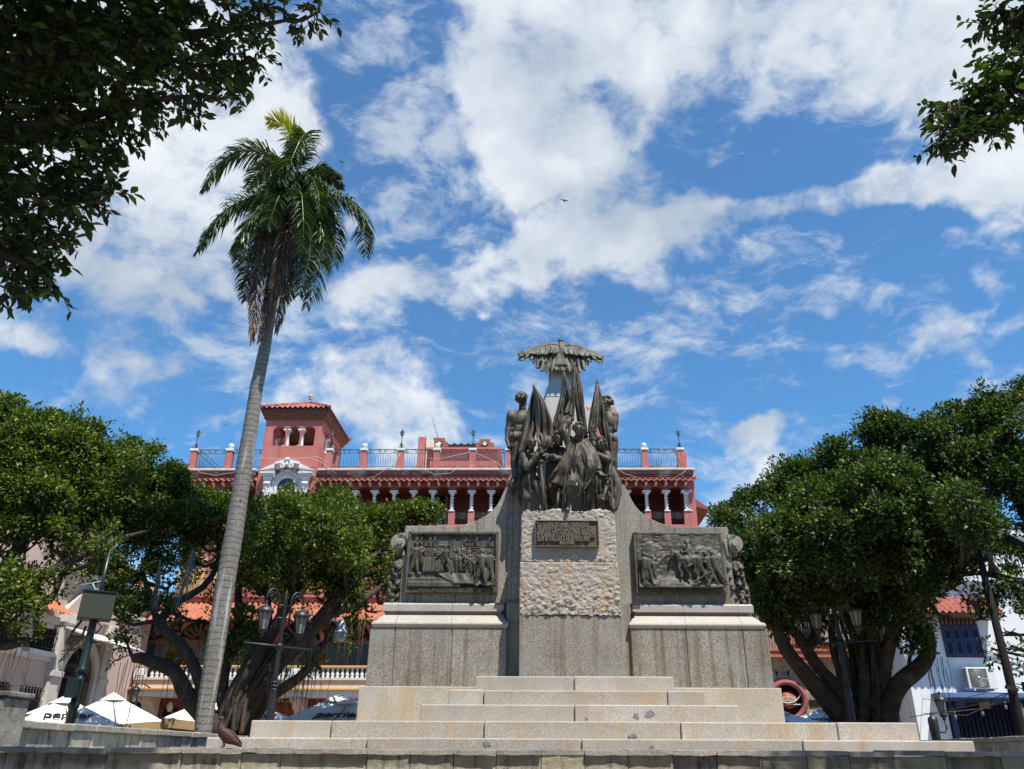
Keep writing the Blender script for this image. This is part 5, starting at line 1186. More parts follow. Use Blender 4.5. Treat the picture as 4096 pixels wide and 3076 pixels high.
for x0_, x1_ in ((896, 890), (938, 930)): m = MB(); m.tube([J(x0_, 1385, 15.42), J(x1_, 1545, 15.42)], .017 if x0_ < 900 else .03, 8); m.build('pole_end' if x0_ > 900 else 'rapier', MAT['bronze'], A)
# --- the two nude figures on the shoulders of the wings
E_ = statue('nude bronze man seen from behind at the left with a broken shackle', J(345, 1315, 15.95))
m = MB(); Y0 = 15.95
torso(m, J(394, 690, Y0), J(303, 735, Y0-.02), J(470, 730, Y0+.02), J(358, 935, Y0), 1.08)
for s_, x in ((-1, 345), (1, 425)): m.ell(J(x, 770, Y0-.09), (.085, .05, .10), Matrix.Rotation(-s_*.35, 3, 'Y')); m.ell(J(x-6*s_, 850, Y0-.075), (.06, .05, .13))
m.tube([J(388, 740, Y0-.125), J(375, 860, Y0-.10)], [.012, .012], 6)
capsule(m, J(394, 700, Y0), J(392, 650, Y0), .085, .075); head(m, J(390, 628, Y0), .32, PI-.25, .0, .1, 'wild', 3, face=True)
sh = J(300, 745, Y0); arm(m, sh, J(276, 860, Y0), J(262, 960, Y0-.05), 1.12, 1.0, cuff=False); arm(m, J(470, 740, Y0), J(486, 860, Y0-.1), J(478, 960, Y0-.16), 1.08, 1.0, cuff=False)
m.ell(J(300, 760, Y0-.03), (.11, .10, .12)); capsule(m, J(262, 955, Y0-.05), J(282, 1000, Y0-.07), .042, .04)
hand_on_pole(m, J(285, 1005, Y0-.08), (1, 0, .1), (.3, -.2, -1), 1.1); capsule(m, J(478, 950, Y0-.16), J(484, 975, Y0-.16), .04, .035)
hand_on_pole(m, J(486, 985, Y0-.16), (.2, 0, 1), (.3, -1, -.2), 1.1)
for x in (330, 392): m.ell(J(x, 930, Y0-.07), (.105, .115, .12))
leg(m, J(335, 960, Y0), J(330, 1110, Y0-.02), J(330, 1290, Y0+.03), 1.15, False, (0, 1, 0)); leg(m, J(390, 960, Y0), J(398, 1110, Y0-.04), J(405, 1290, Y0), 1.15, False, (.2, 1, 0))
cloth(m, [(318, 1190, 15.82), (300, 1250, 15.74), (255, 1330, 15.70), (300, 1410, 15.74)], [(370, 1190, 15.82), (365, 1270, 15.76), (345, 1340, 15.72), (320, 1418, 15.74)], 3, .06, .034, .05, 30, 34, .4, 0, 3)
cloth(m, [(335, 1200, 15.80), (330, 1290, 15.74), (350, 1380, 15.68), (372, 1490, 15.64)], [(390, 1180, 15.8), (395, 1290, 15.74), (392, 1400, 15.68), (380, 1500, 15.64)], 2, .05, .034, .04, 26, 34, .2, 1, 8)
finish(m, 'body', E_)
m = MB()
for k in range(3): m.tube([J(286+2*k, 1022+16*k+9*math.sin(a), Y0-.09+(.02*math.cos(a) if k % 2 else 0))+Vector((.0 if k % 2 else .022*math.cos(a), 0, 0)) for a in np.linspace(0, 2*PI, 10)], .010, 6)
m.build('shackle', MAT['bronze'], E_)
F_ = statue('nude bronze man at the right edge with an arm drawn behind him', J(1140, 1315, 15.95))
m = MB(); Y0 = 15.98
torso(m, J(1098, 700, Y0), J(1062, 740, Y0), J(1160, 748, Y0-.02), J(1122, 945, Y0), 1.05)
capsule(m, J(1098, 705, Y0), J(1092, 665, Y0), .08, .07); head(m, J(1088, 650, Y0), .30, -.9, .0, 0, 'wild', 8)
arm(m, J(1156, 755, Y0-.02), J(1160, 868, Y0-.06), J(1120, 830, Y0+.18), 1.15, 1.0, cuff=False); hand_on_pole(m, J(1118, 826, Y0+.18), (0, 0, 1), (-1, 0, 0), 1.1)
arm(m, J(1060, 748, Y0), J(1050, 860, Y0-.1), J(1080, 960, Y0-.15), 1.08, 1.0, cuff=False); hand_on_pole(m, J(1084, 972, Y0-.16), (1, 0, .1), (.2, -.3, -1), 1.05)
for x in (1105, 1150): m.ell(J(x, 950, Y0-.04), (.10, .12, .13))
leg(m, J(1105, 970, Y0), J(1112, 1120, Y0-.05), J(1120, 1290, Y0), 1.15, False, (-.3, -1, 0)); leg(m, J(1140, 965, Y0), J(1148, 1120, Y0-.05), J(1150, 1290, Y0), 1.15, False, (.2, -1, 0))
cloth(m, [(1088, 1150, 15.68), (1076, 1250, 15.62), (1104, 1400, 15.60), (1136, 1545, 15.62)], [(1150, 1180, 15.72), (1204, 1290, 15.70), (1214, 1400, 15.66), (1176, 1538, 15.62)], 4, .085, .036, .06, 44, 50, .5, 0, 6)
cloth(m, [(1120, 1180, 15.76), (1150, 1260, 15.74), (1190, 1330, 15.72)], [(1160, 1170, 15.8), (1190, 1240, 15.8), (1218, 1330, 15.76)], 2, .05, .03, .04, 22, 24, .3, 0, 9)
finish(m, 'body', F_)
# ------------------------------------------------------------------ bronze flags
def flag(label, p0, p1, cloths, tip, band=()):
    f = thing('bronze_flag', label, 'flag', J(*p1), 'furled bronze flags of the monument')
    m = MB(); a, b = J(*p0), J(*p1); m.tube([a.lerp(b, k/6) for k in range(7)], .034, 10); m.build('flagpole', MAT['bronze'], f)
    m = MB(); d = (a-b).normalized(); L_ = tip*.00251; m.tube([a, a+d*L_*.12, a+d*L_*.2, a+d*L_*.35, a+d*L_*.6, a+d*L_], [.034, .042, .022, .034, .024, .003], 10); m.build('spearhead', MAT['bronze_green'], f)
    for k, c in enumerate(cloths):
        m = MB(); cloth(m, *c[:2], **c[2]); o = m.build('flag_cloth', MAT['bronze'], f)
    return f
flag('bronze flag with wide folds hanging to the soldier on the left', (490, 520, 15.5), (578, 1535, 15.25), [
    ([(486, 525, 15.50), (446, 690, 15.50), (398, 880, 15.50), (364, 1065, 15.48)], [(496, 525, 15.48), (503, 700, 15.44), (506, 880, 15.42), (425, 1045, 15.48)], dict(folds=2, amp=.07, th=.03, bulge=-.10, seed=3, nu=34, skew=.15)),
    ([(490, 525, 15.48), (502, 680, 15.42), (508, 860, 15.38), (522, 995, 15.32)], [(498, 528, 15.48), (578, 640, 15.46), (636, 800, 15.48), (660, 975, 15.50)], dict(folds=2.6, amp=.055, th=.03, bulge=.16, seed=6, nu=44, skew=.3)),
    ([(512, 900, 15.36), (518, 985, 15.28), (536, 1060, 15.27)], [(660, 950, 15.48), (625, 1010, 15.40), (562, 1062, 15.30)], dict(folds=3, amp=.05, th=.03, bulge=.10, seed=9, nu=36, nv=30, skew=-.6, ramp=(.8, .6)))], 45)
flag('slender bronze flag furled close behind the tall central flag', (736, 395, 15.85), (715, 1000, 15.7), [
    ([(734, 398, 15.85), (722, 520, 15.84), (692, 660, 15.82), (642, 860, 15.78)], [(740, 398, 15.83), (776, 480, 15.82), (792, 570, 15.80), (782, 740, 15.76)], dict(folds=3, amp=.05, th=.03, bulge=.06, seed=2, nu=36)),
    ([(660, 760, 15.86), (650, 830, 15.86), (648, 900, 15.84)], [(730, 700, 15.84), (725, 800, 15.82), (700, 920, 15.80)], dict(folds=3, amp=.05, th=.03, bulge=.05, seed=4, nu=30, nv=26))], 22)
flag('tallest bronze flag rising in the middle to the condor', (826, 352, 15.5), (730, 1535, 15.2), [
    ([(820, 360, 15.48), (806, 500, 15.46), (778, 640, 15.46), (742, 735, 15.44)], [(834, 360, 15.47), (836, 500, 15.44), (830, 640, 15.42), (822, 740, 15.40)], dict(folds=2, amp=.04, th=.03, bulge=.05, seed=5, nu=26)),
    ([(826, 360, 15.50), (832, 520, 15.48), (834, 700, 15.50), (880, 930, 15.58)], [(846, 360, 15.52), (888, 520, 15.54), (906, 690, 15.58), (938, 950, 15.64)], dict(folds=3, amp=.065, th=.03, bulge=.07, seed=7, nu=40, skew=.2))], 60)
flag('bronze flag on the right wrapped tightly round its pole beside the bandaged man', (1013, 492, 15.5), (930, 1545, 15.35), [
    ([(1006, 500, 15.48), (978, 640, 15.46), (948, 800, 15.46), (940, 905, 15.44)], [(1020, 500, 15.46), (1026, 650, 15.42), (1018, 790, 15.40), (1004, 890, 15.40)], dict(folds=2.5, amp=.05, th=.03, bulge=.06, seed=8, nu=30)),
    ([(1014, 500, 15.50), (1024, 660, 15.52), (1020, 830, 15.56), (1060, 960, 15.62), (1100, 1130, 15.66)], [(1024, 500, 15.50), (1064, 640, 15.58), (1098, 800, 15.64), (1130, 950, 15.70), (1138, 1180, 15.74)], dict(folds=3, amp=.07, th=.03, bulge=.07, seed=4, nu=40, nv=54, skew=.15))], 62)
# ------------------------------------------------------------------ condor on the obelisk
K_ = thing('bronze_condor', 'green weathered bronze condor with spread wings perched on top of the obelisk', 'statue', OB_TOP)
m = MB(); Yc = 16.28
for P_ in ([(714, 165, Yc), (716, 215, Yc-.02), (718, 270, Yc-.04), (722, 320, Yc-.06)],): m.tube([J(*p) for p in P_], [.10, .135, .125, .10], 16)
m.ell(J(715, 205, Yc), (.14, .14, .16)); m.tube([J(712, 175, Yc), J(711, 155, Yc+.05), J(711, 140, Yc+.10)], [.08, .06, .055], 12); m.ell(J(711, 134, Yc+.06), (.068, .075, .066)); m.tube([J(711, 136, Yc+.15), J(711, 140, Yc+.24), J(711, 150, Yc+.27)], [.035, .026, .010], 8)
for k in range(14): a = 2*PI*k/14; m.ell(J(711+34*math.cos(a), 168+9*math.sin(a), Yc+.03+.08*math.sin(a)), (.04, .04, .028), nu=8, nv=6)
def feather(m, a, b, w, y0, y1, curve=0.0, th=.016):
    a, b = Vector((*a, y0)), Vector((*b, y1)); n = 12; P = np.zeros((n, 5, 3)); d = (b-a); side = Vector((-d.y, d.x, 0)).normalized()
    for i in range(n):
        f = i/(n-1); c = a.lerp(b, f)+side*curve*math.sin(PI*f); ww = w*(.75+.5*f)*(1 if f < .8 else math.sqrt(max(.04, 1-((f-.8)/.2)**2)))
        for j in range(5):
            e_ = (j-2)/2; P[i, j] = tuple(J(c.x+side.x*ww*e_, c.y+side.y*ww*e_, c.z-.022*(1-e_*e_)))
    m.slab(P, th)
def lerpl(pts, u):
    k = min(len(pts)-2, int(u*(len(pts)-1))); f = u*(len(pts)-1)-k; return tuple(pts[k][i]*(1-f)+pts[k+1][i]*f for i in range(2))
for s in (-1, 1):
    mx = lambda p: (711+s*(711-p[0])*(1.0 if s < 0 else 1.0), p[1]) if s > 0 else p
    q = (lambda p: (1424-p[0]-2, p[1]+(18 if p[0] < 520 else 8))) if s > 0 else (lambda p: p)
    lead = [q(p) for p in [(700, 180), (640, 170), (560, 182), (480, 205), (410, 228), (362, 252)]]
    Yl = [Yc, Yc-.02, Yc-.04, Yc-.07, Yc-.10, Yc-.13]
    m.tube([J(*p, y) for p, y in zip(lead, Yl)], [.09, .085, .075, .065, .06, .05], 12)
    tips = [q(p) for p in [(652, 372), (634, 388), (606, 384), (594, 402), (566, 388), (548, 390), (524, 364), (511, 362), (484, 318), (462, 292), (442, 272), (424, 270), (402, 284), (382, 296), (364, 292)]]
    n = len(tips)
    for k, tp_ in enumerate(tips):
        u = .12+.86*k/(n-1); a = lerpl(lead, u); y0 = Yc-.02-.11*u
        feather(m, (a[0], a[1]+4), tp_, 10 if k < 9 else 15, y0, y0-.05-.09*(k % 2)-.03*(k % 3), 16*s if k < 9 else 20*s, .034)
    for row, (lf, wd, oy) in enumerate(((.62, 15, .06), (.30, 16, .12))):
        for k in range(17):
            u = .06+.92*k/16; a = lerpl(lead, u); tp_ = lerpl(tips, min(1, max(0, (u-.12)/.86))); b = (a[0]+(tp_[0]-a[0])*lf, a[1]+(tp_[1]-a[1])*lf)
            y0 = Yc-.02-.11*u; feather(m, a, (b[0], b[1]+3*(k % 3)), wd*.62, y0-oy*.4, y0-oy-.035*(k % 2), 14*s, .028)
for k in range(7):
    f = (k-3)/3; feather(m, (718+f*26, 262), (722+f*78, 385-22*abs(f)*0.3), 17, Yc-.10, Yc-.15-.02*(k % 2), 0, .02)
for k in range(5): f = (k-2)/2; feather(m, (717+f*22, 240), (720+f*44, 335), 16, Yc-.13, Yc-.17, 0, .018)
for s in (-1, 1): m.tube([J(718+s*22, 320, Yc), J(720+s*26, 385, Yc+.1), OB_TOP+Vector((s*.08, -.02, .02))], [.06, .04, .03], 9)
m.ell(OB_TOP+Vector((0, 0, .04)), (.2, .2, .10)); m.tube([J(720, 300, Yc+.02), OB_TOP+Vector((0, .0, .0))], [.10, .12], 10)
o = finish(m, 'body', K_, 'bronze_green', .0105)
# ------------------------------------------------------------------ foliage
def leaf_mat(name, c1, c2, c3, trans=(.16, .24, .03), tw=.2, rough=.52):
    m = bpy.data.materials.new(name); m.use_nodes = True; m.node_tree.nodes.clear(); t = NT(m.node_tree)
    r = t.new('ShaderNodeNewGeometry').outputs['Random Per Island']
    c = t.ramp(r, [(0, c1), (.55, c2), (.93, c3), (1, [x*1.4 for x in c3])])
    ps = t.new('ShaderNodeNewGeometry').outputs['Position']
    c = t.mix(t.ramp(t.noise(ps, 1.3, 3, .6), [(.42, 0), (.68, .55)]), c, t.mix(1, c, (1.55, 1.35, 1.0), 'MULTIPLY'))     # flushes of younger leaves
    b = t.new('ShaderNodeBsdfPrincipled', {'Base Color': c, 'Roughness': rough, 'Specular IOR Level': .3})
    tr = t.new('ShaderNodeBsdfTranslucent', {'Color': t.mix(1, c, [x*9 for x in trans], 'MULTIPLY')})
    mx = t.new('ShaderNodeMixShader', {0: tw, 1: b.outputs[0], 2: tr.outputs[0]})
    t.new('ShaderNodeOutputMaterial', {0: mx.outputs[0]}); return m
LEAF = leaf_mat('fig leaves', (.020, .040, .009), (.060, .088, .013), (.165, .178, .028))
LEAF_SHADED = leaf_mat('shade darkened fig leaves', (.012, .028, .009), (.034, .058, .013), (.11, .13, .028))  # darker copy of the fig leaves; shade on the right crowns put in colour
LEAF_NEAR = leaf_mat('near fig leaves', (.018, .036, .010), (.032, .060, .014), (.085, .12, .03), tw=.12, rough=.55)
def leaf_mesh(name, C, D, N, L, Wd, mat, shape=0):
    """C bases, D directions, N rough normals, lengths, widths -> one mesh of folded pointed leaves"""
    n = len(C); D = D/np.linalg.norm(D, axis=1, keepdims=True); S = np.cross(D, N); S /= np.linalg.norm(S, axis=1, keepdims=True)+1e-9
    U = np.cross(S, D); L = L[:, None]; Wd = Wd[:, None]
    if shape == 0: prof = [(0, 0, 0), (.45, 1, .10), (1, 0, -.06), (.45, -1, .10)]; faces = [[0, 1, 2, 3]]
    else: prof = [(0, 0, 0), (.22, .75, .05), (.52, 1, .08), (.80, .55, .02), (1.06, 0, -.08), (.80, -.55, .02), (.52, -1, .08), (.22, -.75, .05)]; faces = [[0, 1, 2, 3, 4, 5, 6, 7]]
    k = len(prof); V = np.stack([C+D*L*a+S*Wd*b+U*L*c for a, b, c in prof], 1).reshape(-1, 3)
    me = bpy.data.meshes.new(name); me.vertices.add(n*k); me.vertices.foreach_set('co', V.astype(np.float32).ravel())
    me.loops.add(n*k); me.loops.foreach_set('vertex_index', np.arange(n*k, dtype=np.int32)); me.polygons.add(n)
    me.polygons.foreach_set('loop_start', np.arange(n, dtype=np.int32)*k); me.update(calc_edges=True); me.validate(); me.materials.append(mat); return me
def unit(n): v = RG.normal(size=(n, 3)); return v/np.linalg.norm(v, axis=1, keepdims=True)
def blob_leaves(blobs, dens=1.0, L=.105, cl=.24, per=30):
    Cs, Ds, Ns, Ls = [], [], [], []
    for (px, py, Y, r, *q) in blobs:
        d = dens*(q[0] if q else 1.0); c = np.array(at(px, py, Y)); ns = max(2, int(3+7.5*r*r)); sr = .30*r+.14
        V = unit(ns*3); V = V[RG.random(ns*3) < np.clip(.7+.5*V[:, 2]-.25*V[:, 1], .12, 1)][:ns]
        for v in V:                                       # boughs: domed clumps with gaps between them
            s0 = c+v*(r-.45*sr)*RG.uniform(.72, 1.06)*np.array([1.06, 1, .88]); k = max(4, int(46*d*sr*sr/(cl*cl)*.125*2.0)); sr_ = sr*RG.uniform(.75, 1.25)
            W_ = unit(k*2)+np.array([0, 0, .35])+v*.35; W_ /= np.linalg.norm(W_, axis=1, keepdims=True); W_ = W_[:k]
            cc = s0+W_*(sr_*(1-.5*RG.random(k)**2.5))[:, None]*np.array([1.1, 1.1, .8])
            for i in range(k):
                g_ = noise.noise(Vector(cc[i])*1.15)+.45*noise.noise(Vector(cc[i])*2.9)
                if g_ < -.07: continue
                if RG.random() < .06: cc[i] += W_[i]*RG.uniform(.1, .34)
                m = int(per*RG.uniform(.6, 1.3)); rc = cl*RG.uniform(.6, 1.25)
                ax_ = W_[i]*.9+np.array([0, 0, .4])+RG.normal(size=3)*.3; ax_ /= np.linalg.norm(ax_)
                u = unit(m)+ax_*.8; u /= np.linalg.norm(u, axis=1, keepdims=True)
                Cs.append(cc[i]+u*(rc*RG.random(m)**.45)[:, None]); Ds.append(u+RG.normal(size=(m, 3))*.38+np.array([0, 0, -.05])); Ns.append(ax_*.6+RG.normal(size=(m, 3))*.42+np.array([0, 0, .55])); Ls.append(L*RG.uniform(.65, 1.25, m))
    return [np.concatenate(a) for a in (Cs, Ds, Ns, Ls)]
def path3(pts, n=16, jit=.05, seed=0):
    P = [at(*p) for p in pts]; d = np.r_[0, np.cumsum([(b-a).length for a, b in zip(P, P[1:])])]; t_ = np.linspace(0, d[-1], n); A = np.array([tuple(p) for p in P])
    o = np.stack([np.interp(t_, d, A[:, k]) for k in range(3)], 1)
    for _ in range(2): o[1:-1] = .25*o[:-2]+.5*o[1:-1]+.25*o[2:]
    for i in range(1, n-1):
        q = noise.noise_vector(Vector(o[i])*1.1+Vector((seed, 0, 0))); o[i] += np.array(q)*jit*2
    return [Vector(x) for x in o]
def limb(m, pts, r0, r1, seed=0, jit=.06, n=16, sides=9):
    P = path3(pts, n, jit, seed); m.tube(P, [(r0+(r1-r0)*(i/(n-1)))*(1+.12*noise.noise(P[i]*3)) for i in range(n)], sides); return P
def tree(name, label, base, limbs, blobs, mat, dens=1.0, L=.105, twigs=True, roots=(), strands=(), fine=0, cl=.22, per=26, grp='fig trees round the square'):
    t_ = thing(name, label, 'tree', base, grp); m = MB(); ends = []
    for k, (pts, r0, r1) in enumerate(limbs): P = limb(m, pts, r0, r1, k*3.1); ends += P[4:]
    E = np.array([tuple(e) for e in ends])
    if twigs:
        for k, b in enumerate(blobs):
            c = Vector(at(*b[:3])); d = np.linalg.norm(E-np.array(c), axis=1)+.7*np.maximum(0, E[:, 2]-c.z); e = Vector(E[int(np.argmin(d))])
            mid = e.lerp(c, .5)+Vector((rnd.uniform(-.2, .2), rnd.uniform(-.2, .2), -.12)); m.tube([e, e.lerp(mid, .6), mid, c], [.065, .05, .04, .02], 6)
            for q in range(5):
                v = Vector(unit(1)[0]); v.z = abs(v.z)*.6; m.tube([c.lerp(mid, .4), c+v*b[3]*.45, c+v*b[3]*.9], [.028, .018, .008], 5)
    for pts, cnt, spread, r in strands:
        for k in range(cnt):
            s_ = rnd.uniform(-1, 1); q = [(x+s_*spread*(1-.4*i/len(pts))+rnd.uniform(-9, 9), y, Y+rnd.uniform(-.25, .25)) for i, (x, y, Y) in enumerate(pts)]
            limb(m, q, r*rnd.uniform(.6, 1.2), r*.4, k+40, .04, 12, 6)
    m.build('trunk', MAT['bark'], t_)
    if roots:
        for (px, py, Y, cnt, sp, ln) in roots:
            m = MB()
            for k in range(cnt):
                a = at(px+rnd.uniform(-sp, sp), py+rnd.uniform(-25, 25), Y+rnd.uniform(-.3, .3)); l_ = ln*rnd.uniform(.4, 1.1)
                m.tube([a+Vector((rnd.uniform(-.012, .012)+.02*math.sin(i*.7+k), rnd.uniform(-.012, .012), -l_*i/6)) for i in range(7)], [.007, .007, .006, .006, .005, .004, .003], 4)
            m.build('aerial_roots', MAT['root'], t_)
    C, D, N, Ls = blob_leaves(blobs, dens, L, cl, per)
    me = leaf_mesh('crown', C-np.array(t_.location), D, N, Ls, Ls*.26, mat); link('crown', me, t_); return t_
tree('fig_tree', 'sprawling fig tree at the far left whose branches hang before the pale pink house', at(-260, 2960, 17.2).xy.to_3d(),
     [([(-260, 2960, 17.2), (-200, 2700, 17.2), (-60, 2480, 17.4), (110, 2330, 17.6), (270, 2250, 18), (430, 2170, 18.6), (560, 2140, 19), (640, 2120, 19.4)], .30, .02), ([(-60, 2480, 17.4), (60, 2200, 17.8), (150, 2080, 18.2), (260, 2000, 18.6), (340, 1900, 19)], .20, .06),
      ([(-200, 2700, 17.2), (-150, 2300, 17.4), (-60, 2000, 18), (60, 1850, 18.5)], .24, .06), ([(-120, 2560, 17.3), (40, 2585, 17.3), (105, 2560, 17.4), (115, 2570, 17.4)], .13, .10), ([(110, 2330, 17.6), (200, 2420, 17.7), (250, 2300, 17.8), (255, 2220, 18)], .10, .05)],
     [(-60, 1770, 18.6, 1.1), (40, 1790, 18.8, 1.0), (150, 1820, 19, 1.0), (290, 1850, 19.2, 1.0), (390, 1930, 19.4, .85), (430, 2150, 16.5, .35, .8), (330, 2130, 16.2, .35, .8), (330, 1930, 19, 1.1), (180, 1880, 18.6, 1.2), (30, 1880, 18.2, 1.3), (-100, 1950, 17.8, 1.4), (120, 2030, 18, 1.0), (260, 2060, 18.4, .9), (0, 2060, 17.8, 1.0), (390, 2030, 19, .8), (100, 2190, 17.6, .6, .6), (200, 2150, 18, .6, .8), (-20, 2200, 17.4, .8), (20, 2330, 17.2, .6, .5), (120, 2370, 17.6, .42, .45), (-40, 2430, 17, .7, .5), (70, 2450, 17.1, .4, .5), (10, 2500, 17.5, .4, .5), (150, 2440, 17.6, .2, .5), (50, 2540, 17.2, .34, .55), (215, 2330, 17.6, .25, .5), (110, 2290, 17.6, .4, .6), (300, 2215, 18, .28, .6), (370, 2240, 18.2, .22, .6)],
     LEAF, roots=[(80, 2600, 17.3, 10, 60, 1.2), (300, 2180, 18, 10, 120, .8)])
tree('fig_tree', 'spreading fig tree with a leaning many stemmed trunk beside the palm', at(930, 2945, 19.5).xy.to_3d(),
     [([(915, 2945, 19.5), (1000, 2770, 19.5), (1130, 2630, 19.6), (1250, 2490, 19.8), (1400, 2340, 20.4), (1520, 2200, 21)], .34, .06), ([(890, 2945, 19.5), (955, 2740, 19.3), (1050, 2600, 19.4), (1150, 2430, 19.7), (1230, 2260, 20.2)], .26, .06), ([(950, 2945, 19.6), (1070, 2790, 19.7), (1190, 2700, 19.8), (1310, 2590, 20), (1330, 2500, 20.2)], .2, .04),
      ([(890, 2940, 19.4), (800, 2840, 19.2), (700, 2690, 19), (620, 2640, 19), (535, 2632, 18.9)], .26, .11), ([(810, 2790, 19.2), (790, 2650, 19.1), (700, 2550, 19), (640, 2540, 19), (625, 2470, 19.1), (700, 2410, 19.5), (840, 2350, 20), (890, 2200, 20.6)], .15, .06), ([(640, 2540, 19), (600, 2420, 19.3), (560, 2300, 19.8), (620, 2150, 20.2)], .09, .05),
      ([(900, 2920, 19.5), (880, 2720, 19.4), (940, 2600, 19.6), (955, 2380, 19.8), (985, 2180, 20.8)], .16, .05), ([(1000, 2770, 19.4), (1080, 2480, 19.6), (1060, 2280, 20)], .13, .05), ([(1250, 2490, 19.8), (1420, 2420, 20.4), (1540, 2340, 21), (1600, 2250, 21.5)], .12, .05), ([(560, 2300, 19.8), (440, 2230, 19.8), (400, 2130, 20)], .07, .04)],
     [(600, 1880, 21, .75), (520, 1850, 21, .55), (560, 1960, 20.8, .85), (680, 1995, 21, .75), (470, 1990, 20.4, .9), (620, 2060, 20.4, 1.0), (760, 2095, 21, .85), (850, 2080, 21.6, .7), (930, 2090, 22, .6), (400, 2110, 20, .75), (530, 2150, 20, .85), (680, 2170, 20.3, .9), (800, 2170, 20.6, .85), (880, 2150, 21, .7), (780, 2250, 20.5, .5, .8), (600, 2250, 20, .5, .7), (860, 2270, 20.8, .5, .8), (450, 2230, 19.9, .4, .7), (520, 2320, 19.6, .5, .8), (590, 2400, 19.4, .45, .8), (530, 2440, 19.2, .4, .8), (470, 2480, 19, .3, .6), (500, 2550, 18.9, .25, .7), (690, 2330, 20, .4, .7), (400, 2300, 19.6, .35, .7), (640, 2640, 18.9, .2, .8), (720, 2640, 19, .12, .7), (350, 2200, 19.6, .4, .6), (720, 2490, 19.4, .25, .6), (480, 2370, 19.3, .3, .7),
      (1060, 2100, 21, .55), (1110, 2070, 21.3, .5), (1210, 2075, 21.5, .5), (1310, 2075, 21.6, .55), (1420, 2100, 21.6, .6), (990, 2160, 21, .7), (1090, 2130, 20.6, .85), (1220, 2130, 20.8, .95), (1360, 2150, 21, .9), (1490, 2130, 21.6, .75), (1590, 2110, 22, .6), (1680, 2080, 22.4, .5), (1740, 2050, 22.6, .32), (1520, 2220, 21, .9), (1640, 2160, 22, .5), (1400, 2250, 20.6, .85), (1270, 2240, 20.3, .8), (1150, 2250, 20.1, .75), (1040, 2240, 20.2, .7), (960, 2270, 20.6, .5), (1530, 2320, 21, .75), (1440, 2350, 20.7, .55, .8), (1320, 2330, 20.4, .45, .8), (1220, 2320, 20, .5), (1100, 2330, 19.8, .5), (1020, 2350, 19.7, .4), (1290, 2400, 20.2, .35, .8), (1180, 2390, 20, .32, .8), (1550, 2420, 21.2, .45, .8), (1490, 2450, 21, .4, .8), (1380, 2430, 20.7, .3, .6), (1600, 2330, 21.8, .4), (1010, 2440, 19.7, .35, .8), (960, 2500, 19.5, .35, .8), (960, 2590, 19.4, .3, .9), (880, 2560, 19.4, .3, .9), (1000, 2560, 19.5, .25, .8), (1260, 2660, 20, .18, .6), (1330, 2560, 20.3, .25, .6), (1420, 2520, 20.8, .2, .6), (800, 2480, 19.8, .2, .5), (860, 2420, 20, .25, .5), (1700, 2105, 22.2, .2), (1100, 2160, 18.7, .8), (1290, 2150, 18.9, .9), (1190, 2260, 18.6, .75), (1410, 2220, 19.2, .8), (1020, 2270, 18.7, .5), (1250, 2110, 24, 1.2), (1450, 2170, 24, 1.2), (1100, 2220, 23.5, 1.0), (700, 2110, 23.5, 1.2), (1330, 2320, 23, .8)],
     LEAF, roots=[(1150, 2560, 19.8, 46, 130, 1.7), (1220, 2700, 19.7, 30, 110, 1.1), (1080, 2640, 19.5, 30, 90, 1.5), (540, 2640, 18.9, 16, 60, 1.6), (1400, 2500, 20.4, 16, 90, .8), (720, 2700, 19, 12, 60, .9)],
     strands=[([(925, 2945, 19.4), (985, 2800, 19.35), (1080, 2660, 19.4), (1180, 2540, 19.6)], 18, 42, .07), ([(925, 2945, 19.3), (940, 2800, 19.3), (1000, 2640, 19.4)], 10, 36, .06)])
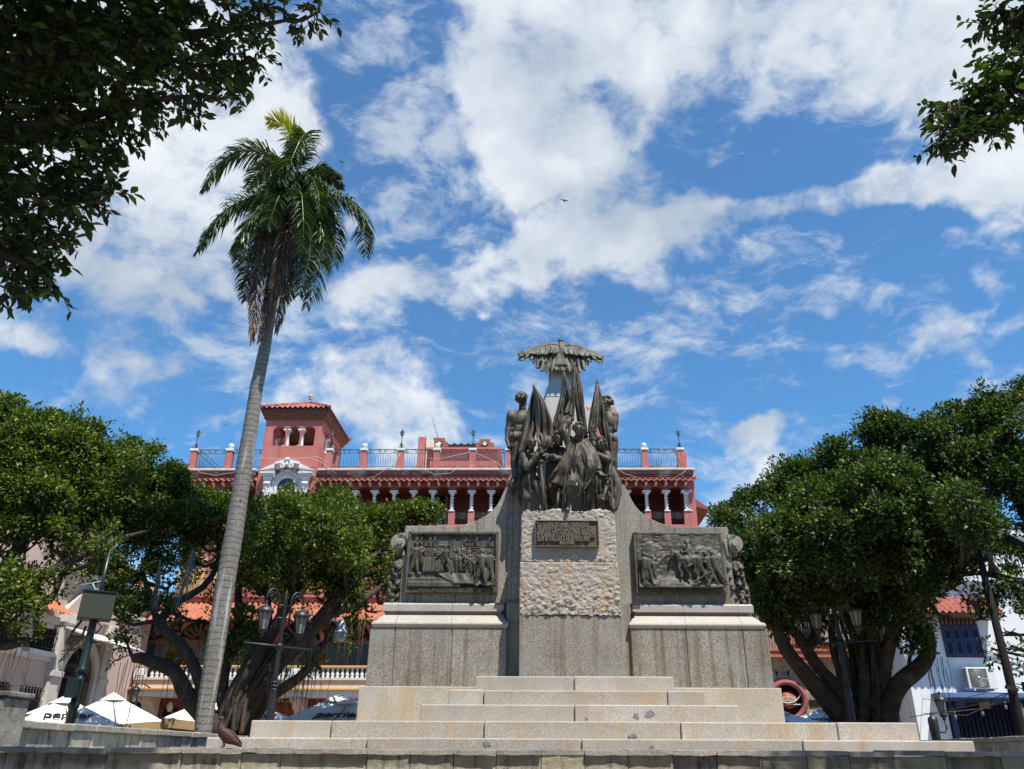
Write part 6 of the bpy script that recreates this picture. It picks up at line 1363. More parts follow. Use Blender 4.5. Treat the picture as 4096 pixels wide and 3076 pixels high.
tree('fig_tree', 'broad fig tree with many dark stems in front of the stone house', at(3480, 2915, 19.5).xy.to_3d(),
     [([(3420, 2915, 19.4), (3260, 2750, 19), (3150, 2610, 18.9), (3085, 2500, 18.9), (3140, 2370, 19)], .27, .08), ([(3450, 2915, 19.4), (3340, 2730, 19.1), (3230, 2600, 19), (3160, 2490, 19.1), (3040, 2430, 19.3), (3010, 2440, 19.4)], .20, .07), ([(3480, 2915, 19.5), (3450, 2620, 19.4), (3400, 2440, 19.2), (3330, 2250, 19.2)], .26, .07), ([(3505, 2915, 19.5), (3490, 2640, 19.3), (3480, 2450, 19), (3520, 2200, 18.9)], .28, .07),
      ([(3540, 2910, 19.4), (3585, 2730, 19.1), (3690, 2660, 19), (3738, 2610, 18.9), (3712, 2520, 18.9), (3665, 2480, 18.9), (3590, 2478, 18.8)], .24, .13), ([(3535, 2900, 19.5), (3520, 2660, 19.2), (3580, 2510, 18.9), (3650, 2400, 18.6), (3760, 2260, 18.2)], .24, .09), ([(3730, 2625, 18.9), (3690, 2648, 18.9), (3640, 2655, 18.9)], .08, .07), ([(3700, 2505, 18.9), (3728, 2505, 18.8)], .06, .05), ([(3085, 2500, 18.9), (3050, 2450, 19), (3100, 2330, 19.3)], .12, .06), ([(3230, 2600, 19), (3300, 2450, 19), (3280, 2330, 19.1)], .12, .06), ([(3520, 2660, 19.2), (3560, 2560, 19), (3545, 2440, 18.8)], .12, .06)],
     [(2960, 2090, 21.2, .5), (2890, 2060, 22, .2, .8), (2870, 2110, 21.8, .25), (2830, 2115, 21.8, .14), (3040, 2050, 20.8, .6), (2990, 2150, 20, .6), (3080, 1990, 20.8, .5), (3160, 1940, 20.5, .6), (3130, 2060, 20, .8), (3260, 1900, 20.2, .7), (3350, 1860, 20, .65), (3250, 2020, 19.7, .95), (3400, 1950, 19.6, .95), (3440, 1830, 19.6, .7), (3520, 1760, 19.4, .6), (3380, 2090, 19.2, 1.05), (3180, 2160, 19.4, 1.0), (3050, 2230, 19.4, .75), (3540, 1900, 19.2, 1.0), (3620, 1790, 19, .85), (3540, 2050, 18.8, 1.1), (3320, 2240, 18.9, 1.05), (3160, 2310, 19, .9), (3040, 2330, 19.2, .6), (3480, 2200, 18.6, 1.05), (3680, 1950, 18.6, 1.1), (3660, 2120, 18.4, 1.0), (3400, 2360, 18.7, .85), (3260, 2390, 18.8, .7), (3120, 2420, 19, .55), (3560, 2330, 18.5, .85), (3700, 2270, 18.2, .7, .9), (3640, 2400, 18.4, .45, .8), (3480, 2460, 18.7, .5, .9), (3350, 2470, 18.8, .45, .8), (3230, 2480, 18.9, .4, .8), (3560, 2450, 18.6, .4, .8), (3030, 2420, 19.2, .35, .7), (3130, 2500, 19, .25, .6), (3700, 2420, 18.4, .3, .7), (3680, 2560, 18.8, .22, .7), (3650, 2580, 18.8, .18, .7), (3300, 2560, 18.9, .2, .5), (3640, 2330, 18.3, .4), (3420, 2540, 18.8, .22, .5), (3250, 2150, 17.4, 1.0), (3450, 2080, 17.2, 1.1), (3600, 2060, 17.1, 1.1), (3700, 2150, 17, 1.0), (3350, 2290, 17.5, .8), (3510, 2290, 17.3, .8), (3150, 2290, 17.8, .7), (3620, 2290, 17.2, .7), (3300, 2040, 22.5, 1.5), (3500, 1990, 22.5, 1.6), (3200, 2240, 22.5, 1.3), (3450, 2250, 22.8, 1.5), (3650, 2150, 22, 1.5), (3300, 2390, 22, .9), (3560, 2390, 22, .9), (3750, 2050, 21, 1.3)],
     LEAF_SHADED, dens=1.05, roots=[(3745, 2650, 18.9, 16, 45, 1.3), (3300, 2520, 19, 14, 140, .6)],
     strands=[([(3480, 2915, 19.4), (3440, 2740, 19.3), (3400, 2600, 19.3), (3380, 2480, 19.2)], 14, 90, .09), ([(3500, 2915, 19.3), (3490, 2750, 19.2), (3480, 2560, 19.1)], 12, 60, .08)])
tree('fig_tree', 'taller dark fig tree at the right edge rising over the white house', at(4420, 2940, 15.5).xy.to_3d(),
     [([(4420, 2940, 15.5), (4380, 2600, 15.6), (4250, 2300, 16), (4050, 2160, 16.5), (3900, 2110, 17), (3800, 2080, 17.4)], .36, .08), ([(4250, 2300, 16), (4130, 2060, 16.5), (4030, 1850, 17), (3960, 1700, 17.4)], .2, .05), ([(4250, 2300, 16), (4080, 2330, 16.2), (3900, 2290, 16.8), (3760, 2330, 17.2), (3700, 2400, 17.4)], .09, .03), ([(4380, 2600, 15.6), (4180, 2420, 16), (4040, 2330, 16.3), (3900, 2390, 16.6)], .08, .03), ([(4050, 2160, 16.5), (3960, 2230, 16.6), (3860, 2260, 16.8), (3800, 2340, 16.9)], .06, .03)],
     [(4070, 1610, 17, .5), (4090, 1680, 16.8, .65), (3960, 1680, 17.4, .55), (3990, 1750, 17, .8), (3870, 1700, 17.8, .6), (3860, 1820, 17.5, .85), (3770, 1760, 18, .6), (3950, 1900, 17, .9), (4080, 1850, 16.6, .9), (3820, 1960, 17.4, .85), (3740, 1880, 18, .7), (4070, 2000, 16.5, .75), (3940, 2030, 16.9, .7), (3820, 2080, 17.2, .65), (4100, 2100, 16.2, .5, .8), (3990, 2120, 16.6, .4, .7), (3880, 2150, 17, .4, .7), (3760, 2160, 17.5, .5),
      (3930, 2240, 16.6, .3, .5), (3890, 2090, 14.7, .34, .9), (3862, 2030, 14.7, .3), (3930, 2130, 14.8, .3, .8), (3840, 2110, 14.9, .3, .8), (3820, 2290, 17, .3, .5), (4040, 2270, 16.3, .3, .45), (3760, 2380, 17.2, .24, .5), (3870, 2400, 16.8, .3, .55), (3990, 2390, 16.4, .32, .6), (4060, 2450, 16, .3, .6), (3930, 2480, 16.6, .24, .6), (4030, 2540, 16.1, .28, .65), (4080, 2600, 15.8, .26, .6), (3790, 2470, 17, .16, .5), (3850, 2330, 16.9, .22, .5), (3740, 2290, 17.4, .25, .5), (3720, 2480, 17.4, .14, .5), (4090, 2340, 16, .3, .5), (3980, 2600, 16.4, .12, .5)],
     LEAF_SHADED, dens=.95, roots=[(3960, 2150, 16.7, 16, 110, 1.0), (4060, 2200, 16.3, 14, 60, 1.2)])
# boughs overhanging the camera: larger, separate leaves on twigs
def near_tree(label, base, limbs, blobs, dens, extra):
    t_ = thing('fig_tree', label, 'tree', base, 'fig trees round the square'); m = MB(); ends = []
    for k, (pts, r0, r1) in enumerate(limbs): ends += (limb(m, pts, r0, r1, k*2.3, .04) if not isinstance(pts[0], Vector) else (m.tube(pts, [r0+(r1-r0)*i/(len(pts)-1) for i in range(len(pts))], 10) and pts))
    E = np.array([tuple(e) for e in ends]); C, D, N, Ls = [], [], [], []; tp_ = limbs[0][0][-1]
    for pts, r0, r1 in limbs[1:]:                         # join each bough to the trunk
        a = at(*pts[0]) if pts[0][0] in (-400, 4400) else None
        if a: m.tube([limbs[0][0][-2], tp_.lerp(limbs[0][0][-2], .4), tp_.lerp(a, .6)+Vector((0, 0, -.1)), a], [r0*1.7, r0*1.5, r0*1.15, r0], 9)
    for (px, py, Y, r, *q) in blobs:
        px, py = (px-45, py*.925-8) if base.x < 0 else (4096-(4096-px)*.80, 290+(py-300)*.80)
        c = at(px, py, Y); e = Vector(E[int(np.argmin(np.linalg.norm(E-np.array(c), axis=1)))]); m.tube([e, e.lerp(c, .5)+Vector((0, 0, -.05)), c], [.022, .015, .008], 5)
        n = max(3, int(dens*(q[0] if q else 1)*46*r*r/.16)+3)
        for k in range(n):
            v = unit(1)[0]; o_ = np.array(c)+v*r*.8*RG.random()**.5*np.array([1, 1, .75]); d = v*.8+RG.normal(size=3)*.4+np.array([0, 0, -.25]); d /= np.linalg.norm(d); ln = RG.uniform(.09, .20); m.tube([Vector(o_), Vector(o_+d*ln*.6), Vector(o_+d*ln+np.array([0, 0, -.02]))], [.005, .004, .002], 4)
            s_ = np.cross(d, [0, 0, 1.]); s_ /= np.linalg.norm(s_)+1e-9
            for j in range(7):
                b = o_+d*ln*(j+.8)/6.5; sd = (1 if j % 2 else -1); dd = d*.6+s_*sd*.75+RG.normal(size=3)*.28+np.array([0, 0, -.22]); C.append(b); D.append(dd); N.append(np.array([0, 0, 1.])+RG.normal(size=3)*.45); Ls.append(.086*RG.uniform(.5, 1.25))
    m.build('trunk', MAT['bark'], t_); Ls = np.array(Ls)
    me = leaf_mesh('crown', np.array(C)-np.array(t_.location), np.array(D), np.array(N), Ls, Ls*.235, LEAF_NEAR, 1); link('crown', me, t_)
    # upper crown out of view, it shades the boughs we look up into
    C, D, N, L2 = blob_leaves_w(extra); me = leaf_mesh('upper_crown', C-np.array(t_.location), D, N, L2, L2*.3, LEAF_NEAR); link('upper_crown', me, t_); return t_
def blob_leaves_w(bl):
    Cs, Ds, Ns = [], [], []
    for (x, y, z, r, n) in bl:
        v = unit(n); Cs.append(np.array([x, y, z])+v*(r*RG.random(n)**.4)[:, None]*np.array([1, 1, .5])); Ds.append(v+RG.normal(size=(n, 3))*.5); Ns.append(RG.normal(size=(n, 3))*.5+np.array([0, 0, 1.]))
    C = np.concatenate(Cs); return C, np.concatenate(Ds), np.concatenate(Ns), RG.uniform(.12, .2, len(C))
Yn = 4.3
near_tree('dark leafy fig boughs overhanging from the upper left corner', Vector((-6.2, 2.2, 0)),
    [([Vector((-6.2, 2.2, 0)), Vector((-6.0, 2.4, 2.5)), Vector((-5.6, 2.9, 4.6)), Vector((-5.0, 3.5, 6.0))], .35, .2), ([(-400, 500, 4.0), (-100, 350, 4.2), (200, 250, 4.3), (500, 180, 4.35), (800, 130, 4.4), (1150, 80, 4.4)], .12, .012), ([(-400, 500, 4.0), (-60, 520, 4.2), (250, 480, 4.3), (560, 400, 4.35), (800, 380, 4.4)], .09, .01), ([(-400, 700, 4.1), (-50, 720, 4.3), (200, 760, 4.4), (380, 800, 4.4)], .07, .01), ([(-400, 900, 4.2), (-50, 980, 4.4), (150, 1060, 4.5), (230, 1180, 4.5)], .06, .01), ([(500, 180, 4.35), (800, 260, 4.4), (1020, 240, 4.4)], .03, .008)],
    [(60, 60, Yn, .5), (220, 120, Yn, .5), (400, 60, Yn, .42), (560, 130, Yn, .4), (700, 60, Yn, .34), (640, 40, Yn, .3), (860, 20, 4.4, .2), (960, 40, 4.4, .26), (1080, 30, 4.4, .26), (1180, 60, 4.4, .16), (1270, 75, 4.4, .09), (1320, 60, 4.4, .04), (100, 260, Yn, .5), (300, 290, Yn, .48), (500, 270, Yn, .42), (680, 200, 4.4, .36), (820, 200, 4.4, .30), (940, 180, 4.4, .26), (1020, 210, 4.4, .18), (1070, 240, 4.4, .10), (900, 290, 4.4, .26), (980, 320, 4.4, .14), (1020, 330, 4.4, .06), (780, 330, 4.4, .28), (640, 350, 4.4, .36), (940, 390, 4.4, .08), (990, 420, 4.4, .05), (80, 440, Yn, .5), (260, 450, Yn, .48), (440, 440, Yn, .38), (560, 460, 4.4, .26), (720, 430, 4.4, .14), (790, 470, 4.4, .10), (850, 510, 4.4, .05), (620, 500, 4.4, .06), (400, 560, 4.4, .30), (500, 560, 4.4, .18), (540, 600, 4.4, .08), (240, 600, 4.4, .42), (80, 620, Yn, .5), (420, 670, 4.4, .18), (360, 700, 4.4, .26), (480, 640, 4.4, .12), (460, 740, 4.4, .10), (460, 780, 4.4, .05), (200, 740, 4.4, .40), (60, 790, 4.4, .45), (320, 830, 4.4, .22), (400, 830, 4.4, .14), (450, 850, 4.4, .08), (500, 840, 4.4, .03), (240, 870, 4.4, .26), (110, 920, 4.4, .34), (0, 940, 4.4, .4), (300, 900, 4.4, .10), (200, 980, 4.5, .22), (280, 1000, 4.5, .08), (60, 1060, 4.5, .32), (160, 1080, 4.5, .2), (250, 1080, 4.5, .1), (290, 1100, 4.5, .04), (190, 1150, 4.5, .12), (80, 1170, 4.5, .26), (160, 1220, 4.5, .14), (230, 1220, 4.5, .09), (280, 1250, 4.5, .03), (20, 1220, 4.5, .16), (60, 1250, 4.5, .07)],
    .62, [(-3.2, 2.6, 7.6, 1.6, 2600), (-4.2, 4.0, 7.2, 1.4, 2200), (-2.0, 3.4, 8.2, 1.2, 1800), (-5.5, 3.5, 6.0, 1.6, 2200), (-4.5, 2.0, 7.0, 1.6, 2200), (-5.6, 5.0, 6.2, 1.2, 1400), (-1.2, 2.9, 8.4, .7, 500), (-4.4, 4.2, 8.6, 1.1, 1300), (-2.9, 4.3, 8.7, .9, 1000), (-1.6, 4.2, 8.8, .6, 450), (-6.2, 4.4, 8.4, 1.2, 1300)])
near_tree('leafy fig sprays reaching in from the upper right corner', Vector((6.6, 2.4, 0)),
    [([Vector((6.6, 2.4, 0)), Vector((6.4, 2.6, 2.6)), Vector((6.0, 3.1, 4.8)), Vector((5.2, 3.6, 6.4))], .3, .15), ([(4400, 300, 4.2), (4200, 380, 4.4), (4050, 430, 4.4), (3900, 480, 4.4), (3760, 470, 4.4)], .05, .008), ([(4200, 380, 4.4), (3980, 540, 4.4), (3860, 570, 4.4), (3740, 630, 4.4)], .03, .008), ([(4400, 100, 4.2), (4200, 60, 4.4), (4050, 40, 4.4), (3900, 45, 4.4)], .05, .008)],
    [(4080, 20, 4.4, .22), (4000, 20, 4.4, .16), (3930, 45, 4.4, .09), (3880, 40, 4.4, .04), (3960, 10, 4.4, .1), (4090, 60, 4.4, .1), (4060, 120, 4.4, .05), (4090, 190, 4.4, .10), (4050, 180, 4.4, .04), (4080, 260, 4.4, .16), (4000, 250, 4.4, .08), (3930, 250, 4.4, .03), (3990, 270, 4.4, .04), (4050, 330, 4.4, .18), (3970, 340, 4.4, .12), (3900, 345, 4.4, .04), (3950, 400, 4.4, .14), (3880, 400, 4.4, .10), (3830, 410, 4.4, .12), (3850, 380, 4.4, .05), (3770, 440, 4.4, .09), (3720, 450, 4.4, .06), (3660, 465, 4.4, .03), (3730, 490, 4.4, .06), (4040, 420, 4.4, .2), (3970, 470, 4.4, .16), (3890, 480, 4.4, .12), (3830, 500, 4.4, .07), (3700, 530, 4.4, .03), (3780, 520, 4.4, .05), (3930, 530, 4.4, .09), (3860, 560, 4.4, .10), (3800, 580, 4.4, .08), (3760, 600, 4.4, .08), (3740, 570, 4.4, .05), (3700, 640, 4.4, .05), (3670, 640, 4.4, .02), (3720, 660, 4.4, .04), (3800, 640, 4.4, .03), (3930, 600, 4.4, .03), (4070, 500, 4.4, .12), (4060, 540, 4.4, .03), (3850, 620, 4.4, .02)],
    .95, [(5.4, 2.2, 7.6, 1.1, 1300), (5.6, 3.6, 7.0, 1.3, 1700), (5.6, 2.2, 6.6, 1.5, 1700), (5.9, 4.9, 6.0, 1.0, 900), (4.7, 4.2, 8.7, .8, 800), (6.0, 4.3, 8.6, 1.1, 1300), (7.6, 4.2, 8.4, 1.3, 1500), (9.2, 4.6, 8.2, 1.3, 1300)])
# ------------------------------------------------------------------ royal palm
pb = at(808, 2930, 16)
pm_ = thing('palm_tree', 'tall slender palm with ringed grey trunk and a skirt of dead brown fronds', 'palm', pb.xy.to_3d())
def palm_bark():
    m = bpy.data.materials.new('ringed palm bark'); m.use_nodes = True; m.node_tree.nodes.clear(); t = NT(m.node_tree)
    pos = t.new('ShaderNodeNewGeometry').outputs['Position']; z = t.new('ShaderNodeSeparateXYZ', {0: pos}).outputs[2]
    zz = t.math('ADD', z, t.math('MULTIPLY', t.noise(t.scaled(pos, 1, 1, .4), 3.5, 3), .14))
    ring = t.math('FRACT', t.math('MULTIPLY', zz, 8.0))
    c = t.mix(t.noise(t.scaled(pos, 5, 5, 1.2), 1.6, 5, .65), (.16, .148, .128), (.26, .242, .212))
    c = t.mix(t.math('MULTIPLY', t.ramp(ring, [(0, 1), (.22, .0), (.88, 0), (1, 1)]), .85), c, (.075, .062, .05))
    c = t.mix(t.math('MULTIPLY', t.ramp(t.noise(t.scaled(pos, 7, 7, .5), 1, 4, .6), [(.56, 0), (.66, 1)]), .8), c, (.50, .49, .47))     # chalky lichen runs
    c = t.mix(t.math('MULTIPLY', t.ramp(t.noise(pos, 16, 4, .6), [(.62, 0), (.68, 1)]), .7), c, (.46, .45, .42))
    c = t.mix(t.math('MULTIPLY', t.ramp(t.noise(t.scaled(pos, 10, 10, 5), 1, 3, .5), [(.68, 0), (.72, 1)]), .8), c, (.06, .04, .03))
    b = t.new('ShaderNodeBsdfPrincipled', {'Base Color': c, 'Roughness': .9, 'Specular IOR Level': .15})
    bn = t.new('ShaderNodeBump', {'Height': t.math('ADD', t.math('MULTIPLY', ring, .6), t.noise(pos, 22, 4, .6)), 'Strength': .6, 'Distance': .02}); t.l.new(bn.outputs[0], b.inputs['Normal'])
    t.new('ShaderNodeOutputMaterial', {0: b.outputs[0]}); return m
ctr = [(800, 2975, 34), (808, 2926, 33.5), (852, 2650, 36), (900, 2350, 37), (935, 2130, 36), (985, 1820, 30), (1027, 1550, 25), (1057, 1400, 23), (1093, 1200, 18.5), (1125, 1000, 17), (1150, 830, 15), (1160, 760, 12)]
A_ = np.array(ctr, float); n = 220; ty = np.linspace(0, 1, n); yy = np.interp(ty, np.linspace(0, 1, len(ctr)), A_[:, 1])
xs_ = np.interp(-yy, -A_[:, 1], A_[:, 0]); ws = np.interp(-yy, -A_[:, 1], A_[:, 2])
ker = np.ones(21)/21; pad = lambda a: np.convolve(np.pad(a, 10, 'edge'), ker, 'valid'); xs_, ws = pad(xs_), pad(ws)
P = [at(x, y, 16) for x, y in zip(xs_, yy)]
R_ = [w*((p.y*math.cos(TH)+(p.z-EYE)*math.sin(TH))/F)*(1+.03*(((p.z*8) % 1) < .18)) for w, p in zip(ws, P)]
m = MB(); m.tube(P, R_, 22); m.build('trunk', palm_bark(), pm_)
PALM_G = leaf_mat('palm leaflets', (.030, .060, .026), (.050, .085, .034), (.13, .16, .07), (.12, .18, .03), .12, .25)
PALM_Y = leaf_mat('young yellow leaflets', (.26, .31, .04), (.36, .38, .05), (.44, .45, .08), (.11, .11, .02), .35, .4)
PALM_D = leaf_mat('dead leaflets', (.09, .062, .050), (.16, .112, .085), (.29, .21, .145), (.05, .04, .03), .1, .7)
def Z(x, y, Y): return at(750+x*.602, 400+y*.602, Y)
def frond(pts, mat, ln=.55, name='frond', n=64, droop=.55, wd=.017, spread=.9, seed=0):
    r = random.Random(seed); Pp = [Z(*p) for p in pts]; A = np.array([tuple(p) for p in Pp]); d = np.r_[0, np.cumsum(np.linalg.norm(np.diff(A, axis=0), axis=1))]
    t_ = np.linspace(0, d[-1], n); C = np.stack([np.interp(t_, d, A[:, k]) for k in range(3)], 1)
    for _ in range(6): C[1:-1] = .25*C[:-2]+.5*C[1:-1]+.25*C[2:]
    m = MB(); m.tube([Vector(c) for c in C], [.028*(1-.85*i/(n-1)) for i in range(n)], 6)
    tw = r.uniform(-.5, .5)
    for i in range(3, n):
        tg = Vector(C[min(n-1, i+1)]-C[i-1]).normalized(); up = Vector((0, 0, 1)); s_ = tg.cross(up); s_ = s_.normalized() if s_.length > .2 else Vector((1, .3, 0)).normalized()
        s_ = (s_+Vector((0, 0, 1))*tw*.3).normalized(); f = i/(n-1); L_ = ln*(.55+.9*math.sin(PI*min(1, .18+f*.82))**.8)*(.75 if f > .9 else 1)
        for sg in (-1, 1):
            for q in range(2):
                dr = (s_*sg*spread+tg*(.55+.5*f)+s_.cross(tg)*r.uniform(-.45, .45)+Vector((r.uniform(-.15, .15), r.uniform(-.15, .15), r.uniform(-.1, .25)))).normalized()
                b = Vector(C[i])+tg*r.uniform(-.02, .02); L2 = L_*r.uniform(.8, 1.12); q1 = b+dr*L2*.35; q2 = q1+(dr+Vector((0, 0, -droop*.7))).normalized()*L2*.35; q3 = q2+(dr+Vector((0, 0, -droop*1.7))).normalized()*L2*.35
                w = dr.cross(Vector((r.uniform(-.5, .5), r.uniform(-.5, .5), 1))).normalized()*wd
                m.add([b-w*.5, b+w*.5, q1+w, q1-w, q2+w*.8, q2-w*.8, q3], [(0, 1, 2, 3), (3, 2, 4, 5), (5, 4, 6)])
    m.build(name, mat, pm_)
gf = [([(715, 520, 16), (500, 345, 15.9), (330, 335, 15.8), (200, 430, 15.7), (110, 590, 15.6)], .55), ([(700, 560, 16), (480, 620, 15.7), (300, 700, 15.5), (170, 840, 15.3), (70, 990, 15.2)], .55), ([(700, 590, 15.9), (540, 690, 15.4), (430, 800, 15.2), (360, 930, 15.1), (330, 1060, 15.1)], .5), ([(690, 620, 16.1), (520, 800, 16), (420, 1000, 16), (370, 1300, 16)], .5),
      ([(715, 540, 15.9), (650, 560, 15.3), (590, 680, 15), (530, 850, 14.9)], .5), ([(730, 480, 16), (770, 300, 15.9), (790, 215, 15.7), (745, 270, 15.4), (690, 400, 15.2), (640, 560, 15.0)], .45), ([(740, 520, 16.2), (870, 465, 16.6), (970, 510, 16.9), (1030, 570, 17)], .4), ([(745, 620, 16), (930, 615, 15.9), (1090, 680, 15.8), (1170, 800, 15.7), (1190, 1030, 15.7)], .5), ([(745, 640, 16), (860, 760, 15.7), (910, 920, 15.6), (870, 1150, 15.5), (790, 1370, 15.5)], .5), ([(740, 650, 16), (820, 850, 15.4), (810, 1050, 15.3), (740, 1290, 15.3)], .5),
      ([(700, 640, 16.3), (560, 850, 16.4), (470, 1060, 16.5), (390, 1330, 16.5)], .5), ([(735, 560, 16.4), (800, 640, 17), (850, 800, 17.3), (860, 1000, 17.4)], .5), ([(720, 600, 16.3), (650, 760, 16.9), (600, 950, 17.1), (590, 1150, 17.2)], .5), ([(730, 560, 15.9), (760, 640, 15.0), (770, 800, 14.8), (770, 1000, 14.8)], .45), ([(720, 500, 16.2), (600, 430, 17), (480, 470, 17.5), (400, 580, 17.8)], .5), ([(730, 460, 16), (720, 380, 15.6), (640, 440, 15.2), (600, 560, 15)], .4), ([(740, 600, 16.4), (760, 800, 16.6), (720, 1050, 16.7), (660, 1340, 16.7)], .45), ([(740, 500, 16.1), (830, 520, 15.6), (870, 620, 15.3), (880, 760, 15.2)], .4)]
for k, (pts, ln) in enumerate(gf): frond(pts, PALM_G, ln*.90, n=92, seed=k, droop=.75, wd=.018)
for k in range(9):
    a = k*2.4+.4; x0, y0 = 725+10*math.cos(a), 600; lx, dy = 150+60*math.sin(k*1.7), .5+.9*abs(math.sin(a))
    frond([(x0, y0, 16), (x0+lx*math.cos(a)*.6, y0-40+20*(k % 3), 16+dy*.5), (x0+lx*math.cos(a)*1.2, y0+140, 16+dy), (x0+lx*math.cos(a)*1.25, y0+420+40*(k % 3), 16+dy*1.1)], PALM_G, .46, n=80, droop=.8, wd=.018, seed=90+k)
frond([(735, 420, 16), (705, 280, 15.9), (640, 160, 15.8), (540, 140, 15.7)], PALM_Y, .42, n=52, droop=.1, spread=1.0, seed=31)
frond([(740, 440, 16.1), (735, 330, 16.1), (715, 250, 16.1), (690, 190, 16.1)], PALM_Y, .34, n=36, droop=.05, spread=.7, seed=32)
for k, (pts, ln) in enumerate([([(725, 680, 15.7), (690, 860, 15.4), (640, 1080, 15.4), (580, 1320, 15.5)], .42), ([(700, 720, 15.7), (640, 950, 15.5), (560, 1220, 15.6), (480, 1590, 15.6)], .36), ([(560, 800, 15.7), (510, 1000, 15.5), (460, 1230, 15.5), (430, 1600, 15.6)], .34), ([(735, 740, 15.9), (720, 980, 15.8), (660, 1230, 15.7), (590, 1540, 15.7)], .3), ([(680, 760, 16.4), (610, 980, 16.4), (560, 1200, 16.3), (520, 1400, 16.2)], .34), ([(700, 700, 15.5), (655, 900, 15.3), (610, 1130, 15.3), (560, 1300, 15.4)], .36)]):
    frond(pts, PALM_D, ln*1.05, n=100, droop=1.3, spread=.42, wd=.013, seed=60+k)
m = MB(); r = random.Random(3)                            # fruit sprays under the crown
for k in range(60):
    a = Z(740, 760, 15.9); b = Z(r.uniform(690, 800), r.uniform(860, 980), 15.7+r.uniform(-.3, .3)); m.tube([a, a.lerp(b, .5)+Vector((0, 0, .05)), b], [.008, .006, .004], 4); m.ell(b, .025, nu=6, nv=5)
m.build('fruit_spray', PALM_G, pm_)
# a fallen dead frond caught in the fig tree
df = thing('dead_frond', 'grey dead palm frond caught hanging in the fig branches', 'palm frond', at(740, 2270, 19.2)); m = MB(); r = random.Random(8)
for (x0, y0, x1, y1, cnt, sp) in ((775, 2200, 700, 2440, 46, 50), (640, 2240, 610, 2440, 26, 24)):
    m.tube([at(x0, y0, 19.2), at((x0+x1)/2+10, (y0+y1)/2, 19.1), at(x1, y1, 19.1)], [.03, .02, .012], 6)
    for k in range(cnt):
        f = r.uniform(0, .7); a = at(x0+(x1-x0)*f, y0+(y1-y0)*f, 19.15); b = at(x0+(x1-x0)*(f+.35)+r.uniform(-sp, sp), y0+(y1-y0)*(f+.4)+r.uniform(-10, 40), 19.1+r.uniform(-.3, .3)); w = Vector((.008, .003, 0)); c_ = a.lerp(b, .55)+Vector((0, 0, .04))
        m.add([a-w*.5, a+w*.5, c_+w, c_-w, b], [(0, 1, 2, 3), (3, 2, 4)])
m.build('leaflets', pmat('grey dead frond', (.20, .185, .165), .9, .1, var=.25), df)

# ------------------------------------------------------------------ added out of view round the viewer: trees and a house front cutting sky fill
tb = thing('added_house', 'unseen house front added behind the viewer to cut fill light', 'building', Vector((0, -24, 0)))
m = MB(); m.box((-40, -34, 0), (40, -24, 13)); m.box((-40, -24, 12.6), (40, -23.4, 13)); m.build('wall', MAT['pale_pink'], tb)
for i in range(13):
    for j in range(3):
        m = MB(); m.box((-37+6*i, -24.02, 1+4*j), (-35.4+6*i, -23.96, 3.6+4*j)); m.build('shutter', MAT['navy'], tb)
for i, (x, y, h) in enumerate(((-13, -5, 9.5), (-7, -9, 10), (-1, -8, 9.5), (5.5, -9, 10), (12, -6, 9.5), (18, -1, 9), (17, 6, 8.5), (19, 13, 9), (-15, 3, 8.5))):
    tr_ = thing('fig_tree', 'unseen fig tree added against fill light %s' % ('behind the viewer' if y < 0 else 'to the side of the viewer'), 'tree', Vector((x, y, 0)), 'unseen fig trees added to cut fill light'); tr_['label'] = 'unseen fig tree added to cut fill light '+('behind' if y < 0 else 'beside')+' the viewer'
    m = MB(); m.tube([(x, y, 0), (x+.2, y, 2), (x, y+.3, h*.7)], [.4, .3, .1], 8); m.build('trunk', MAT['bark'], tr_)
    C, D, N, L2 = blob_leaves_w([(x, y, h*.62, 3.4, 2600), (x+1.5, y+.8, h*.5, 2.4, 1200), (x-1.6, y-.4, h*.52, 2.4, 1200)]); me = leaf_mesh('crown', C-np.array(tr_.location), D, N, L2*2.6, L2*.9, LEAF_SHADED); link('crown', me, tr_)
MAT['cream_white'] = pmat('cream white trim', (.58, .545, .50), .8, .2, var=.08, streak=(.4, .36, .31), streaks=.5)
# ------------------------------------------------------------------ pale pink house along the left side (its front faces +x)
XL = -17.3
lh = thing('pink_house', 'pale pink plastered house with arched doorway, tiled roofs and barred windows', 'building', Vector((XL, 29, 0)))
def LY(px, py): p = atX(px, py, XL); return p.y, p.z
yd0, yd1 = LY(232, 2700)[0], LY(448, 2700)[0]              # frontispiece
def side_prism(m, poly_yz, x0, x1):
    k = MB(); k.prism([(y, z) for y, z in poly_yz], 0, 1); V = k.v[0]; k.v[0] = np.stack([x0+(x1-x0)*V[:, 1], V[:, 0], V[:, 2]], 1)
    m.v += k.v; m.f += [tuple(i+m.n for i in f) for f in k.f]; m.sm += k.sm; m.n += k.n
yd = LY(302, 2700)[0]; hwd = 1.15; zspr = LY(302, 2712)[1]
m = MB(); m.box((XL-7, 15, 0), (XL-.25, 37.4, 8.1)); m.box((XL-.25, 15, 0), (XL, yd-hwd-.25, 8.1)); m.box((XL-.25, yd+hwd+.25, 0), (XL, 37.4, 8.1)); m.box((XL-.25, yd-hwd-.25, zspr+hwd+.35), (XL, yd+hwd+.25, 8.1)); m.build('wall', MAT['pale_pink'], lh)
m = MB(); m.box((XL-7, 15, 8.1), (XL-.02, 29.3, 10.4)); m.build('upper_wall', MAT['pale_pink'], lh)
m = MB()
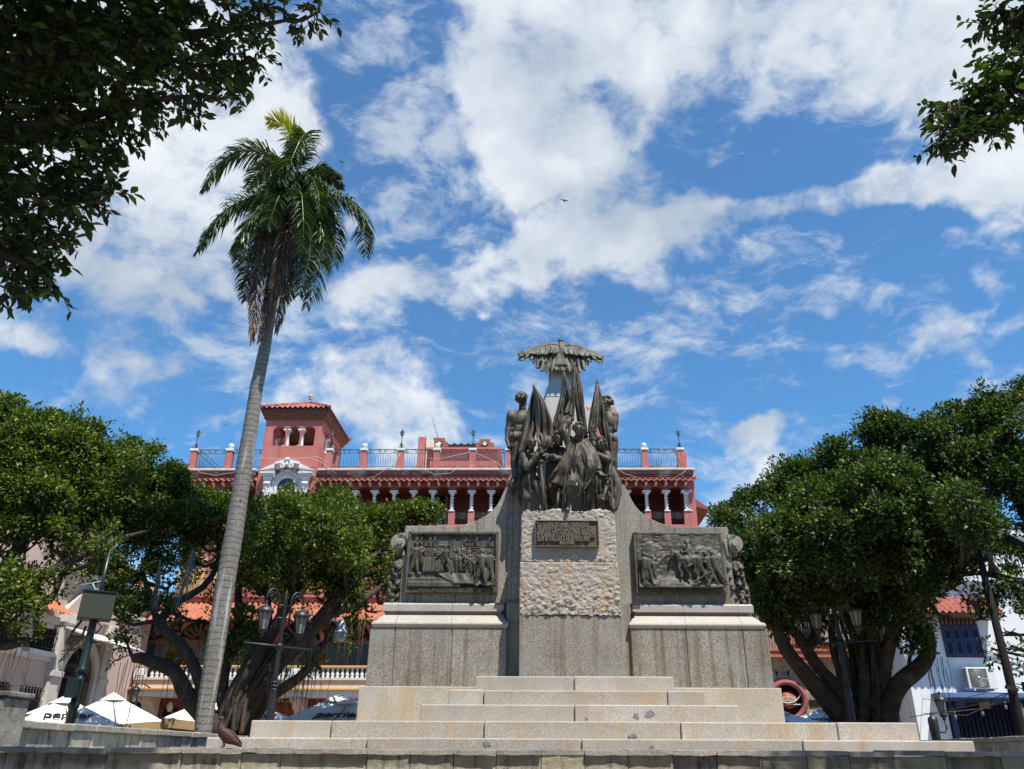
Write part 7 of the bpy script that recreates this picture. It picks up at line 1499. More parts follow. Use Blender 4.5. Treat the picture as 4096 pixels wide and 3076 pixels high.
for a, b, z0, z1, dx, rows in ((29.6, 37.6, 8.05, 10.2, 3.6, 10), (15, 29.4, 10.35, 11.6, 3.4, 8)):
    n = int((b-a)/.26*8); T_ = []
    for r in range(rows*2):
        f = r/(rows*2-1); T_.append([(XL+.45-dx*f, a+(b-a)*k/n, z0+(z1-z0)*f+.055*max(-.5, math.cos(2*PI*(b-a)*k/n/.26))+.03*(r % 2 == 0)) for k in range(n+1)])
    m.grid([r[::-1] for r in T_])
m.build('tiled_roof', MAT['tile_orange'], lh)
m = MB(); n = 220; T_ = []
for r in range(8): f = r/7; T_.append([(XL+.75-.75*f, 20+9.4*k/n, 6.05+.55*f+.05*max(-.5, math.cos(2*PI*9.4*k/n/.26))+.02*(r % 2)) for k in range(n+1)])
m.grid([r[::-1] for r in T_]); m.build('canopy_roof', MAT['tile_orange'], lh)
m = MB(); m.box((XL-.1, 20, 5.72), (XL+.32, 29.5, 5.98)); m.box((XL-.1, 20, 5.58), (XL+.2, 29.45, 5.72)); m.box((XL-.1, 29.5, 7.75), (XL+.3, 37.4, 7.98)); m.box((XL, 15, LY(100, 2700)[1]+.55), (XL+.10, yd-hwd-.9, LY(100, 2700)[1]+.75)); m.build('cornice', MAT['cream_white'], lh, .02)
m = MB()
for s_ in (-1, 1):
    a = yd+s_*(hwd+.55); m.box((XL, a-.28, 0), (XL+.22, a+.28, 6.2)); m.box((XL, a-.36, zspr-.1), (XL+.30, a+.36, zspr+.1)); m.box((XL, a-.36, 5.9), (XL+.30, a+.36, 6.25))
for k in range(18):
    a0, a1 = PI*k/18, PI*(k+1)/18; side_prism(m, [(yd+r*math.cos(a), zspr+r*math.sin(a)) for r, a in ((hwd, a0), (hwd+.30, a0), (hwd+.30, a1), (hwd, a1))], XL, XL+.16)
for s_ in (-1, 1): m.box((XL, yd+s_*hwd, 0), (XL+.16, yd+s_*(hwd+.27), zspr))
m.build('door_surround', MAT['cream_white'], lh, .015)
m = MB(); side_prism(m, [(yd-2.1, 6.25), (yd+2.1, 6.25), (yd+1.3, 7.0), (yd, 7.6), (yd-1.3, 7.0)], XL, XL+.2); m.build('pediment', MAT['pale_pink'], lh, .015)
m = MB(); m.box((XL-.3, yd-hwd, 0), (XL-.2, yd+hwd, zspr)); d_ = m.build('door', MAT['dark'], lh)
m = MB(); side_prism(m, [(yd+hwd*math.cos(a), zspr+hwd*math.sin(a)) for a in np.linspace(0, PI, 18)], XL-.3, XL-.2); m.build('fanlight', MAT['glass'], lh)
m = MB()
for k in range(11): a = PI*(k+.5)/11; m.tube([(XL-.12, yd, zspr+.02), (XL-.12, yd+hwd*math.cos(a), zspr+hwd*math.sin(a))], .02, 5)
m.tube([(XL-.12, yd+.4*math.cos(a), zspr+.4*math.sin(a)) for a in np.linspace(0, PI, 12)], .02, 5); m.box((XL-.2, yd-hwd, zspr-.06), (XL-.05, yd+hwd, zspr+.06)); m.build('fanlight_grille', MAT['iron'], lh)
cz = LY(285, 2570)[1]-.05; m = MB(); ca, cb = yd-hwd-.75, yd+hwd+.75
k_ = MB(); m.slab([[(XL+.05, ca+(cb-ca)*j/10, cz+.55) for j in range(11)], [(XL+1.6, ca+(cb-ca)*j/10, cz) for j in range(11)]], .05, smooth=False); m.build('door_canopy', MAT['cream_white'], lh)
m = MB()
for yy_ in (ca+.15, cb-.15):
    for (r, ox, oz, tt) in ((.34, .62, -.12, 1.5), (.24, .30, -.55, 1.3), (.15, 1.1, .02, 1.2)):
        m.tube([(XL+ox+r*(1-.7*k/20)*math.cos(tt*2*PI*k/20), yy_, cz+oz+r*(1-.7*k/20)*math.sin(tt*2*PI*k/20)) for k in range(21)], .02, 5)
    m.tube([(XL+.05, yy_, cz-1.15), (XL+.12, yy_, cz-.9), (XL+.5, yy_, cz-.35), (XL+1.1, yy_, cz-.1), (XL+1.55, yy_, cz-.02)], .025, 6)
m.build('canopy_bracket', MAT['iron'], lh)
def barred_window(px0, py0, px1, py1, sill=True):
    y0, z1 = LY(px0, py0); y1, z0 = LY(px1, py1); y0, y1 = min(y0, y1), max(y0, y1)
    m = MB(); m.box((XL-.02, y0, z0), (XL+.015, y1, z1)); w = m.build('window', MAT['dark'], lh)
    m = MB(); n = 7
    for k in range(n): yy_ = y0+(y1-y0)*(k+.5)/n; m.tube([(XL+.10, yy_, z0-.05), (XL+.10, yy_, z1+.03)], .016, 5)
    for z in (z0+.1, (z0+z1)/2, z1-.1): m.tube([(XL+.10, y0-.08, z), (XL+.10, y1+.08, z)], .016, 5)
    m.build('window_bars', MAT['iron'], w)
    if sill: m = MB(); m.box((XL, y0-.18, z0-.16), (XL+.18, y1+.18, z0)); m.build('sill', MAT['white'], w, .015)
barred_window(148, 2470, 208, 2612); barred_window(84, 2740, 140, 2858, False); barred_window(-30, 2430, 58, 2590); barred_window(-40, 2720, 22, 2790, False); barred_window(412, 2352, 440, 2424); barred_window(497, 2400, 560, 2470)
m = MB(); p = atX(400, 2556, XL+.05)
for k in range(6): m.box((XL, p.y-.42+.30*(k % 3), p.z-.22+.24*(k//3)), (XL+.05, p.y-.16+.30*(k % 3), p.z-.02+.24*(k//3)))
m.build('wall_tablet', MAT['pale_pink'], lh)
# ------------------------------------------------------------------ white house on the right
YWH = 30.0
wh_ = thing('white_house', 'tall white house with blue shutters, red tiled window hood and navy gateway', 'building', at(3900, 2960, YWH).xy.to_3d())
def wx(px, py=2700, Y=YWH): return at(px, py, Y).x
def wz(py, px=3850, Y=YWH): return at(px, py, Y).z
x0 = wx(3672, 2900); m = MB(); gx0, gx1, gz = wx(3790, 2850), wx(4078, 2850), wz(2800)
swx0, swx1, swz0, swz1 = wx(3785, 2620), wx(3935, 2620), wz(2630), wz(2460)
arch_wall(x0, x0+16, 0, 9.4, [((gx0+gx1)/2, (gx1-gx0)/2, 0, gz-.01, .02)], YWH, .4, m); m.box((x0, YWH+.42, 0), (x0+16, YWH+9, 9.35)); m.build('wall', MAT['white_wall'], wh_)
m = MB(); m.box((x0-.1, YWH-.22, wz(2300)-.30), (x0+16, YWH, wz(2300))); m.box((x0-.1, YWH-.14, wz(2300)-.45), (x0+16, YWH, wz(2300)-.30)); m.box((x0-.1, YWH-.25, 9.2), (x0+16, YWH, 9.5)); m.build('cornice', MAT['white_wall'], wh_, .02)
for dx in (0, 5.35):
    m = MB(); m.box((swx0+dx, YWH-.02, swz0), (swx1+dx, YWH+.03, swz1)); w = m.build('shuttered_window', MAT['navy'], wh_)
    m = MB(); n = 4
    for k in range(n):
        a = swx0+dx+(swx1-swx0)*k/n; b = swx0+dx+(swx1-swx0)*(k+1)/n
        m.box((a+.01, YWH-.06, swz0+.02), (a+.09, YWH-.02, swz1-.4)); m.box((b-.09, YWH-.06, swz0+.02), (b-.01, YWH-.02, swz1-.4)); m.box((a+.09, YWH-.06, swz0+.02), (b-.09, YWH-.02, swz0+.14)); m.box((a+.09, YWH-.06, swz1-.55), (b-.09, YWH-.02, swz1-.4)); m.box((a+.09, YWH-.06, (swz0+swz1)/2-.2), (b-.09, YWH-.02, (swz0+swz1)/2-.08))
        for q in range(24): m.obox(((a+b)/2, YWH-.035, swz0+.18+(swz1-swz0-.75)*q/24), (b-a-.18, .035, .010), Matrix.Rotation(.7, 3, 'X'))
    m.build('shutters', MAT['navy'], w)
    m = MB()
    for k in range(9): xx = swx0+dx+(swx1-swx0)*(k+.5)/9; m.lathe([(.02, 0), (.05, .08), (.05, .2), (.02, .3)], (xx, YWH-.05, swz1-.36), 8)
    m.build('spindles', MAT['wood'], w)  # dark wood colour stands in for the shade under the hood
    hx0, hx1 = wx(3690)+dx, wx(4010)+dx; m = MB(); tiles(m, hx0, hx1, YWH-1.0, wz(2448, 3850, YWH-1.0), YWH, wz(2425)+.35, per=.24, rows=5); m.build('window_hood', MAT['tile'], wh_)
    m = MB(); m.box((hx0+.02, YWH-.95, wz(2448, 3850, YWH-1.0)-.07), (hx1-.02, YWH, wz(2448, 3850, YWH-1.0)-.02)); m.box((swx0+dx-.3, YWH-.5, swz1+.02), (swx0+dx-.2, YWH, swz1+.3)); m.build('hood_board', MAT['wood'], wh_)
gy0 = YWH-.62; m = MB(); zl = wz(2770, 3850, gy0); m.box((wx(3758, 2780, gy0), gy0, zl-.16), (wx(4160, 2780, gy0), YWH, zl)); m.build('gate_canopy', MAT['blue'], wh_, .01)
m = MB(); m.box((wx(3782), YWH-.16, gz), (wx(4112), YWH, zl-.3)); m.box((wx(3800, 2870), YWH-.10, 0), (gx0+.25, YWH+.1, gz)); m.box((gx1-.25, YWH-.10, 0), (wx(4070, 2870), YWH+.1, gz)); m.box((wx(3782), YWH-.3, gz-.25), (wx(3815), YWH-.0, gz)); m.box((wx(4058), YWH-.3, gz-.25), (wx(4100), YWH, gz)); m.build('gate_surround', MAT['navy'], wh_, .01)
m = MB(); m.box((gx0, YWH+.15, 0), (gx1, YWH+.2, gz)); m.build('gate_door', MAT['dark'], wh_)
m = MB(); n = 16
for k in range(n): xx = gx0+.1+(gx1-gx0-.2)*k/(n-1); m.tube([(xx, YWH+.1, 0), (xx, YWH+.1, gz-.1)], .022, 5)
for z in (.3, gz*.52, gz-.12): m.tube([(gx0+.1, YWH+.09, z), (gx1-.1, YWH+.09, z)], .03, 5)
m.build('gate_bars', MAT['navy'], wh_)
p = at(3939, 2820, YWH-.2); m = MB(); m.box((p.x-.2, YWH-.20, p.z-.12), (p.x+.2, YWH-.16, p.z+.12)); m.build('number_plate', MAT['wood'], wh_)
put_text('number', '4-08', .2, MAT['gold'], wh_, Matrix.Translation(Vector((p.x, YWH-.205, p.z))-origin(wh_)) @ FRONT, fit=.3)
m = MB()                                                   # bare cables on the wall
for pts in ([(3920, 2560), (3935, 2610), (3960, 2660)], [(3925, 2600), (4000, 2620), (4110, 2650)], [(3925, 2605), (4020, 2640), (4110, 2680)]): m.tube([at(x, y, YWH-.06) for x, y in pts], .018, 5)
m.build('wall_cable', MAT['iron'], wh_)
# air conditioner
ca = at(3928, 2712, YWH-.55); ac = thing('air_conditioner', 'white air conditioner condenser on brackets above the navy gateway', 'air conditioner', ca)
w_, h_, d_ = 1.02, .72, .36; c = ca
m = MB(); m.box((c.x-w_/2, c.y, c.z-h_/2), (c.x+w_/2, c.y+d_, c.z+h_/2)); m.build('housing', MAT['white'], ac, .02)
m = MB(); m.box((c.x-w_/2+.08, c.y-.012, c.z-h_/2+.05), (c.x+w_*.2, c.y, c.z+h_/2-.05)); m.build('fan_recess', pmat('fan recess', (.10, .10, .10)), ac)
fx, fz, fr_ = c.x-w_/2+.08+(w_*.7-.08)/2, c.z, .29; m = MB()
for k in range(9): m.tube([(fx+fr_*(k+1)/9*math.cos(a), c.y-.02, fz+fr_*(k+1)/9*math.sin(a)) for a in np.linspace(0, 2*PI, 26)], .006, 4)
for k in range(24): a = 2*PI*k/24; m.tube([(fx, c.y-.02, fz), (fx+fr_*math.cos(a), c.y-.02, fz+fr_*math.sin(a))], .004, 4)
m.lathe([(.05, -.02), (.05, .02)], (fx, c.y-.02, fz), 12, 'Y'); m.build('fan_guard', MAT['grey_metal'], ac)
m = MB()
for i in range(9):
    for j in range(2): m.box((c.x-w_/2-.006, c.y+.06+.14*j, c.z-h_/2+.06+.07*i), (c.x-w_/2, c.y+.15+.14*j, c.z-h_/2+.11+.07*i))
m.build('side_vents', MAT['dark'], ac)
m = MB(); m.box((c.x+w_*.27, c.y-.004, c.z+h_*.28), (c.x+w_*.44, c.y, c.z+h_*.40)); m.build('badge', MAT['blue'], ac)
m = MB(); [m.box((c.x+s_*.35-.02, c.y-.05, c.z-h_/2-.06), (c.x+s_*.35+.02, YWH, c.z-h_/2)) for s_ in (-1, 1)]; m.build('bracket', MAT['white'], ac)
# wall lantern on the short post beside the gate
lp_ = at(3746, 2955, 26); wl = thing('wall_lantern', 'black square post with a small bracket lantern before the white house', 'lamp', Vector((lp_.x, 26, 0)))
zt_ = at(3738, 2870, 26).z; m = MB(); m.lathe([(.09, 0), (.09, zt_-.75), (.13, zt_-.72), (.15, zt_-.1), (.13, zt_), (.05, zt_+.04), (.06, zt_+.1), (.02, zt_+.15)], (lp_.x, 26, 0), 10); m.tube([(lp_.x+.1, 26, zt_-.4), (lp_.x+.3, 26, zt_-.42), (lp_.x+.38, 26, zt_-.3), (lp_.x+.36, 26, zt_-.1)], .03, 6); m.build('post', MAT['iron'], wl)
def lantern(parent, c, s, sides=6, hang=False, name='lantern'):
    c = Vector(c); f = MB(); g_ = MB()
    f.lathe([(.03*s, -.30*s), (.07*s, -.27*s), (.05*s, -.22*s), (.11*s, -.17*s), (.135*s, -.10*s), (.135*s, -.06*s)], c, sides*2)
    for k in range(sides): a = 2*PI*k/sides; f.tube([c+Vector((.125*s*math.cos(a), .125*s*math.sin(a), -.06*s)), c+Vector((.215*s*math.cos(a), .215*s*math.sin(a), .38*s))], .014*s, 5)
    f.lathe([(.25*s, .37*s), (.26*s, .41*s), (.225*s, .49*s), (.15*s, .56*s), (.06*s, .60*s), (.045*s, .64*s), (.06*s, .67*s), (.02*s, .74*s), (.004, .78*s)], c, sides*2)
    g_.lathe([(.115*s, -.06*s), (.205*s, .38*s)], c, sides, smooth=False)
    o = f.build(name, MAT['iron'], parent); g_.build(name+'_glass', MAT['frosted'], o); return o
lantern(wl, (lp_.x+.36, 26, zt_+.15), .8, 4)
# ------------------------------------------------------------------ stone house behind the right fig tree
YS = 31.5
sh_ = thing('stone_house', 'old rubble stone house with red trim, round window and upper balcony', 'building', at(3350, 2950, YS).xy.to_3d())
xa, xb = wx(3040, 2900, YS), wx(3672, 2900, YS); zfl = wz(2612, 3300, YS); ztp = 8.2
STONEM = pmat('rubble stone', (.34, .27, .20), .95, .1, var=.35, vscale=3.5, fine=.3, fscale=16, bump=.9, bscale=7, blotch=(.17, .13, .10), blotchs=.6, blscale=2.4)
m = MB(); m.box((xa, YS, 0), (xb, YS+8, ztp)); m.build('wall', STONEM, sh_)
REDT = pmat('red trim', (.42, .13, .08), .85, .2, var=.15)
m = MB(); m.box((xa, YS-.45, zfl-.2), (xb, YS, zfl+.02)); m.box((xa, YS-.50, zfl+.02), (xb, YS, zfl+.10)); m.box((xb-.12, YS-.14, 0), (xb, YS, ztp)); m.box((wx(3290, 2740, YS), YS-.08, wz(2740, 3300, YS)), (wx(3500, 2740, YS), YS, wz(2722, 3300, YS)))
for px in (3200, 3400, 3560): x = wx(px, 2640, YS); m.box((x-.14, YS-.4, zfl-.6), (x+.14, YS, zfl-.2))
for px in (3150, 3290, 3540): x = wx(px, 2500, YS); m.box((x-.16, YS-.10, zfl+.1), (x+.16, YS, ztp))
m.build('red_trim', REDT, sh_)
m = MB(); m.box((xa, YS-.5, ztp-.2), (xb, YS+.2, ztp)); m.build('cornice', MAT['cream'], sh_)
m = MB(); z0, z1 = zfl+.12, zfl+1.05; n = 60
for k in range(n): xx = xa+(xb-xa)*k/(n-1); m.tube([(xx, YS-.42, z0), (xx, YS-.42, z1)], .012, 4)
m.tube([(xa, YS-.42, z1), (xb, YS-.42, z1)], .025, 5); m.build('balcony_railing', MAT['iron'], sh_)
for px in (3200, 3420, 3600):
    x = wx(px, 2540, YS); m = MB(); m.box((x-.5, YS-.03, zfl+.1), (x+.5, YS, zfl+2.2)); m.build('window', MAT['dark'], sh_)
cc = at(3155, 2802, YS); r0 = abs(at(3155+58, 2802, YS).x-cc.x); r1 = abs(at(3155+82, 2802, YS).x-cc.x); m = MB(); cc.x = at(3148, 2802, YS).x
m.lathe([(r0, -.02), (r0, .16), (r0+.06, .22), ((r0+r1)/2, .22), ((r0+r1)/2+.03, .16), (r1-.05, .16), (r1, .08), (r1, -.02)], (cc.x, YS, cc.z), 40, 'Y', cap=False); rw_ = m.build('round_window', pmat('pinkish red ring', (.27, .085, .078), .8, .2), sh_)
m = MB(); m.lathe([(r0, 0), (r0, .02)], (cc.x, YS, cc.z), 40, 'Y'); m.build('opening', MAT['dark'], rw_)
m = MB(); sc_ = at(3152, 2800, YS); m.lathe([(r0*.56, .05), (r0*.56, .09)], (sc_.x, YS, sc_.z), 30, 'Y'); m.build('wooden_disc', pmat('orange wood', (.36, .08, .03), .6, .3, var=.3, vscale=6), rw_)
put_text('sign_lettering', 'LACASONA', .26, MAT['white'], rw_, Matrix.Translation(Vector((sc_.x, YS-.10, sc_.z+.02))-origin(sh_)) @ FRONT, fit=r0*.56*1.85)
m = MB(); m.box((sc_.x-.1, YS-.10, sc_.z-.17), (sc_.x+.42, YS-.09, sc_.z-.14)); m.build('sign_rule', MAT['white'], rw_)
m = MB(); m.tube([(cc.x+r0*1.0*math.cos(a), YS-.12, cc.z+.45+.55*math.sin(a)) for a in np.linspace(PI, 2*PI, 14)], .02, 5); m.build('rope', MAT['cream'], rw_)
# banner on the balcony
ba, bb = at(3228, 2535, YS-.5), at(3470, 2570, YS-.5); bn = thing('banner', 'dark letting banner with white capitals on the stone house balcony', 'banner', Vector(((ba.x+bb.x)/2, YS-.5, bb.z)))
m = MB(); m.slab([[(ba.x+(bb.x-ba.x)*k/12, YS-.50-.02*math.sin(k), z) for k in range(13)] for z in (bb.z, ba.z)], .02); m.build('cloth', pmat('dark banner', (.015, .03, .035), .6, .3), bn)
put_text('lettering', 'OFICINAS\nY RESIDENCIAS\nPARA ALQUILER Y VENTA\nTEL. 266-3215', .15, MAT['white'], bn, Matrix.Translation(Vector((ba.x+.95, YS-.54, (ba.z+bb.z)/2))-origin(bn)) @ FRONT, fit=1.3, line=.62)
m = MB(); m.box((bb.x-.75, YS-.545, bb.z+.03), (bb.x-.05, YS-.535, ba.z-.03)); m.build('picture', pmat('pale picture', (.35, .5, .55), .6, .3, var=.4, vscale=5), bn)
m = MB(); gx = wx(3585, 2830, YS); 
for k in range(14): m.box((gx-.5, YS-.16, .3+.19*k), (gx+.55, YS-.12, .36+.19*k))
for s_ in (-.5, .0, .52): m.box((gx+s_-.02, YS-.15, 0), (gx+s_+.02, YS-.11, 3))
for r in (.1, .2, .3): m.tube([(gx+.2+r*math.cos(a), YS-.18, 1.9+r*math.sin(a)) for a in np.linspace(0, 2*PI, 16)], .018, 5)
m.build('iron_gate', MAT['iron'], sh_)
x = wx(3260, 2815, YS); m = MB(); m.box((x-.22, YS-.03, wz(2828, 3300, YS)), (x+.22, YS+.0, wz(2800, 3300, YS))); m.build('vent_opening', MAT['dark'], sh_)
# brick pier between the stone and the white house
bx_ = wx(3655, 2900, YS-.2); m = MB()
for k in range(46): m.box((bx_-.06+.02*(k % 2), YS-.75, .11*k), (bx_+.42-.015*(k % 3), YS-.3, .11*k+.095))
m.build('brick_pier', pmat('pale brick', (.42, .30, .19), .95, .1, var=.3, vscale=8), sh_)
# ------------------------------------------------------------------ market umbrellas
def umbrella(label, px, py, Y, half, drop, rot=0.0, tan=False, words=(), val=.26):
    top = at(px, py, Y); u = thing('market_umbrella', label, 'umbrella', Vector((top.x, Y, 0)), 'white cafe umbrellas')
    cz = top.z; R = Matrix.Rotation(rot, 3, 'Z'); T0 = Vector((top.x, Y, 0))
    cor = [T0+R @ Vector((sx*half, sy*half, cz-drop)) for sx, sy in ((-1, -1), (1, -1), (1, 1), (-1, 1))]; m = MB(); v = MB()
    for k in range(4):
        A, B = cor[k], cor[(k+1) % 4]; apx = Vector((top.x, Y, cz)); n = 12; G = []
        for i in range(n+1):
            f = i/n; G.append([tuple(apx.lerp(A.lerp(B, j/n), f)+Vector((0, 0, -.10*math.sin(PI*f)*math.sin(PI*j/n)+.05*f*math.cos(2*PI*j/n)-.05*f))) for j in range(n+1)])
        m.grid(G); nz = (B-A).cross(Vector((0, 0, 1))).normalized()
        if val:
            G2 = [[tuple(Vector(G[-1][j])+Vector((0, 0, -val*f-.0))-nz*(-.03*f*math.sin(j*2.1))) for j in range(n+1)] for f in (0, .5, 1)]; v.grid(G2)
    cap_ = MB()
    for k in range(4):
        A, B = cor[k], cor[(k+1) % 4]; apx = Vector((top.x, Y, cz+.06)); cap_.grid([[tuple(apx.lerp(A.lerp(B, j/6), f)+Vector((0, 0, -.03*math.sin(PI*f)))) for j in range(7)] for f in (0, .12, .26)])
    m.build('canopy', MAT['canvas'], u); cap_.build('canopy_cap', MAT['canvas'], u)
    if val: v.build('valance', MAT['canvas_tan'] if tan else MAT['canvas'], u)
    q = MB(); q.tube([(top.x, Y, 0), (top.x, Y, cz-.02)], .035, 8); q.build('pole', MAT['wood'], u)
    q = MB()
    for c in cor+[(cor[k]+cor[(k+1) % 4])/2 for k in range(4)]: q.tube([Vector((top.x, Y, cz-.12)), c+Vector((0, 0, .02-.06))], .014, 5); q.tube([Vector((top.x, Y, cz-drop*1.25)), Vector((top.x, Y, cz-.1)).lerp(c, .55)+Vector((0, 0, -.05))], .014, 5)
    q.build('ribs', MAT['wood'], u)
    for txt, k, size, vf, on in words:
        A, B = cor[k], cor[(k+1) % 4]; apx = Vector((top.x, Y, cz)); ex = (B-A).normalized()
        if on == 'canopy': c = apx.lerp((A+B)/2, vf); ez = (apx-(A+B)/2).normalized(); nn_ = ex.cross(ez).normalized(); c += nn_*.03+Vector((0, 0, -.075))
        else: c = (A+B)/2+Vector((0, 0, -val*.5-.05)); ez = Vector((0, 0, 1)); nn_ = ex.cross(ez).normalized(); c += nn_*.05
        Mx = Matrix((( ex.x, ez.x, nn_.x, c.x), (ex.y, ez.y, nn_.y, c.y), (ex.z, ez.z, nn_.z, c.z), (0, 0, 0, 1))); Mx = Matrix.Translation(-origin(u)) @ Mx
        put_text('lettering', txt, size, MAT['black'], u, Mx, ext=.012, shear=.18 if on == 'canopy' else 0, bold=.004 if on == 'canopy' else .002, spacing=.95)
    return u
umbrella('white cafe umbrella with black lettering behind the dark green lamp post', 262, 2788, 26, 1.42, .80, .70, False, [('perrier', 0, .5, .62, 'canopy'), ('perrier', 3, .5, .62, 'canopy'), ('perrier', 1, .5, .62, 'canopy')], 0)
umbrella('large bright white umbrella with a name on its tan valance', 455, 2776, 28, 1.42, .84, .62, True, [('CASABLANCA', 0, .15, .5, 'valance'), ('perrier', 3, .32, .62, 'canopy')], .26)
umbrella('white umbrella with tan valance half hidden behind the palm trunk', 876, 2780, 28.5, 1.5, .80, .3, True, [('perrier', 0, .36, .6, 'canopy'), ('CASABLANCA', 0, .14, .5, 'valance')])
umbrella('shaded white umbrella between the fig trunk and the lamp post', 1010, 2812, 26, 1.3, .55, .5, False, [('perrier', 0, .4, .6, 'canopy')], .0)
umbrella('white umbrella with a peaked top left of the lettered one beside the monument', 1358, 2780, 25, 1.75, .85, .25, False, [], .2)
umbrella('pale umbrella with bold black lettering close beside the monument plinth', 1400, 2796, 23.5, 1.25, .62, -.15, False, [('perrier', 0, .46, .62, 'canopy')], .0)
umbrella('grey shaded umbrella lettered in black in front of the stone house', 3325, 2820, 26, 1.35, .62, .75, False, [('perrier', 3, .44, .62, 'canopy'), ('perrier', 0, .44, .62, 'canopy')], 0)
umbrella('plain dark shaded umbrella low beside the plinth under the round window', 3080, 2835, 25.5, 1.6, .6, .3, False, [], .1)
# ------------------------------------------------------------------ street lamps
def double_lamp(label, bx, by, ty, Y, sc, yaw):
    b = at(bx, by, Y); o = thing('street_lamp', label, 'street lamp', Vector((b.x, Y, 0)), 'twin lantern street lamps'); x, y = b.x, Y; H = at(bx, ty, Y).z
    R = Matrix.Rotation(yaw, 3, 'Z'); P = lambda a, z: Vector((x, y, z))+R @ Vector((a, 0, 0))
    m = MB(); m.lathe([(.20, 0), (.20, .3), (.15, .4), (.13, .6)], (x, y, 0), 12)
    T_ = []; h1 = H*.60
    for i in range(10):
        z = .6+(h1-.6)*i/9; T_.append([(x+(.098-.028*i/9)*(1+.07*(k % 2))*math.cos(2*PI*k/24), y+(.098-.028*i/9)*(1+.07*(k % 2))*math.sin(2*PI*k/24), z) for k in range(24)])
    m.grid(T_, smooth=False, wrap=True)
    for z in (h1, h1+.07, h1+.14): m.lathe([(.065, -.025), (.088, 0), (.065, .025)], (x, y, z), 14)
    m.lathe([(.062, h1), (.052, h1+.3), (.045, H-.15), (.055, H-.12), (.035, H-.05), (.05, H), (.018, H+.1), (.004, H+.18)], (x, y, 0), 12); m.build('post', MAT['iron'], o)
    m = MB(); m.tube([P(-.82, H-.98), P(.82, H-.98)], .022, 6); m.tube([P(-.06, H-.98), P(.06, H-.98)], .07, 8)
    for z in (H-.16, H-.42): m.tube([P(-.17, z), P(.17, z)], .02, 6)
    for s_ in (-1, 1):
        m.tube([P(s_*.15, H-.62), P(s_*.15, H-.05)]+[P(s_*(.15+.15-.15*math.cos(a)), H-.05+.20*math.sin(a)) for a in np.linspace(.1, PI*1.05, 12)], .024, 7)
        m.tube([P(s_*(.31+(.12-.08*k/16)*math.cos(2*PI*1.3*k/16)), H-.02+(.12-.08*k/16)*math.sin(2*PI*1.3*k/16)) for k in range(17)], .013, 5)
    m.build('arms', MAT['iron'], o)
    for s_ in (-1, 1): lantern(o, P(s_*.44, H-.62), sc, 8)
    return o
double_lamp('black twin lantern street lamp standing between palm and monument', 1076, 2900, 2392, 17, .70, .86)
double_lamp('shadowed twin lantern street lamp in front of the right fig trunk', 3411, 2900, 2392, 18.3, .72, -.62)
# dark green post with control box on the left
b = at(276, 2905, 16); gp = thing('utility_post', 'dark green post with a metal control box on top among the fig branches', 'post', Vector((b.x, 16, 0))); H = at(375, 2485, 16).z
m = MB(); m.lathe([(.085, 0), (.08, H-1.6), (.10, H-1.58), (.10, H-1.5), (.075, H-1.48), (.068, H), (.068, H+.2)], (b.x, 16, 0), 14); m.tube([(b.x, 16, H), (b.x, 16, H+1.4)], .04, 8); m.build('post', MAT['lamp_green'], gp)
m = MB(); zj_ = at(310, 2745, 15.8).z; m.box((b.x-.13, 15.80, zj_-.2), (b.x+.10, 15.92, zj_+.14)); m.lathe([(.08, -.04), (.11, -.03), (.11, .04), (.08, .05)], (b.x, 16, zj_+.3), 12); m.build('junction_box', MAT['lamp_green'], gp, .01)
m = MB(); R = Matrix.Rotation(.5, 3, 'Z'); m.obox((b.x, 16, H+.28), (.60, .42, .52), R); bo = m.build('control_box', pmat('grey green box', (.04, .045, .030), .5, .4, var=.12), gp, .015)
m = MB(); m.obox((b.x, 16, H+.55), (.64, .46, .03), R); m.build('box_lid', MAT['lamp_green'], gp)
m = MB(); m.tube([(b.x-.18, 15.9, H), (b.x-.3, 15.9, H-.2), (b.x-.38, 15.9, H-.42), (b.x-.28, 15.9, H-.55), (b.x-.12, 15.92, H-.35), (b.x-.08, 15.92, H-.1)], .022, 6); m.tube([(b.x+.12, 15.9, H), (b.x+.24, 15.9, H-.12), (b.x+.16, 15.9, H-.25), (b.x+.06, 15.9, H-.2)], .018, 6); m.build('cable', MAT['iron'], gp)
m = MB(); p = at(362, 2335, 16); m.tube([p+Vector((-.25, 0, -.05)), p+Vector((.2, 0, .05))], .014, 6); m.tube([p+Vector((.05, 0, 0)), p+Vector((.12, 0, -.12)), p+Vector((.24, 0, -.12)), p+Vector((.28, 0, -.22))], .018, 6); m.build('bracket_arm', pmat('blue green bracket', (.20, .38, .38), .6, .3), gp)
# plain dark pole at the right
b = at(4093, 2945, 15.2); t_ = at(3862, 1990, 15.2); rp = thing('wooden_pole', 'slanting dark pole with slack cables at the right edge', 'pole', Vector((b.x, 15.2, 0)))
m = MB(); m.tube([Vector((b.x, 15.2, 0)), b, t_], [.085, .082, .052], 12); m.build('pole', pmat('dark pole', (.016, .012, .010), .85, .2, var=.3), rp)
p = at(4062, 2760, 15.15); m = MB(); m.obox(p+Vector((-.12, -.1, .02)), (.2, .08, .06), Matrix.Rotation(.3, 3, 'Y')); m.obox(p+Vector((.16, -.1, .05)), (.12, .1, .16), Matrix.Identity(3)); m.build('clamp', MAT['iron'], rp)
m = MB()
for pts in ([(4062, 2760, 15.1), (3900, 2820, 18), (3640, 2870, 22)], [(4062, 2755, 15.1), (3980, 2810, 17), (3870, 2860, 24), (3690, 2853, 29.5)], [(4065, 2735, 15.1), (4180, 2760, 15)], [(4065, 2745, 15.1), (4180, 2800, 15)], [(4062, 2775, 15.1), (3950, 2770, 20), (3800, 2805, 28), (3690, 2795, 30)]): m.tube([at(*q) for q in pts], .010, 4)
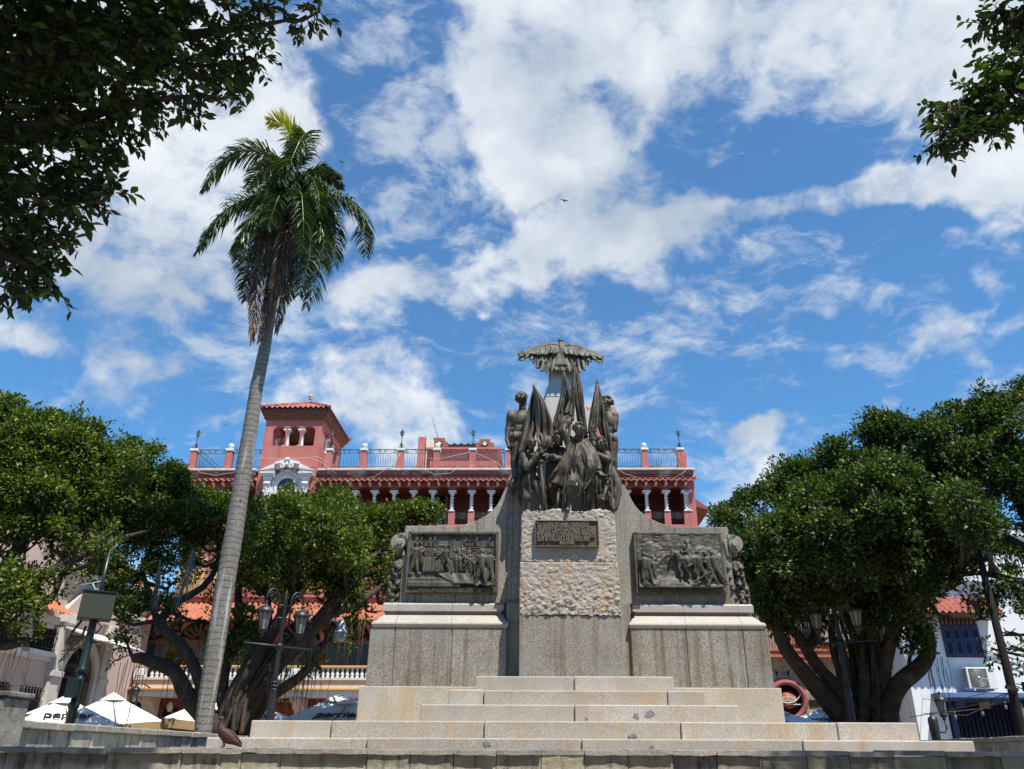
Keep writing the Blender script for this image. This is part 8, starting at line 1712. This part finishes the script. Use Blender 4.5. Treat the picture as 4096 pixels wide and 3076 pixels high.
m.build('slack_cable', MAT['iron'], rp)
def bulb_string(label, pts, bulbs):
    o = thing('string_lights', label, 'string lights', at(*pts[0]), 'strings of bulbs in the square'); m = MB(); P = path3(pts, 24, .0); m.tube(P, .010, 4); m.build('wire', MAT['iron'], o)
    for k in bulbs: m = MB(); c = P[k]; m.lathe([(.03, .0), (.035, -.07), (.02, -.09)], c, 8); h_ = m.build('bulb_socket', MAT['iron'], o); m = MB(); m.ell(c+Vector((0, 0, -.14)), (.04, .04, .06), nu=10, nv=8); m.build('bulb', MAT['frosted'], h_)
bulb_string('drooping wire of unlit bulbs over the round window', [(3060, 2660, 20), (3130, 2700, 20.5), (3220, 2640, 21), (3300, 2720, 21.5), (3420, 2680, 22)], (3, 6, 9, 13, 17, 21))
bulb_string('wire of unlit bulbs slung before the navy gateway', [(3780, 2850, 24), (3920, 2835, 24), (4040, 2800, 23), (4180, 2770, 23)], (2, 8, 14, 20))
# floodlight hanging from the fig tree
p = at(1362, 2528, 19.4); fl = thing('flood_lamp', 'grey bell shaped yard lamp hung in front of the balcony windows', 'lamp', p)
m = MB(); m.lathe([(.07, .28), (.09, .26), (.10, .08), (.15, .02), (.16, -.02)], p, 16); m.tube([p+Vector((0, 0, .26)), p+Vector((-.12, 0, .26)), p+Vector((-.3, .1, .28))], .025, 6); m.build('housing', MAT['grey_metal'], fl)
m = MB(); m.lathe([(.15, -.02), (.14, -.14), (.09, -.22), (.0, -.23)], p, 16); m.build('lens', MAT['frosted'], fl)
# hotel doorway lanterns
for px, py, lab in ((533, 2800, 'small black lantern on a bracket at the hotel corner above the white umbrella'),):
    p = at(px, py, 35.0); o = thing('wall_lantern', lab, 'lamp', p); lantern(o, p, .9, 4); m = MB(); m.tube([p+Vector((0, 0, .6)), p+Vector((.2, .2, .65)), p+Vector((.35, .6, .5))], .025, 6); m.build('bracket', MAT['iron'], o)
# ------------------------------------------------------------------ pigeon on the coping
pc = at(893, 2985, YF+.14); pg = thing('pigeon', 'brown pigeon standing on the coping of the front wall', 'pigeon', Vector((pc.x, pc.y, ztop)))
zb = ztop; m = MB(); sx = 1.0
def PG(x, z, y=0): return Vector((pc.x+x, pc.y+y, zb+z))
m.tube([PG(-.045, .215), PG(-.05, .18), PG(-.045, .15), PG(-.02, .115), PG(.02, .085), (PG(.06, .06)), PG(.10, .04)], [.017, .024, .030, .043, .050, .040, .018], 14)
m.ell(PG(-.05, .222, -.003), (.024, .022, .022)); m.tube([PG(-.068, .222, -.008), PG(-.085, .216, -.012)], [.007, .002], 7)
m.tube([PG(.05, .062), PG(.10, .04), PG(.155, .012)], [.034, .024, .012], 10, sx=.8)
o = m.build('body', pmat('rusty plumage', (.05, .022, .018), .6, .3, var=.35, vscale=14, blotch=(.05, .045, .05), blotchs=.6, blscale=12), pg); remeshed(o, .006, 3, .5)
for s_ in (-1, 1):
    m = MB(); G = []
    for i in range(10):
        f = i/9; c0 = PG(-.03+.17*f, .125-.095*f, s_*(.045-.02*f)); w = .038*math.sin(PI*min(1, .25+.72*f)); G.append([tuple(c0+Vector((.25*w*e, s_*.010*(1-e*e), w*e))) for e in (-1, -.5, 0, .5, 1)])
    m.slab(G, .010); m.build('wing', pmat('wing plumage', (.06, .026, .02), .6, .3, var=.3, vscale=18), pg)
    m = MB(); m.tube([PG(.0, .07, s_*.02), PG(.004, .03, s_*.02), PG(.0, .004, s_*.02)], [.010, .006, .005], 7)
    for a in (-.5, 0, .5): m.tube([PG(0, .006, s_*.02), PG(-.028*math.cos(a), .004, s_*.02+.028*math.sin(a))], [.005, .003], 5)
    m.build('leg', pmat('pink foot', (.35, .10, .08)), pg)
# ------------------------------------------------------------------ birds soaring far off
def bird(px, py, Y, span, roll, label):
    p = at(px, py, Y); o = thing('soaring_bird', label, 'bird', p, 'birds wheeling in the sky'); R = Matrix.Rotation(roll, 3, 'Y'); m = MB(); V = lambda x, y, z: p+R @ Vector((x*span, y*span, z*span))
    m.tube([V(0, -.22, 0), V(0, -.1, .01), V(0, .05, 0), V(0, .2, -.01)], [.02*span, .05*span, .06*span, .02*span], 8)
    G = [[tuple(V(x, y0+(y1-y0)*j/3, zc)) for j in range(4)] for x, y0, y1, zc in ((-.5, .06, .10, .10), (-.38, -.04, .12, .08), (-.2, -.08, .12, .05), (0, -.08, .12, .01), (.2, -.08, .12, .05), (.38, -.04, .12, .08), (.5, .06, .10, .10))]; m.slab(G, .012*span)
    m.slab([[tuple(V(x, y, 0)) for x in (-.06, 0, .06)] for y in (.15, .32)], .012*span); m.build('body', MAT['black'], o)
for px, py, Y, sp, ro, lab in ((1364, 647, 90, 1.0, .5, 'dark bird gliding just right of the palm crown'), (2258, 802, 90, 1.2, .2, 'dark bird gliding high between palm and monument, beneath the large cloud'), (155, 1613, 110, 1.5, -.5, 'dark bird soaring above the left fig tree'), (495, 1700, 110, 1.1, .9, 'small dark bird between left fig tree and hotel roof lantern'), (898, 1699, 110, .7, .2, 'tiny dark bird left of the palm trunk'), (2965, 625, 120, .6, .4, 'tiny bird specks high at the right under white cloud'), (632, 575, 120, .5, .4, 'tiny bird speck beside the overhanging boughs')): bird(px, py, Y, sp, ro, lab)

# pale house glimpsed beyond the gap between the pink house and the hotel
gh = thing('pale_house', 'pale house front glimpsed in the gap left of the hotel balcony', 'building', Vector((-20, 43, 0)))
m = MB(); m.box((-30, 43, 0), (-12, 50, 6.6)); m.build('wall', MAT['pale_pink'], gh)
m = MB(); tiles(m, -30, -12, 42.5, 6.6, 46, 8.0, per=.3, rows=6); m.build('roof', MAT['tile_orange'], gh)
for k in range(4): m = MB(); m.box((-27+3.6*k, 42.95, 3.4), (-25.8+3.6*k, 43, 5.4)); m.build('window', MAT['dark'], gh)
